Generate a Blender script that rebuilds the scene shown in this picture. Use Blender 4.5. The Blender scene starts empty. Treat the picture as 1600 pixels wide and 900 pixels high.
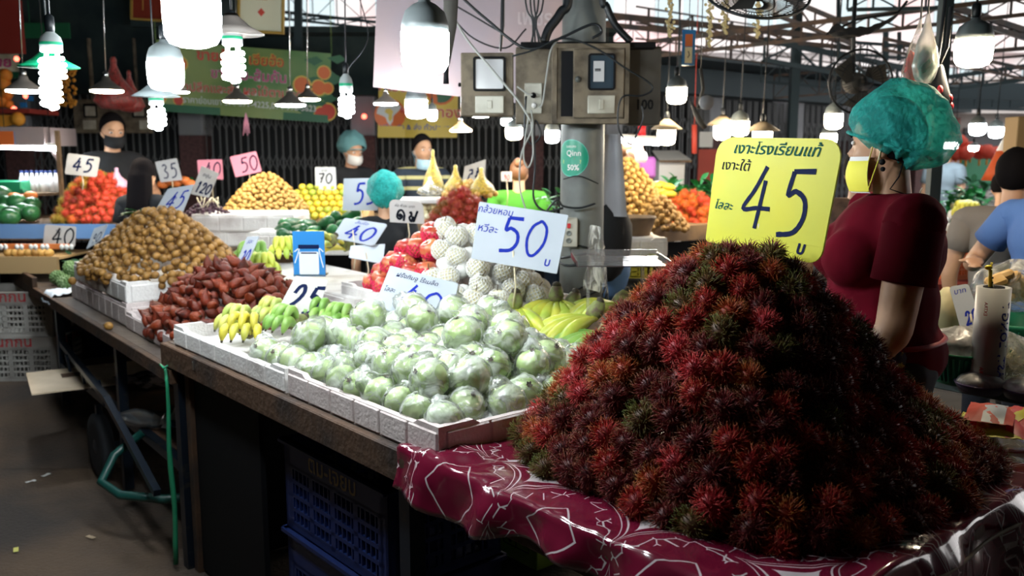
import bpy, bmesh, math, random
import numpy as np
from mathutils import Vector, Matrix, noise, Quaternion

PI = math.pi
sc = bpy.context.scene
COL = sc.collection
RN = random.Random(11)

# ------------------------------------------------------------------ camera
FPX = 1390.0
PITCH = math.radians(8.59)
CAMH = 1.5
cam_data = bpy.data.cameras.new('camera')
cam = bpy.data.objects.new('camera', cam_data)
COL.objects.link(cam)
cam.location = (0, 0, CAMH)
cam.rotation_euler = (PI/2 - PITCH, 0, 0)
cam_data.sensor_width = 36
cam_data.lens = FPX/1600*36
cam_data.clip_start = 0.05
cam_data.clip_end = 300
cam_data.dof.use_dof = True
cam_data.dof.focus_distance = 2.25
cam_data.dof.aperture_fstop = 4.0
sc.camera = cam

# ------------------------------------------------------------------ view + world
sc.view_settings.view_transform = 'Standard'
sc.view_settings.look = 'None'
sc.view_settings.gamma = 1
sc.view_settings.use_curve_mapping = False
sc.view_settings.exposure = 0.0
cy = sc.cycles
cy.use_denoising = True
cy.max_bounces = 7
cy.diffuse_bounces = 3
cy.glossy_bounces = 3
cy.transmission_bounces = 5
cy.transparent_max_bounces = 24
cy.sample_clamp_indirect = 6
cy.caustics_reflective = False
cy.caustics_refractive = False
world = bpy.data.worlds.new('overcast_sky')
sc.world = world
world.use_nodes = True
bg = world.node_tree.nodes['Background']
bg.inputs[0].default_value = (1.0, 0.97, 0.96, 1)
bg.inputs[1].default_value = 2.5

# ------------------------------------------------------------------ helpers: space
_c, _s = math.cos(PITCH), math.sin(PITCH)
def ray(x, y):
    up = 450 - y
    return (x - 800, FPX*_c + up*_s, up*_c - FPX*_s)
def P(x, y, z):
    "point at height z seen at photo pixel x, y"
    r = ray(x, y); t = (z - CAMH)/r[2]
    return Vector((r[0]*t, r[1]*t, z))
def W(x, y, Y):
    "point at distance Y in front of the camera seen at photo pixel x, y"
    r = ray(x, y); t = Y/r[1]
    return Vector((r[0]*t, Y, CAMH + r[2]*t))
def pix(p):
    fw = p[1]*_c - (p[2]-CAMH)*_s; up = (p[2]-CAMH)*_c + p[1]*_s
    return (800 + FPX*p[0]/fw, 450 - FPX*up/fw)
ANG = math.radians(40.5)
VD = Vector((math.cos(ANG), math.sin(ANG), 0)); UD = Vector((-math.sin(ANG), math.cos(ANG), 0))
C0 = Vector((.462, 1.346, 0))
def T(v, u, z=0):
    "main table frame: v across the table from its front edge, u along it from the near corner"
    return C0 + VD*v + UD*u + Vector((0, 0, z))
ANG2 = math.radians(38)
VD2 = Vector((math.cos(ANG2), math.sin(ANG2), 0)); UD2 = Vector((-math.sin(ANG2), math.cos(ANG2), 0))
A0 = Vector((-1.34, 3.46, 0))
def K(v, u, z=0):
    "cart frame"
    return A0 + VD2*v + UD2*u + Vector((0, 0, z))
def Rz(a): return Matrix.Rotation(a, 4, 'Z')
def Rx(a): return Matrix.Rotation(a, 4, 'X')
def Ry(a): return Matrix.Rotation(a, 4, 'Y')
def Tr(*p): return Matrix.Translation(Vector(p[0]) if len(p) == 1 else Vector(p))
def Sc(x, y=None, z=None):
    y = x if y is None else y; z = x if z is None else z
    return Matrix.Diagonal((x, y, z, 1))
def rad(a): return math.radians(a)

# ------------------------------------------------------------------ helpers: materials
MATS = {}
def mat(name, col, rough=.6, metal=0., col2=None, nscale=6., nlo=.4, nhi=.65, bump=0., bscale=30., rand=0., rcol=None,
        emis=None, es=0., trans=0., alpha=1., sss=0., spec=.5, coat=0., detail=3., rot=None, stretch=None, trl=0.):
    m = bpy.data.materials.new(name); m.use_nodes = True
    nt = m.node_tree; N = nt.nodes; L = nt.links
    b = N['Principled BSDF']
    b.inputs['Roughness'].default_value = rough
    b.inputs['Metallic'].default_value = metal
    b.inputs['Specular IOR Level'].default_value = spec
    c4 = (*col, 1)
    b.inputs['Base Color'].default_value = c4
    src = None
    tc = None
    def coord():
        nonlocal tc
        if tc is None:
            t = N.new('ShaderNodeTexCoord')
            mp = N.new('ShaderNodeMapping')
            L.new(t.outputs['Object'], mp.inputs[0])
            if stretch: mp.inputs['Scale'].default_value = stretch
            # every copy gets its own pattern
            oi = N.new('ShaderNodeObjectInfo')
            ml = N.new('ShaderNodeMath'); ml.operation = 'MULTIPLY'; ml.inputs[1].default_value = 37.
            L.new(oi.outputs['Random'], ml.inputs[0]); L.new(ml.outputs[0], mp.inputs['Location'])
            tc = mp.outputs[0]
        return tc
    if col2 is not None:
        n = N.new('ShaderNodeTexNoise'); n.inputs['Scale'].default_value = nscale; n.inputs['Detail'].default_value = detail
        L.new(coord(), n.inputs['Vector'])
        r = N.new('ShaderNodeMapRange'); r.inputs[1].default_value = nlo; r.inputs[2].default_value = nhi
        L.new(n.outputs[0], r.inputs[0])
        mx = N.new('ShaderNodeMix'); mx.data_type = 'RGBA'
        mx.inputs[6].default_value = c4; mx.inputs[7].default_value = (*col2, 1)
        L.new(r.outputs[0], mx.inputs[0]); src = mx.outputs[2]
    if rand or rcol:
        oi = N.new('ShaderNodeObjectInfo')
        if rcol:
            mx = N.new('ShaderNodeMix'); mx.data_type = 'RGBA'
            if src: L.new(src, mx.inputs[6])
            else: mx.inputs[6].default_value = c4
            mx.inputs[7].default_value = (*rcol, 1)
            pw = N.new('ShaderNodeMath'); pw.operation = 'POWER'; pw.inputs[1].default_value = 1.6
            L.new(oi.outputs['Random'], pw.inputs[0]); L.new(pw.outputs[0], mx.inputs[0]); src = mx.outputs[2]
        if rand:
            hs = N.new('ShaderNodeHueSaturation')
            r = N.new('ShaderNodeMapRange'); r.inputs[3].default_value = 1-rand; r.inputs[4].default_value = 1+rand
            ml = N.new('ShaderNodeMath'); ml.operation = 'MULTIPLY'; ml.inputs[1].default_value = 7.31
            fr = N.new('ShaderNodeMath'); fr.operation = 'FRACT'
            L.new(oi.outputs['Random'], ml.inputs[0]); L.new(ml.outputs[0], fr.inputs[0]); L.new(fr.outputs[0], r.inputs[0])
            L.new(r.outputs[0], hs.inputs['Value'])
            if src: L.new(src, hs.inputs['Color'])
            else: hs.inputs['Color'].default_value = c4
            src = hs.outputs[0]
    if src: L.new(src, b.inputs['Base Color'])
    if bump:
        n = N.new('ShaderNodeTexNoise'); n.inputs['Scale'].default_value = bscale; n.inputs['Detail'].default_value = 4
        L.new(coord(), n.inputs['Vector'])
        bp = N.new('ShaderNodeBump'); bp.inputs['Strength'].default_value = bump; bp.inputs['Distance'].default_value = .01
        L.new(n.outputs[0], bp.inputs['Height']); L.new(bp.outputs[0], b.inputs['Normal'])
    if emis is not None:
        b.inputs['Emission Color'].default_value = (*emis, 1); b.inputs['Emission Strength'].default_value = es
    if trans: b.inputs['Transmission Weight'].default_value = trans
    if alpha < 1: b.inputs['Alpha'].default_value = alpha
    if sss:
        b.inputs['Subsurface Weight'].default_value = sss; b.inputs['Subsurface Scale'].default_value = .01
    if coat: b.inputs['Coat Weight'].default_value = coat
    if trl:   # thin cloth: part of the light passes through
        t = N.new('ShaderNodeBsdfTranslucent'); ms = N.new('ShaderNodeMixShader'); ms.inputs[0].default_value = trl
        if src: L.new(src, t.inputs[0])
        else: t.inputs[0].default_value = c4
        L.new(b.outputs[0], ms.inputs[1]); L.new(t.outputs[0], ms.inputs[2]); L.new(ms.outputs[0], N['Material Output'].inputs[0])
    MATS[name] = m
    return m

def film(name, col, gloss=.25, milky=.25, rough=.18, bump=.6, bscale=60., patch=0., fres=1.):
    "thin clear or milky plastic film: transparent + a veil of diffuse + gloss with crinkles"
    m = bpy.data.materials.new(name); m.use_nodes = True
    nt = m.node_tree; N = nt.nodes; L = nt.links
    N.remove(N['Principled BSDF'])
    t = N.new('ShaderNodeBsdfTransparent'); d = N.new('ShaderNodeBsdfDiffuse'); g = N.new('ShaderNodeBsdfGlossy'); tl = N.new('ShaderNodeBsdfTranslucent')
    d.inputs[0].default_value = (*col, 1); tl.inputs[0].default_value = (*col, 1)
    g.inputs['Roughness'].default_value = rough
    tc = N.new('ShaderNodeTexCoord'); n = N.new('ShaderNodeTexNoise'); n.inputs['Scale'].default_value = bscale; n.inputs['Detail'].default_value = 5
    oi = N.new('ShaderNodeObjectInfo'); va = N.new('ShaderNodeVectorMath'); va.operation = 'ADD'
    L.new(tc.outputs['Object'], va.inputs[0]); L.new(oi.outputs['Random'], va.inputs[1]); L.new(va.outputs[0], n.inputs['Vector'])
    bp = N.new('ShaderNodeBump'); bp.inputs['Strength'].default_value = bump; bp.inputs['Distance'].default_value = .01
    L.new(n.outputs[0], bp.inputs['Height']); L.new(bp.outputs[0], g.inputs['Normal']); L.new(bp.outputs[0], d.inputs['Normal'])
    dm = N.new('ShaderNodeMixShader'); dm.inputs[0].default_value = .4
    L.new(d.outputs[0], dm.inputs[1]); L.new(tl.outputs[0], dm.inputs[2])
    m1 = N.new('ShaderNodeMixShader')
    if patch:
        r = N.new('ShaderNodeMapRange'); r.inputs[1].default_value = .42; r.inputs[2].default_value = .7
        r.inputs[3].default_value = milky*(1-patch); r.inputs[4].default_value = min(1, milky*(1+2*patch))
        n2 = N.new('ShaderNodeTexNoise'); n2.inputs['Scale'].default_value = bscale*.5; n2.inputs['Detail'].default_value = 3; n2.inputs['Distortion'].default_value = 1.5
        L.new(va.outputs[0], n2.inputs['Vector']); L.new(n2.outputs[0], r.inputs[0]); L.new(r.outputs[0], m1.inputs[0])
    else: m1.inputs[0].default_value = milky
    L.new(t.outputs[0], m1.inputs[1]); L.new(dm.outputs[0], m1.inputs[2])
    m2 = N.new('ShaderNodeMixShader')
    fr = N.new('ShaderNodeFresnel'); fr.inputs[0].default_value = 1.45; L.new(bp.outputs[0], fr.inputs['Normal'])
    ml = N.new('ShaderNodeMath'); ml.operation = 'MULTIPLY_ADD'; ml.inputs[1].default_value = fres; ml.inputs[2].default_value = gloss*.35; ml.use_clamp = True
    L.new(fr.outputs[0], ml.inputs[0]); L.new(ml.outputs[0], m2.inputs[0])
    L.new(m1.outputs[0], m2.inputs[1]); L.new(g.outputs[0], m2.inputs[2])
    L.new(m2.outputs[0], N['Material Output'].inputs[0])
    MATS[name] = m
    return m
def M(n): return MATS[n]

# ------------------------------------------------------------------ helpers: meshes
class MB:
    "collects vertices and faces of ONE part"
    def __init__(s): s.v = []; s.f = []; s.m = []; s.sm = []; s.att = []
    def add(s, vs, fs, mi=0, smooth=False, X=None, att=None):
        o = len(s.v)
        if X is not None: vs = [X @ Vector(p) for p in vs]
        s.v += [tuple(p) for p in vs]
        s.att += list(att) if att is not None else [0.]*len(vs)
        s.f += [tuple(i+o for i in f) for f in fs]
        s.m += [mi]*len(fs); s.sm += [smooth]*len(fs)
        return s
    def box(s, c, d, mi=0, X=None, ch=0.):
        x, y, z = d[0]/2, d[1]/2, d[2]/2
        if ch <= 0:
            vs = [(c[0]+i*x, c[1]+j*y, c[2]+k*z) for i in (-1, 1) for j in (-1, 1) for k in (-1, 1)]
            return s.add(vs, [(0, 1, 3, 2), (4, 6, 7, 5), (0, 4, 5, 1), (2, 3, 7, 6), (0, 2, 6, 4), (1, 5, 7, 3)], mi, False, X)
        # chamfered box
        vs = []; idx = {}
        for i in (-1, 1):
            for j in (-1, 1):
                for k in (-1, 1):
                    for a in range(3):
                        p = [i*x, j*y, k*z]
                        for b in range(3):
                            if b != a: p[b] -= math.copysign(min(ch, x*.99, y*.99, z*.99), p[b])
                        idx[(i, j, k, a)] = len(vs); vs.append((c[0]+p[0], c[1]+p[1], c[2]+p[2]))
        fs = []
        for a in range(3):
            b, e = (a+1) % 3, (a+2) % 3
            for sg in (-1, 1):
                q = []
                for (sb, se) in ((-1, -1), (1, -1), (1, 1), (-1, 1)):
                    k = [0, 0, 0]; k[a] = sg; k[b] = sb; k[e] = se; q.append(idx[(*k, a)])
                fs.append(tuple(q if sg > 0 else q[::-1]))
                for se in (-1, 1):
                    k1 = [0, 0, 0]; k1[a] = -1; k1[b] = sg; k1[e] = se
                    k2 = list(k1); k2[a] = 1
                    q = (idx[(*k1, b)], idx[(*k2, b)], idx[(*k2, e)], idx[(*k1, e)])
                    fs.append(q if sg*se < 0 else q[::-1])
        for i in (-1, 1):
            for j in (-1, 1):
                for k in (-1, 1):
                    q = (idx[(i, j, k, 0)], idx[(i, j, k, 1)], idx[(i, j, k, 2)]); fs.append(q if i*j*k > 0 else q[::-1])
        return s.add(vs, fs, mi, False, X)
    def tube(s, pts, r, n=8, mi=0, X=None, smooth=True, cap=True, flat=1.):
        "swept circle through pts; r is a number or a list"
        pts = [Vector(p) for p in pts]; k = len(pts)
        rs = r if isinstance(r, (list, tuple)) else [r]*k
        vs = []; fs = []
        t0 = (pts[1]-pts[0]).normalized()
        ref = Vector((0, 0, 1)) if abs(t0.z) < .9 else Vector((1, 0, 0))
        a = t0.cross(ref).normalized()
        for i, p in enumerate(pts):
            t = (pts[min(i+1, k-1)] - pts[max(i-1, 0)])
            if t.length < 1e-9: t = t0
            t.normalize()
            a = (a - t*a.dot(t))
            if a.length < 1e-6: a = t.orthogonal()
            a.normalize(); b = t.cross(a)
            for j in range(n):
                q = 2*PI*j/n
                vs.append(p + a*(math.cos(q)*rs[i]) + b*(math.sin(q)*rs[i]*flat))
        for i in range(k-1):
            for j in range(n):
                fs.append((i*n+j, i*n+(j+1) % n, (i+1)*n+(j+1) % n, (i+1)*n+j))
        if cap:
            fs.append(tuple(range(n))[::-1]); fs.append(tuple(range((k-1)*n, k*n)))
        return s.add(vs, fs, mi, smooth, X)
    def bar(s, a, b, w, h=None, mi=0, X=None):
        "square bar from a to b"
        a = Vector(a); b = Vector(b); h = h or w
        t = (b-a).normalized(); ref = Vector((0, 0, 1)) if abs(t.z) < .9 else Vector((1, 0, 0))
        p = t.cross(ref).normalized()*(w/2); q = t.cross(p).normalized()*(h/2)
        vs = [a-p-q, a+p-q, a+p+q, a-p+q, b-p-q, b+p-q, b+p+q, b-p+q]
        return s.add(vs, [(0, 1, 2, 3), (7, 6, 5, 4), (0, 4, 5, 1), (1, 5, 6, 2), (2, 6, 7, 3), (3, 7, 4, 0)], mi, False, X)
    def lathe(s, prof, n=16, mi=0, X=None, smooth=True, wob=None):
        vs = []; fs = []; k = len(prof)
        for i, (r, z) in enumerate(prof):
            for j in range(n):
                q = 2*PI*j/n; rr = r*(wob(q, z) if wob else 1)
                vs.append((rr*math.cos(q), rr*math.sin(q), z))
        for i in range(k-1):
            for j in range(n):
                fs.append((i*n+j, i*n+(j+1) % n, (i+1)*n+(j+1) % n, (i+1)*n+j))
        if prof[0][0] > 1e-6: fs.append(tuple(range(n))[::-1])
        if prof[-1][0] > 1e-6: fs.append(tuple(range((k-1)*n, k*n)))
        return s.add(vs, fs, mi, smooth, X)
    def ball(s, c, r, n=10, mi=0, X=None, disp=None):
        r = r if isinstance(r, (list, tuple)) else (r, r, r)
        m = max(5, n//2+1); vs = [(0, 0, -1)]; fs = []
        for i in range(1, m):
            z = -math.cos(PI*i/m); q = math.sin(PI*i/m)
            for j in range(n):
                vs.append((q*math.cos(2*PI*j/n), q*math.sin(2*PI*j/n), z))
        vs.append((0, 0, 1)); L = len(vs)-1
        for j in range(n):
            fs.append((0, 1+(j+1) % n, 1+j))
            fs.append((L, L-n+j, L-n+(j+1) % n))
        for i in range(m-2):
            for j in range(n):
                a = 1+i*n
                fs.append((a+j, a+(j+1) % n, a+n+(j+1) % n, a+n+j))
        out = []
        for p in vs:
            k = disp(Vector(p)) if disp else 1
            out.append((c[0]+p[0]*r[0]*k, c[1]+p[1]*r[1]*k, c[2]+p[2]*r[2]*k))
        return s.add(out, fs, mi, True, X)
    def prism(s, poly, d0, d1, mi=0, X=None, smooth=False):
        "outline in x, z; extruded along y from d0 to d1 (d0 < d1)"
        k = len(poly)
        vs = [(p[0], d0, p[1]) for p in poly] + [(p[0], d1, p[1]) for p in poly]
        fs = [tuple(range(k)), tuple(range(k, 2*k))[::-1]] + [(i, i+k, (i+1) % k+k, (i+1) % k) for i in range(k)]
        return s.add(vs, fs, mi, smooth, X)
    def sheet(s, f, nu, nv, mi=0, X=None, smooth=True, thick=0.):
        "grid of f(a, b) with a, b in 0..1"
        vs = [f(i/nu, j/nv) for i in range(nu+1) for j in range(nv+1)]
        fs = [(i*(nv+1)+j, (i+1)*(nv+1)+j, (i+1)*(nv+1)+j+1, i*(nv+1)+j+1) for i in range(nu) for j in range(nv)]
        return s.add(vs, fs, mi, smooth, X)
    def stroke(s, pts, w, y=0., mi=1, X=None, smooth_pts=True, taper=.25):
        "a brush or marker stroke lying in the x, z plane at depth y"
        pts = [Vector((p[0], p[1])) for p in pts]
        if smooth_pts and len(pts) > 2:
            q = []
            ext = [pts[0]*2-pts[1]] + pts + [pts[-1]*2-pts[-2]]
            for i in range(1, len(ext)-2):
                for k in range(5):
                    t = k/5; a, b, c, d = ext[i-1:i+3]
                    q.append(.5*((2*b) + (c-a)*t + (2*a-5*b+4*c-d)*t*t + (3*b-a-3*c+d)*t**3))
            q.append(pts[-1]); pts = q
        k = len(pts); vs = []
        for i, p in enumerate(pts):
            t = pts[min(i+1, k-1)]-pts[max(i-1, 0)]
            t = t.normalized() if t.length > 1e-9 else Vector((1, 0))
            nrm = Vector((-t.y, t.x)); ww = w/2*(1-taper*abs(math.sin(i*1.3))*.6)
            vs += [(p.x+nrm.x*ww, y, p.y+nrm.y*ww), (p.x-nrm.x*ww, y, p.y-nrm.y*ww)]
        return s.add(vs, [(2*i, 2*i+1, 2*i+3, 2*i+2) for i in range(k-1)], mi, False, X)
    def text(s, body, size, x, z, y, mi=1, X=None, align='CENTER', shear=0., off=0., rot=0., res=2, sx=1.):
        vs, fs = text_mesh(body, size, align, shear, off, res)
        cr, sr = math.cos(rot), math.sin(rot)
        out = [(x+(p[0]*sx*cr-p[1]*sr), y, z+(p[0]*sx*sr+p[1]*cr)) for p in vs]
        return s.add(out, fs, mi, False, X)
    def mesh(s, name='m'):
        me = bpy.data.meshes.new(name)
        me.from_pydata(s.v, [], s.f)
        me.polygons.foreach_set('material_index', s.m)
        me.polygons.foreach_set('use_smooth', s.sm)
        if any(s.att):
            a = me.attributes.new('tip', 'FLOAT', 'POINT'); a.data.foreach_set('value', s.att)
        me.update()
        return me
    def build(s, name, mats, parent=None, loc=None, rz=0., bevel=0.):
        me = s.mesh(name)
        for m in (mats if isinstance(mats, (list, tuple)) else [mats]): me.materials.append(M(m) if isinstance(m, str) else m)
        o = bpy.data.objects.new(name, me); COL.objects.link(o)
        if parent: o.parent = parent
        if loc is not None: o.location = loc
        o.rotation_euler[2] = rz
        if bevel:
            b = o.modifiers.new('bevel', 'BEVEL'); b.width = bevel; b.segments = 2; b.limit_method = 'ANGLE'; b.angle_limit = .7
        return o
_tc = {}
def text_mesh(body, size, align, shear, off, res):
    key = (body, size, align, shear, off, res)
    if key not in _tc:
        cu = bpy.data.curves.new('t', 'FONT'); cu.body = body; cu.size = size; cu.align_x = align; cu.shear = shear; cu.offset = off*size; cu.resolution_u = res
        ob = bpy.data.objects.new('t', cu)
        me = bpy.data.meshes.new_from_object(ob)
        _tc[key] = ([tuple(v.co[:2]) for v in me.vertices], [tuple(p.vertices)for p in me.polygons])
        bpy.data.objects.remove(ob); bpy.data.curves.remove(cu); bpy.data.meshes.remove(me)
    return _tc[key]

def tag(o, label=None, cat=None, group=None, kind=None):
    if label: o['label'] = label
    if cat: o['category'] = cat
    if group: o['group'] = group
    if kind: o['kind'] = kind
    return o
def thing(name, label, cat, loc=(0, 0, 0), rz=0., group=None):
    o = bpy.data.objects.new(name, None); COL.objects.link(o); o.empty_display_size = .05
    o.location = loc; o.rotation_euler[2] = rz
    return tag(o, label, cat, group)
_kids = {}
def kids(o):
    if o.name not in _kids: _kids[o.name] = [c for c in bpy.data.objects if c.parent == o]
    return _kids[o.name]
def dup(src, X=None, label=None, group=None, parent=None):
    "copy of a thing with copies of its parts and their sub-parts (they share mesh data)"
    r = src.copy(); COL.objects.link(r)
    if parent: r.parent = parent
    if X is not None: r.matrix_local = X
    if label: r['label'] = label
    if group: r['group'] = group
    for c in kids(src):
        d = c.copy(); COL.objects.link(d); d.parent = r
        for g in kids(c):
            e = g.copy(); COL.objects.link(e); e.parent = d
    return r
class Protos:
    "first use hands out the original itself, later uses are copies"
    ALL = []
    def __init__(s, objs): s.o = objs; s.used = [False]*len(objs); Protos.ALL.append(s)
    def put(s, i, X, label=None, group=None):
        i %= len(s.o)
        if not s.used[i]:
            s.used[i] = True; o = s.o[i]; kids(o)
            o.matrix_local = X
            if label: o['label'] = label
            if group: o['group'] = group
            return o
        return dup(s.o[i], X, label, group)
def nz(p, s=1., seed=0.):
    return noise.noise(Vector((p[0]*s+seed, p[1]*s-seed*.7, p[2]*s+seed*1.3)))
def smoothstep(a, b, x):
    t = max(0., min(1., (x-a)/(b-a))); return t*t*(3-2*t)
def lerp_tab(tab, x):
    for (a, fa), (b, fb) in zip(tab, tab[1:]):
        if x <= b: return fa + (fb-fa)*max(0, (x-a))/(b-a)
    return tab[-1][1]
def arrow(d):
    "rotation that turns +z into direction d"
    return Vector((0, 0, 1)).rotation_difference(Vector(d).normalized()).to_matrix().to_4x4()
def rrot(rn=RN):
    return Quaternion((rn.gauss(0, 1), rn.gauss(0, 1), rn.gauss(0, 1), rn.gauss(0, 1))).normalized().to_matrix().to_4x4()
def blob(prims, voxel=.01, smooth=4):
    """ONE continuous organic surface round ('c', a, b, ra, rb) tapered limbs and ('e', centre, radii[, euler]) bodies"""
    b = MB()
    for p in prims:
        if p[0] == 'c':
            a, c, ra, rb = Vector(p[1]), Vector(p[2]), p[3], p[4]
            fl = p[5] if len(p) > 5 else 1.
            d = (c-a).normalized()
            pts = [a-d*ra*.98, a-d*ra*.7, a, c, c+d*rb*.7, c+d*rb*.98]
            b.tube(pts, [ra*.2, ra*.71, ra, rb, rb*.71, rb*.2], 12, flat=fl)
        else:
            X = Tr(p[1])
            if len(p) > 3: X = X @ Matrix.Rotation(p[3][2], 4, 'Z') @ Matrix.Rotation(p[3][1], 4, 'Y') @ Matrix.Rotation(p[3][0], 4, 'X')
            b.ball((0, 0, 0), p[2], 16, X=X)
    me = b.mesh('blob')
    o = bpy.data.objects.new('blob', me); COL.objects.link(o)
    rm = o.modifiers.new('r', 'REMESH'); rm.mode = 'VOXEL'; rm.voxel_size = voxel; rm.use_smooth_shade = True
    if smooth:
        sm = o.modifiers.new('s', 'SMOOTH'); sm.factor = .5; sm.iterations = smooth
    dg = bpy.context.evaluated_depsgraph_get()
    out = bpy.data.meshes.new_from_object(o.evaluated_get(dg))
    bpy.data.objects.remove(o)
    for p in out.polygons: p.use_smooth = True
    return out
def cut_mesh(me, planes):
    "cut away the side each plane normal points to"
    bm = bmesh.new(); bm.from_mesh(me)
    for co, no in planes:
        bmesh.ops.bisect_plane(bm, geom=bm.verts[:]+bm.edges[:]+bm.faces[:], plane_co=co, plane_no=no, clear_outer=True)
    bm.to_mesh(me); bm.free()
    return me
def mobj(name, me, mats, parent=None, loc=None, rz=0.):
    me.materials.clear()
    for m in (mats if isinstance(mats, (list, tuple)) else [mats]): me.materials.append(M(m))
    o = bpy.data.objects.new(name, me); COL.objects.link(o)
    if parent: o.parent = parent
    if loc is not None: o.location = loc
    o.rotation_euler[2] = rz
    return o

# ------------------------------------------------------------------ handwriting
GL = {
 '0': [[(.5, 1), (.2, .82), (.08, .45), (.28, .06), (.58, .04), (.88, .4), (.85, .8), (.6, .99), (.46, 1)]],
 '1': [[(.3, .75), (.55, 1), (.5, .5), (.45, 0)]],
 '2': [[(.18, .68), (.3, .93), (.6, .98), (.78, .75), (.6, .42), (.1, .04), (.5, .06), (.92, .03)]],
 '3': [[(.2, .9), (.5, 1), (.72, .8), (.45, .56), (.78, .35), (.62, .05), (.15, .06)]],
 '4': [[(.62, 1), (.36, .62), (.08, .3), (.5, .33), (.92, .34)], [(.64, .78), (.6, .4), (.55, 0)]],
 '5': [[(.95, .99), (.36, .97)], [(.38, .97), (.3, .62), (.5, .68), (.78, .56), (.82, .3), (.6, .07), (.14, 0)]],
 '7': [[(.1, .95), (.5, .96), (.85, .97), (.6, .5), (.45, 0)], [(.35, .5), (.75, .53)]],
 '9': [[(.78, .72), (.5, .62), (.25, .75), (.35, .97), (.65, .98), (.76, .75), (.68, .35), (.5, 0)]],
 '๑': [[(.5, .42), (.38, .5), (.45, .62), (.6, .55), (.62, .4), (.4, .25), (.18, .45), (.3, .85), (.6, .95), (.85, .6), (.8, .1)]],
 '๙': [[(.2, .75), (.35, .85), (.38, .6), (.2, .4), (.4, .1), (.55, .5), (.6, .1), (.75, .5), (.95, 1.0)]],
 'k': [[(.2, .7), (.38, .72), (.32, .45), (.25, .12), (.5, .05), (.75, .2), (.8, .8)], [(.8, .8), (.95, .95)]],
 'n': [[(.15, .9), (.35, 1), (.3, .6), (.2, .3), (.5, .12), (.95, .1), (.9, .5)]],
}
def digits(b, s, x, z, w, h, lw, y, mi=1, gap=.12, slant=0., mirror=False):
    "numbers by brush, lower left corner x, z; each w wide and h high"
    cx = x; lw = lw*1.25
    n = len(s)
    for ch in (s[::-1] if mirror else s):
        for st in GL[ch]:
            pts = []
            for (a, c) in st:
                a = 1-a if mirror else a
                pts.append((cx + a*w + slant*c*h, z + c*h))
            b.stroke(pts, lw, y, mi, smooth_pts=len(st) > 2)
        cx += w*(1+gap)
def rrect(w, h, r, cx=0., cz=0., n=5):
    "rounded outline, r may be four radii (bl, br, tr, tl)"
    r = r if isinstance(r, (list, tuple)) else (r,)*4
    out = []
    for (sx, sz, q, rr) in ((-1, -1, PI, r[0]), (1, -1, 1.5*PI, r[1]), (1, 1, 0, r[2]), (-1, 1, .5*PI, r[3])):
        rr = max(rr, 1e-4)
        for i in range(n+1):
            a = q + PI/2*i/n
            out.append((cx+sx*(w/2-rr)+rr*math.cos(a), cz+sz*(h/2-rr)+rr*math.sin(a)))
    return out

# ------------------------------------------------------------------ shared materials
mat('wood_dark', (.05, .034, .026), .75, col2=(.10, .07, .05), nscale=3, stretch=(1, 1, 1), bump=.4, bscale=25, detail=6)
mat('wood_edge', (.075, .036, .016), .8, col2=(.018, .012, .010), nscale=5, nlo=.45, nhi=.7, bump=.5, bscale=40, detail=6)
mat('wood_pale', (.55, .42, .28), .8, col2=(.4, .3, .2), nscale=8)
mat('foam', (.72, .70, .68), .75, col2=(.50, .46, .44), nscale=7, nlo=.5, nhi=.75, bump=.35, bscale=90)
mat('foam_pink', (.64, .56, .54), .78, col2=(.42, .33, .32), nscale=6, nlo=.45, nhi=.75, bump=.35, bscale=90)
mat('steel_dark', (.018, .028, .045), .35, .6, col2=(.05, .05, .05), nscale=14, nlo=.6, nhi=.7)
mat('black', (.004, .0045, .006), .7, spec=.2)
mat('black_soft', (.012, .014, .018), .85, bump=.3, bscale=15)
mat('cable_black', (.006, .009, .012), .45)
mat('cable_grey', (.32, .33, .31), .6)
mat('steel', (.17, .185, .175), .5, .25, col2=(.10, .105, .10), nscale=5, nlo=.45, nhi=.7, bump=.15)
mat('chrome', (.6, .62, .62), .25, 1.)
mat('ink_blue', (.010, .025, .30), .7, spec=.1)
mat('ink_navy', (.004, .010, .05), .7, spec=.1)
mat('ink_black', (.004, .006, .012), .7, spec=.1)
mat('ink_green', (.006, .08, .055), .7, spec=.1)
mat('ink_red', (.55, .02, .03), .5)
mat('board_white', (.40, .44, .49), .5, col2=(.35, .39, .44), nscale=4)
mat('board_yellow', (.74, .70, .018), .5, col2=(.66, .66, .04), nscale=4, nlo=.4, nhi=.7, trl=.25)
mat('board_pink', (.85, .32, .45), .5)
mat('white', (.75, .75, .74), .5)
mat('paper', (.72, .72, .70), .8)
mat('green_plastic', (.02, .25, .12), .35)
mat('blue_plastic', (.003, .016, .10), .5)
mat('orange_plastic', (.65, .16, .04), .45)
mat('stick', (.68, .60, .42), .7)
# ================================================================== THE SETTING
mat('asphalt', (.125, .082, .052), .92, col2=(.040, .033, .030), nscale=1.1, nlo=.38, nhi=.62, bump=.8, bscale=60, detail=8)
mat('gate_steel', (.13, .135, .14), .6, .2)
mat('gate_dark', (.012, .014, .016), .8)
mat('shop_brick', (.11, .05, .05), .85, col2=(.07, .035, .035), nscale=30)
mat('plaster', (.36, .37, .40), .85, col2=(.24, .25, .27), nscale=2)
mat('upper_dark', (.012, .028, .032), .8, col2=(.03, .05, .05), nscale=3)
mat('eave_dark', (.02, .04, .05), .7)
mat('facade', (.88, .84, .84), .8, col2=(.88, .66, .66), nscale=.25, nlo=.5, nhi=.6)
mat('facade_glass', (.55, .70, .75), .2)
mat('roof_sheet', (.05, .06, .06), .8)
mat('rust_steel', (.10, .065, .05), .7, col2=(.04, .04, .045), nscale=8)

def struct(o): return tag(o, kind='structure')
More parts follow.
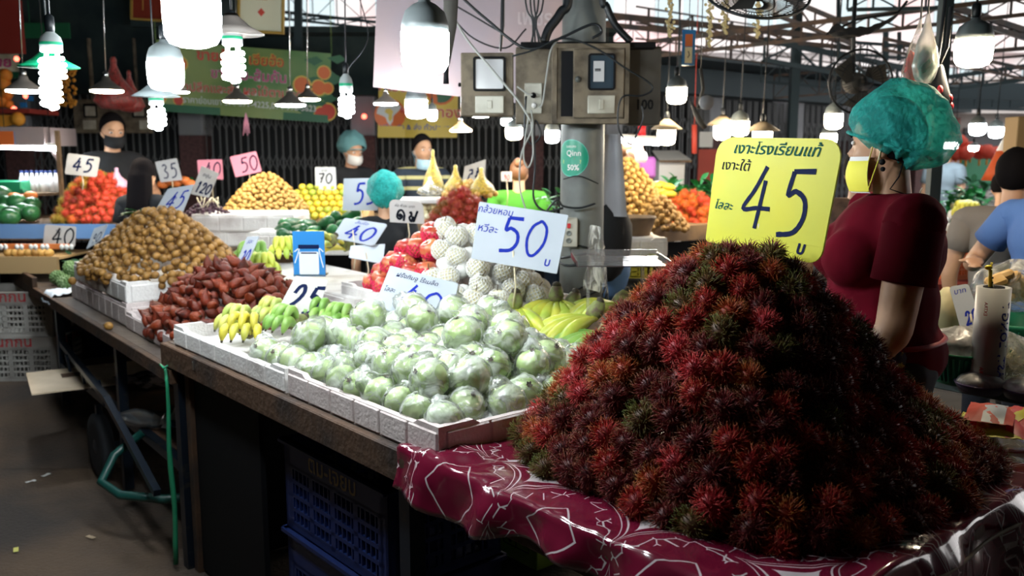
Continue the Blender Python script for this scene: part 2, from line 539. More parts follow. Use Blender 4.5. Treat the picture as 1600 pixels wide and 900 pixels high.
# floor: one slab, its joints and stains in the material
b = MB(); b.box((0, 12, -.3), (60, 60, .2)); struct(b.build('floor', 'asphalt'))
mat('slab_concrete', (.09, .08, .075), .9, col2=(.05, .045, .04), nscale=2)
for nm, o, a, sz in (('floor_slab_1', T(1.24, -3), ANG, (3.2, 4.3)), ('floor_slab_2', T(1.78, 1.3), ANG, (2.66, 3.0)), ('floor_slab_3', Vector((-10, 7.75, 0)), 0, (26, 30))):
    pass
for nm, o, a, sz in (('floor_slab_4', Vector((-10, 5.55, 0)), 0, (8.9, 2.1)),):
    b = MB(); X_ = sz[0]; b.add([(0, -.9, -.198), (X_, -.9, -.198), (X_, .1, -.002), (0, .1, -.002), (0, sz[1], -.002), (X_, sz[1], -.002), (0, sz[1], -.2), (X_, sz[1], -.2), (0, .1, -.2), (X_, .1, -.2)], [(0, 1, 2, 3), (3, 2, 5, 4), (4, 5, 7, 6), (0, 3, 8), (3, 4, 6, 8), (1, 9, 2), (2, 9, 7, 5)]); struct(b.build(nm, 'asphalt', None, o, a))
for nm, o, a, sz in (('floor_slab_1', T(1.24, -3), ANG, (3.2, 4.3)), ('floor_slab_2', T(1.78, 1.3), ANG, (2.66, 3.0)), ('floor_slab_3', Vector((-10, 7.75, 0)), 0, (26, 30))):
    b = MB(); b.box((sz[0]/2, sz[1]/2, -.1), (sz[0], sz[1], .2 - .001*int(nm[-1]))); struct(b.build(nm, 'slab_concrete', None, o, a))
b = MB(); b.box((0, 1.2, 4.1), (20, 16.6, .08)); struct(b.build('ceiling', 'roof_sheet'))
b = MB(); b.box((1, 11.0, 4.7), (24, 3.4, .08)); struct(b.build('sky_block_far', 'roof_sheet'))  # unseen roof piece, added to block high sky light
b = MB(); b.box((0, -7, 2), (20, .2, 4.1)); struct(b.build('fill_block_rear', 'upper_dark'))  # unseen wall behind the camera, added to cut fill from the sky
b = MB(); b.box((-10, 1.5, 2), (.2, 18, 4.1)); struct(b.build('fill_block_left', 'upper_dark'))  # out of view on the left, added to keep sky fill low
b = MB(); b.box((10, -2, 2), (.2, 10, 4.1)); struct(b.build('fill_block_right', 'upper_dark'))  # unseen side wall, added to hold back sky light from the right

# shop row along the back: brick piers, plaster bands, folding gates
def gate(o, x0, x1, z1, y):
    "accordion gate: upright bars with crossing lattice"
    n = int((x1-x0)/.075)
    b = MB()
    for i in range(n+1):
        x = x0+(x1-x0)*i/n; b.box((x, y-.02*(i % 2), z1/2), (.018, .014, z1))
    o2 = b.build('gate_bars', 'gate_steel', o)
    b = MB()
    for z in (.5, .95, 1.4, 1.85):
        for i in range(n):
            xa = x0+(x1-x0)*i/n; xb = x0+(x1-x0)*(i+1)/n; s = .09*(1 if i % 2 else -1)
            b.bar((xa, y-.03, z-s), (xb, y-.03, z+s), .008)
            b.bar((xa, y-.034, z+s), (xb, y-.034, z-s), .008)
    b.build('gate_lattice', 'gate_steel', o)
def shop_run(origin, ang, length, name, first):
    e = bpy.data.objects.new(name, None); COL.objects.link(e); e.location = origin; e.rotation_euler[2] = ang; struct(e)
    b = MB(); b.box((length/2, .35, 1.2), (length, .1, 2.4)); b.build('shop_dark', 'gate_dark', e)
    x = 0.; k = first
    while x < length-.5:
        w = min(1.9, length-x)
        d = bpy.data.objects.new('door_%d' % k, None); COL.objects.link(d); d.location = Vector(origin)+Rz(ang).to_3x3() @ Vector((x, 0, 0)); d.rotation_euler[2] = ang; struct(d)
        gate(d, .26, w, 2.2, 0.)
        p = MB(); p.box((.13, .05, .85), (.26, .35, 1.7)); p.build('brick_pier', 'shop_brick', d)
        p = MB(); p.box((.13, .05, 2.05), (.27, .36, .7), ch=.01); p.build('plaster_pier', 'plaster', d)
        x += w; k += 1
    return k
k = shop_run((-9.4, 9.9, 0), rad(2.5), 10.4, 'wall_back', 1)
k = shop_run((1.0, 10.4, 0), ANG, 8.5, 'wall_back_right', k)
# dark upper boards over the shop row
b = MB(); b.box((-6.3, 9.55, 2.78), (7.0, .12, 1.3)); b.box((-6.3, 9.45, 2.15), (7.0, .1, .08)); struct(b.build('trim_1', 'upper_dark'))
b = MB(); b.box((-1.0, 10.0, 2.44), (4.2, .2, .62)); b.box((-1.0, 9.8, 2.78), (4.2, .5, .06)); struct(b.build('trim_2', 'upper_dark'))
b = MB()
X = Tr(1.0, 10.2, 0) @ Rz(ANG)
b.box((4.4, -.1, 2.36), (9.4, .3, .30), X=X); b.box((4.4, -.35, 2.56), (9.4, .8, .05), X=X)
struct(b.build('trim_3', 'eave_dark'))
b = MB()
for i in range(12):
    b.bar(X @ Vector((.2+i*.75, -.5, 2.56)), X @ Vector((.2+i*.75, -.5, 3.05)), .025)
    if i < 11: b.bar(X @ Vector((.2+i*.75, -.5, 2.56)), X @ Vector((.95+i*.75, -.5, 3.05)), .014)
for z in (2.72, 2.88, 3.05): b.bar(X @ Vector((0, -.5, z)), X @ Vector((9, -.5, z)), .018)
struct(b.build('trim_4', 'rust_steel'))

# pale building across the street, seen over the shop row
b = MB()
b.box((6, 27, 6), (46, .5, 12), 0)
for i in range(16):
    for j in range(4):
        b.box((-14+i*2.7, 26.7, 3.2+j*2.6), (1.5, .12, 1.6), 1)
        b.box((-14+i*2.7, 26.62, 3.2+j*2.6), (.06, .06, 1.6), 0)
for j in range(5): b.box((6, 26.6, 1.9+j*2.6), (46, .3, .22), 0)
struct(b.build('exterior_building', ['facade', 'facade_glass']))

# steel roof trusses against the daylight
def truss(a, c, depth, n, w, name, m='rust_steel', diag=True):
    a = Vector(a); c = Vector(c); b = MB(); dn = Vector((0, 0, -depth))
    b.bar(a, c, w, w*1.5); b.bar(a+dn, c+dn, w, w*1.2)
    for i in range(n+1):
        p = a+(c-a)*i/n
        b.bar(p, p+dn, w*.6)
        if diag and i < n:
            q = a+(c-a)*(i+1)/n
            b.bar((p if i % 2 else p+dn), (q+dn if i % 2 else q), w*.5)
    struct(b.build(name, m))
def wt(x0, y0, Y0, x1, y1, Y1, px_h, n, w, m='rust_steel', diag=True):
    a = W(x0, y0, Y0); c = W(x1, y1, Y1)
    global _tn
    _tn += 1
    truss(a, c, px_h*Y0/1400, n, w, 'ceiling_truss_%d' % _tn, m, diag)
_tn = 0
wt(930, 22, 8.0, 1330, 62, 9.0, 14, 8, .035)
wt(1010, 66, 7.0, 1640, -8, 6.2, 22, 12, .022)
wt(1210, 118, 9.8, 1640, 84, 9.8, 34, 12, .018)
wt(950, 40, 9.0, 1320, 82, 9.6, 30, 10, .014)
wt(1380, 60, 7.5, 1660, 120, 8.0, 16, 9, .018)
wt(1195, 62, 8.6, 1440, 112, 9.5, 30, 6, .035, 'eave_dark')
wt(1190, 96, 9.5, 1330, 110, 10, 30, 5, .02, 'eave_dark')
wt(1460, 60, 8.5, 1680, 40, 8.0, 26, 5, .03)
wt(1470, 122, 9.5, 1680, 92, 9.0, 20, 6, .028, 'eave_dark')
wt(1325, -6, 6.2, 1490, -10, 6.0, 20, 4, .02, 'eave_dark')
wt(1440, 150, 14, 1720, 158, 14, 16, 10, .04, 'eave_dark', False)
wt(1480, 8, 6.6, 1640, 60, 7.4, 12, 5, .03)
wt(1210, -10, 7.5, 1330, 40, 8.5, 30, 4, .025)
wt(1330, 66, 8.8, 1480, 76, 9.0, 18, 6, .02, 'eave_dark')
wt(380, 12, 9.4, 600, 36, 9.6, 10, 6, .02, 'eave_dark')
wt(410, -4, 9.2, 600, -8, 9.6, 34, 5, .015, 'eave_dark')
for i, (x, y0, y1, Y, w) in enumerate([(1250, -60, 225, 9.5, .085), (1483, -60, 330, 5.0, .06), (1062, -40, 110, 7.5, .014), (1310, -40, 95, 8.7, .03), (745, 0, 0, 0, 0), (466, -30, 140, 9.2, .07), (1405, 50, 95, 8.7, .03), (1384, 45, 95, 8.7, .04)]):
    if not Y: continue
    b = MB(); p = W(x, y0, Y); q = W(x, y1, Y)
    if i < 2: q.z = 0; q.x = p.x
    b.bar(p, q, w); struct(b.build('column_%d' % (i+1), 'eave_dark'))
# dark roof band of the far shed, right
b = MB(); b.box((7.4, 14.5, 2.42), (7.5, .15, .38)); struct(b.build('trim_5', 'eave_dark'))
b = MB(); b.box((-3.2, 9.2, 3.0), (1.2, .1, .5)); struct(b.build('trim_6', 'upper_dark'))

# ================================================================== LAMPS
def emat(name, col, s):
    m = bpy.data.materials.new(name); m.use_nodes = True; nt = m.node_tree
    nt.nodes.remove(nt.nodes['Principled BSDF']); e = nt.nodes.new('ShaderNodeEmission')
    e.inputs[0].default_value = (*col, 1); e.inputs[1].default_value = s
    nt.links.new(e.outputs[0], nt.nodes['Material Output'].inputs[0]); MATS[name] = m
emat('glow_cool', (.90, .97, 1.0), 195)
emat('glow_cool_far', (.90, .97, 1.0), 130)
emat('glow_warm', (1., .82, .58), 190)
emat('glow_warm_far', (1., .82, .58), 120)
emat('glow_red', (1, .1, .06), 8)
mat('lamp_cap', (.15, .175, .18), .45)
mat('lamp_white', (.34, .38, .38), .4)
mat('shade_steel', (.20, .19, .17), .35, .7)
mat('shade_cream', (.62, .50, .33), .5, trl=.4)
mat('shade_grey', (.25, .22, .20), .5)
mat('shade_green', (.02, .55, .28), .4, trl=.5)
mat('shade_white', (.6, .7, .72), .4, trl=.4)
def cable_up(b, top, sway=.0, mi=0, r=.004):
    b.tube([(0, 0, top), (sway*.4, 0, top+.4), (sway, 0, top+1.2)], r, 5, mi)
def led_bulb(px, py0, py1, wpx, Y, glow, label, shade=None, sway=.02, group=None):
    "py0 top of cap, py1 bottom of the dome"
    s = Y/1400.; r = wpx*s/2; top = W(px, py0, Y); H = (py1-py0)*s
    t = thing('led_bulb', label, 'lamp', (top.x, top.y, top.z-H), 0, group)
    hz = H*.56
    b = MB(); b.lathe([(0, 0), (r*.45, r*.03), (r*.8, r*.16), (r*.96, r*.42), (r, hz*.6), (r, hz)], 20); b.build('diffuser', glow, t)
    b = MB(); b.lathe([(r*.99, hz), (r*.97, hz+H*.12), (r*.82, hz+H*.27), (r*.5, hz+H*.36), (r*.26, hz+H*.40), (r*.24, H)], 20); b.build('cap', 'lamp_cap', t)
    b = MB(); b.lathe([(r*.2, H), (r*.27, H+.01), (r*.25, H+r*.7), (.01, H+r*.8)], 10); cable_up(b, H+r*.7, sway); b.build('socket', 'cable_black', t)
    if shade:
        b = MB(); R_ = r*1.75; b.lathe([(R_, hz+H*.05), (R_*.97, hz+H*.06), (r*.5, hz+H*.36), (r*.3, hz+H*.42), (r*.3, hz+H*.44), (r*.55, hz+H*.38), (R_, hz+H*.07)], 24); b.build('lamp_shade', shade, t)
    return t
def cfl_bulb(px, py0, pyc, py1, wpx, Y, label, shade=None, wsh=0, sway=.02, ysh=0):
    "spiral lamp: cap py0..pyc, coil to py1"
    s = Y/1400.; r = wpx*s/2; top = W(px, py0, Y); H = (py1-py0)*s; hc = (py1-pyc)*s
    t = thing('spiral_bulb', label, 'lamp', (top.x, top.y, top.z-H))
    b = MB(); turns = 4; pts = []; tr = min(hc*.5/turns, r*.45)*.55
    for i in range(turns*14+1):
        a = 2*PI*i/14; z = tr*1.2 + (hc*.86-tr*2)*i/(turns*14)
        rr = (r-tr)*min(1, .35+i/10)
        pts.append((rr*math.cos(a), rr*math.sin(a), z))
    b.tube(pts, tr, 8)
    b.tube([(-r*.45, 0, hc*.78), (-r*.4, 0, hc*1.02)], tr*.9, 8); b.tube([(r*.45, 0, hc*.78), (r*.4, 0, hc*1.02)], tr*.9, 8)
    b.ball((0, 0, tr), (r*.3, r*.3, tr), 8)
    b.build('spiral_tube', 'glow_cool', t)
    b = MB(); q = r*.82; b.lathe([(q*.9, hc), (q, hc+.003), (q, hc+(H-hc)*.5), (q*.85, hc+(H-hc)*.72), (q*.4, hc+(H-hc)*.93), (q*.3, H)], 18)
    z = hc+(H-hc)*.32; b.lathe([(q*1.015, z), (q*1.02, z+.001), (q*1.02, z+(H-hc)*.13), (q*1.015, z+(H-hc)*.14)], 18, 1)
    b.build('ballast', ['lamp_white', 'shade_green'], t)
    b = MB(); b.lathe([(q*.4, H-.004), (q*.45, H+.02), (q*.42, H+q*1.3), (.006, H+q*1.5)], 10); cable_up(b, H+q*1.3, sway); b.build('socket', 'cable_black', t)
    if shade:
        R_ = wsh*s/2; z0 = H-ysh*s; b = MB(); b.lathe([(R_, z0), (R_*.6, z0+R_*.22), (r*.7, z0+R_*.5), (r*.5, z0+R_*.62), (r*.72, z0+R_*.49), (R_*.6, z0+R_*.20), (R_*.99, z0-.002)], 26); b.build('lamp_shade', shade, t)
    return t
def dish_lamp(px, py, wpx, Y, glow, shade, label, hpx=15, sway=.03):
    s = Y/1400.; R_ = wpx*s/2; p = W(px, py, Y); h = hpx*s
    t = thing('pendant_lamp', label, 'lamp', p)
    b = MB(); b.lathe([(0, -h*.12), (R_*.6, -h*.18), (R_*.9, -h*.1), (R_*.93, h*.1), (0, h*.12)], 22); b.build('diffuser', glow, t)
    b = MB(); b.lathe([(R_, h*.02), (R_*1.0, h*.10), (R_*.55, h*.65), (R_*.26, h*1.0), (R_*.22, h*1.3), (R_*.16, h*1.32), (R_*.2, h*.95), (R_*.5, h*.58), (R_*.97, h*.04)], 24); b.build('lamp_shade', shade, t)
    b = MB(); b.lathe([(R_*.17, h*1.25), (R_*.17, h*1.75), (.006, h*1.9)], 10); cable_up(b, h*1.7, sway); b.build('socket', 'chrome', t)
    return t
led_bulb(295, -75, 66, 86, 2.05, 'glow_cool', 'very large glowing white LED bulb cut by the top edge, left of centre')
led_bulb(256, 62, 139, 54, 3.2, 'glow_cool', 'glowing LED bulb with grey cap below the very large one')
led_bulb(663, -2, 111, 74, 2.4, 'glow_cool', 'large glowing LED bulb with grey-blue cap in front of the pale hanging banner')
led_bulb(1525, 28, 102, 55, 3.0, 'glow_warm', 'large warm LED bulb with grey cap at upper right beyond the hanging bags')
led_bulb(650, 134, 184, 34, 5.2, 'glow_cool_far', 'LED bulb hanging in front of the yellow durian banner')
led_bulb(1058, 118, 161, 31, 5.5, 'glow_warm_far', 'warm LED bulb just right of the electricity boxes')
led_bulb(1042, 186, 226, 28, 5.6, 'glow_warm_far', 'warm LED bulb under a cream cone shade left of the yellow price board', 'shade_cream')
led_bulb(1129, 180, 218, 26, 6.0, 'glow_warm_far', 'warm LED bulb with cream shade, left one above the yellow price board', 'shade_cream')
led_bulb(1157, 172, 212, 28, 5.8, 'glow_warm_far', 'bare warm LED bulb between two shaded ones above the yellow price board')
led_bulb(1192, 190, 226, 30, 5.6, 'glow_warm_far', 'warm LED bulb with cream shade, right one above the yellow price board', 'shade_cream')
led_bulb(1304, 160, 201, 27, 6.0, 'glow_warm_far', "warm LED bulb just left of the seller's green hair cap")
led_bulb(1296, 196, 226, 24, 7.0, 'glow_warm_far', "warm LED bulb touching the top right corner of the yellow price board")
led_bulb(1529, 180, 211, 24, 7.0, 'glow_cool_far', 'left of two small white LED bulbs under the dark shed roof')
led_bulb(1558, 186, 215, 21, 7.6, 'glow_cool_far', 'right of two small white LED bulbs under the dark shed roof')
led_bulb(803, 186, 218, 26, 6.5, 'glow_warm_far', 'small warm LED bulb below the left electricity box')
led_bulb(863, 190, 223, 22, 6.5, 'glow_cool_far', 'small LED bulb half hidden beside the steel pole')
led_bulb(675, 160, 188, 15, 6.8, 'glow_cool_far', 'tiny LED bulb over the red lettering of the yellow banner')
led_bulb(791, 178, 196, 16, 7.2, 'glow_cool_far', 'tiny white LED bulb peeping out under the left electricity box')
led_bulb(1522, 222, 236, 14, 12, 'glow_cool_far', 'far small bulb in front of the shopfront with red lanterns')
cfl_bulb(78, 48, 80, 130, 40, 2.9, 'spiral energy-saving bulb with green ring, uppermost at the left edge')
cfl_bulb(76, 92, 112, 170, 33, 3.3, 'spiral energy-saving bulb under a bright green dish shade', 'shade_green', 88, .0, 12)
cfl_bulb(362, 40, 70, 127, 37, 3.0, 'spiral bulb with green ring beneath the wide taupe shade', 'shade_grey', 96, .0, 12)
cfl_bulb(540, 114, 143, 183, 25, 4.5, 'slim spiral bulb hanging right of the green fruit banner')
cfl_bulb(243, 142, 163, 203, 27, 4.2, 'spiral bulb under a pale bluish dish shade', 'shade_white', 72, .0, 8)
for (x, y, w, Y, g, shd, lb) in [
    (167, 142, 52, 6.0, 'glow_warm_far', 'shade_steel', 'steel pendant lamp over the dark-haired man in a black mask'),
    (38, 142, 56, 5.5, 'glow_cool_far', 'shade_grey', 'grey pendant lamp at the left edge beside the spiral bulbs'),
    (371, 158, 46, 6.3, 'glow_warm_far', 'shade_steel', 'warm steel pendant lamp before the middle of the green banner'),
    (454, 164, 49, 6.0, 'glow_cool_far', 'shade_steel', 'cool white steel pendant lamp before the green banner'),
    (481, 155, 40, 6.8, 'glow_warm_far', 'shade_steel', 'warm steel pendant lamp at the right end of the green banner'),
    (603, 162, 40, 6.4, 'glow_cool_far', 'shade_grey', 'flat white pendant lamp at the top left of the yellow banner'),
    (720, 204, 36, 6.6, 'glow_warm_far', 'shade_cream', 'flat warm pendant lamp at the bottom right of the yellow banner'),
    (751, 182, 27, 6.5, 'glow_cool_far', 'shade_grey', 'small flat lamp under the light-switch of the left electricity box'),
    (283, 144, 26, 6.3, 'glow_cool_far', 'shade_grey', 'small flat white lamp behind the pale bluish dish shade'),
    ]:
    dish_lamp(x, y, w, Y, g, shd, lb, hpx=14*w/46)
def tube_lamp(p0, p1, Y, r, glow, label):
    a = W(*p0, Y); c = W(*p1, Y)
    t = thing('tube_lamp', label, 'lamp', a)
    b = MB(); b.tube([(0, 0, 0), c-a], r, 10); b.build('tube', glow, t)
    b = MB(); b.bar(Vector((0, 0, r*1.6)), c-a+Vector((0, 0, r*1.6)), r*2.2, r*1.2); b.build('batten', 'white', t)
    b = MB()
    for q in (.1, .9): o = (c-a)*q; b.tube([o+Vector((0, 0, r*2)), Vector((o.x, o.y, 4.05-a.z))], .003, 5)
    b.build('cord', 'cable_black', t)
    return t
tube_lamp((968, 219), (1030, 223), 7.2, .022, 'glow_cool_far', 'white fluorescent tube behind the shaved-headed seller')
tube_lamp((0, 229), (88, 232), 6.8, .018, 'glow_cool_far', 'fluorescent tube under the display shelf at the left edge')
tube_lamp((1466, 227), (1495, 228), 9, .03, 'glow_cool_far', "white fluorescent tube just right of the seller's green cap")
b = MB(); b.ball((0, 0, 0), .028, 12); tag(b.build('signal_light', 'glow_red', None, W(569, 182, 9.95)), 'small red signal light on the dark gate right of the slim spiral bulb', 'lamp')
# ================================================================== MAIN TABLE AND CART
TZ = .75
t = thing('market_table', 'long dark wooden market table on posts carrying guavas and the rambutan heap', 'table', C0, ANG)
b = MB()
for i in range(8): b.box((.075+i*.15, 1.42, TZ-.018), (.146, 2.86, .036), ch=.004)
b.build('table_top', 'wood_dark', t)
b = MB(); b.box((-.012, 1.42, TZ-.045), (.03, 2.88, .09), ch=.004); b.build('edge_board', 'wood_edge', t)
b = MB(); b.box((.6, -.012, TZ-.045), (1.2, .028, .09), ch=.004); b.build('edge_board', 'wood_edge', t)
b = MB(); b.box((.6, 2.852, TZ-.045), (1.2, .028, .09), ch=.004); b.build('edge_board', 'wood_edge', t)
for (x, y) in ((.06, .08), (.06, 1.20), (.03, 2.80), (1.12, .08), (1.12, 1.4), (1.12, 2.80)):
    b = MB(); b.box((x, y, TZ/2-.12), (.05, .05, TZ+.16)); b.build('leg', 'steel_dark' if (x, y) != (.06, 1.2) else 'steel_dark', t)
b = MB(); b.box((.04, 2.735, .235), (.03, .045, .87), ch=.003); b.build('post', 'wood_edge', t)
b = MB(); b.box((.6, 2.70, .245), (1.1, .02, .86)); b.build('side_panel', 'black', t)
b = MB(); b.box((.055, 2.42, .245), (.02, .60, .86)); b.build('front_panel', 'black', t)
# steel plate bracket on the edge
b = MB(); b.box((-.03, 2.50, TZ-.03), (.006, .012, .03)); b.build('bracket', 'chrome', t)

t = thing('display_bench', 'low wooden bench raising the apples, pears and banana hands at the table back', 'bench', T(1.25, 1.2), ANG)
b = MB(); b.box((0.05, .85, .82), (.72, 1.9, .03), ch=.003); b.build('bench_top', 'wood_dark', t)
for x in (-.28, .38):
    for y in (-.05, 1.75):
        b = MB(); b.box((x, y, .3025), (.05, .05, 1.005)); b.build('leg', 'steel_dark', t)

t = thing('green_hose', 'green plastic rope hanging down the table post beside the cart', 'hose')
p = T(-.03, 2.80, .66)
b = MB(); pts = [p+Vector((.004*math.sin(i*1.1), -.004, -i*.083))*1 for i in range(11)]
b.tube(pts, [.006, .007, .008, .009, .010, .011, .011, .010, .010, .011, .010], 7); b.tube([p+Vector((-.02, 0, .01)), p+Vector((0, -.02, .0)), p+Vector((.02, 0, .012))], .005, 6)
b.build('rope_strand', 'green_plastic', t)

# cart with its own wooden top
t = thing('push_cart', 'dark steel push cart with wooden top carrying longkong and salak trays', 'cart', A0, ANG2)
b = MB()
for i in range(6): b.box((.09+i*.18, 1.8, .632), (.176, 3.6, .034), ch=.004)
b.build('table_top', 'wood_dark', t)
b = MB(); b.box((-.012, 1.8, .622), (.03, 3.62, .06), ch=.003); b.build('edge_board', 'wood_edge', t)
b = MB(); b.box((-.012, 3.2, .682), (.03, .86, .07), ch=.003); b.build('side_lip', 'wood_edge', t)
for (x, y) in ((.05, .04), (.05, 1.05), (.05, 2.42), (1.0, .04), (1.0, 1.3), (1.0, 2.42)):
    b = MB(); b.box((x, y, .21), (.045, .045, .78)); b.build('leg', 'steel_dark', t)
b = MB()
b.bar((.05, .02, .56), (.05, 3.5, .56), .035); b.bar((1.0, .02, .56), (1.0, 3.5, .56), .035)
b.bar((.05, 2.42, .34), (-.06, .9, .34), .03); b.bar((-.06, .9, .34), (-.06, .15, .10), .03)
b.bar((.05, .05, .20), (.05, 2.42, .20), .04); b.bar((1.0, .05, .20), (1.0, 2.42, .20), .04)
for y in (.05, .8, 1.6, 2.42): b.bar((.05, y, .20), (1.0, y, .20), .035)
for y in (1.3, 1.7, 2.05): b.bar((.02, y, .2), (.0, y, .34), .014)
b.bar((.05, .3, .34), (1.0, .3, .34), .025); b.bar((.05, 2.42, .42), (1, 2.42, .42), .025)
b.bar((1.0, .3, .56), (.6, 1.0, .25), .02); b.bar((.0, 1.35, .2), (.0, 1.35, -.03), .03); b.bar((1.05, 1.35, .2), (1.05, 1.35, -.03), .03); b.bar((0, 1.35, -.03), (1.05, 1.35, -.03), .02)
b.build('frame', 'steel_dark', t)
b = MB(); b.box((.52, 1.25, .215), (.9, 2.3, .012)); b.build('lower_shelf', 'wood_edge', t)
for (x, y) in ((.0, 1.35), (1.05, 1.35)):
    b = MB(); X = Tr(x, y, -.025) @ Ry(PI/2)
    b.lathe([(.11, -.03), (.16, -.032), (.175, -.02), (.175, .02), (.16, .032), (.11, .03)], 26, X=X); w = b.build('wheel', 'black_soft', t)
    b = MB(); b.lathe([(.02, -.035), (.1, -.012), (.1, .012), (.02, .035)], 18, X=X); b.build('hub', 'steel_dark', w)
# teal hose looped at the cart's near end
b = MB(); q = K(-.02, .42, .02)
b.tube([q+Vector((.30, .0, -.02)), q+Vector((.1, -.08, -.01)), q+Vector((-.10, -.06, 0)), q+Vector((-.22, .02, .03)), q+Vector((-.2, .12, .12)), q+Vector((-.1, .2, .2))], .02, 10)
mat('teal_hose', (.006, .06, .05), .4)
tag(b.build('bent_hose', 'teal_hose'), 'thick teal hose bent round the lower near end of the cart', 'hose')
mat('cardboard', (.66, .54, .40), .8, col2=(.55, .44, .31), nscale=5)
b = MB(); b.box((0, 0, 0), (.86, .55, .007)); b.box((-.2, .08, .0045), (.12, .10, .002), 1)
tag(b.build('cardboard_sheet', ['cardboard', 'wood_edge'], None, K(.20, 1.86, .232), ANG2-.12), 'flat pale cardboard sheet lying on the cart shelf, sticking out behind', 'cardboard')
mat('magazine', (.45, .40, .42), .25, col2=(.06, .07, .08), nscale=9, nlo=.45, nhi=.55)
for i, (v, u, a, w, l, m, lb) in enumerate([(.35, 1.55, .2, .3, .4, 'magazine', 'glossy folded print lying on the cart shelf next to the cardboard'),
                                      (.3, .75, -.5, .2, .5, 'paper', 'crumpled white paper sheet on the near part of the cart shelf'),
                                      (.62, 1.0, .9, .3, .3, 'magazine', 'glossy grey wrapper on the cart shelf below the salak tray')]):
    b = MB(); b.sheet(lambda p, q: ((p-.5)*w, (q-.5)*l, .012+.02*nz((p*4, q*4, i), 1)), 10, 10)
    tag(b.build('paper_sheet', m, None, K(v, u, .235), ANG2+a), lb, 'paper')
film('clear_plastic', (.7, .75, .78), gloss=.5, milky=.12, rough=.08, bump=.3, bscale=20)
def bottle(loc, d, label, r=.032, L=.24):
    t = thing('plastic_bottle', label, 'bottle', loc); X = arrow(d)
    b = MB(); b.lathe([(0, .004), (r*.8, 0), (r, .015), (r, L*.3), (r*.93, L*.33), (r, L*.36), (r, L*.62), (r*.5, L*.84), (r*.36, L*.88), (r*.36, L*.94)], 16, X=X); b.build('bottle_body', 'clear_plastic', t)
    b = MB(); b.lathe([(r*.42, L*.92), (r*.42, L), (0, L)], 12, X=X); b.build('cap', 'blue_plastic', t)
bottle(K(.12, .62, .262), (-.95, .25, .03), 'empty clear plastic bottle with blue cap lying on the cart shelf', .045, .27)
bottle(K(.55, -.05, .66-.38), (.6, .75, .05), 'clear plastic bottle lying at the near end of the cart shelf')
b = MB(); b.ball((0, 0, 0), (.2, .09, .05), 20, disp=lambda p: 1+.25*nz(p, 3)); tag(b.build('clear_bag', 'clear_plastic', None, T(.3, 3.0, .63), .5), 'crumpled clear plastic bag stuffed under the corner of the wooden cart top', 'bag')

# ------------------------------------------------------------------ foam trays
def foam_box(name, label, loc, rz, w, l, h, m='foam', tt=.02, npan=5, notch=True, lid=False, group=None):
    "origin at the middle of the bottom; w along x, l along y"
    b = MB()
    def wall(L_, X):
        n = .012 if notch else 0
        e = min(.09, L_*.18)
        b.prism([(-L_/2, 0), (L_/2, 0), (L_/2, h), (L_/2-e, h), (L_/2-e-.02, h-n), (-L_/2+e+.02, h-n), (-L_/2+e, h), (-L_/2, h)], -tt/2, tt/2, 0, X)
        k = max(2, int(L_/.13)); pw = L_/k
        for i in range(k):
            x = -L_/2+pw*(i+.5)
            b.box((x, -tt/2-.001, h*.44), (pw*.965, .008, h*.80), 0, X, ch=.004)
    wall(l, Tr(-w/2+tt/2, 0, 0) @ Rz(-PI/2)); wall(l, Tr(w/2-tt/2, 0, 0) @ Rz(PI/2))
    wall(w-2*tt, Tr(0, -l/2+tt/2, 0)); wall(w-2*tt, Tr(0, l/2-tt/2, 0) @ Rz(PI))
    b.box((0, 0, tt/2), (w-2*tt, l-2*tt, tt))
    if lid: b.box((0, 0, h-.01), (w-.03, l-.03, .02), 0, ch=.006)
    o = b.build(name, m, None, loc, rz)
    return tag(o, label, 'box', group)
foam_box('foam_tray', 'wide shallow white foam tray with bagged guavas, its corner at the red cloth', T(.455, 1.395, TZ), ANG, .90, .80, .085, 'foam_pink')
foam_box('foam_tray', 'white foam tray holding small green bananas beside the 25 price card', T(.455, 2.30, TZ), ANG, .90, .96, .08, 'foam')
foam_box('foam_tray', 'foam tray of brown-red salak at the near end of the cart', K(.42, .49, .65), ANG2, .68, 1.02, .085, 'foam_pink')
foam_box('foam_tray', 'lower foam box on the cart, under the longkong tray', K(.46, 1.62, .65), ANG2, .74, 1.18, .115, 'foam_pink')
foam_box('foam_tray', 'upper white foam tray overflowing with longkong fruit', K(.46, 1.60, .765), ANG2, .72, 1.10, .105, 'foam')
foam_box('foam_tray', 'foam tray under the red apples and netted pears', T(1.13, 2.46, .835), ANG, .56, .96, .07, 'foam')

# ------------------------------------------------------------------ piles
def darts(hf, v0, v1, u0, u1, d, n=9000, rn=RN, edge=None):
    "points spread evenly over the surface z = hf(v, u), at least d apart"
    cell = {}; out = []
    for _ in range(n):
        v = rn.uniform(v0, v1); u = rn.uniform(u0, u1); z = hf(v, u)
        if z is None: continue
        k = (int(v//d), int(u//d), int(z//d)); ok = True
        for a in (-1, 0, 1):
            for b_ in (-1, 0, 1):
                for c_ in (-1, 0, 1):
                    for q in cell.get((k[0]+a, k[1]+b_, k[2]+c_), ()):
                        if (q[0]-v)**2+(q[1]-u)**2+(q[2]-z)**2 < d*d: ok = False; break
                    if not ok: break
                if not ok: break
            if not ok: break
        if ok:
            cell.setdefault(k, []).append((v, u, z)); out.append((v, u, z))
    return out
def normal(hf, v, u, e=.03):
    g = lambda a, b_: (hf(a, b_) if hf(a, b_) is not None else hf(v, u)-e)
    return Vector(((g(v-e, u)-g(v+e, u))/(2*e), (g(v, u-e)-g(v, u+e))/(2*e), 1)).normalized()
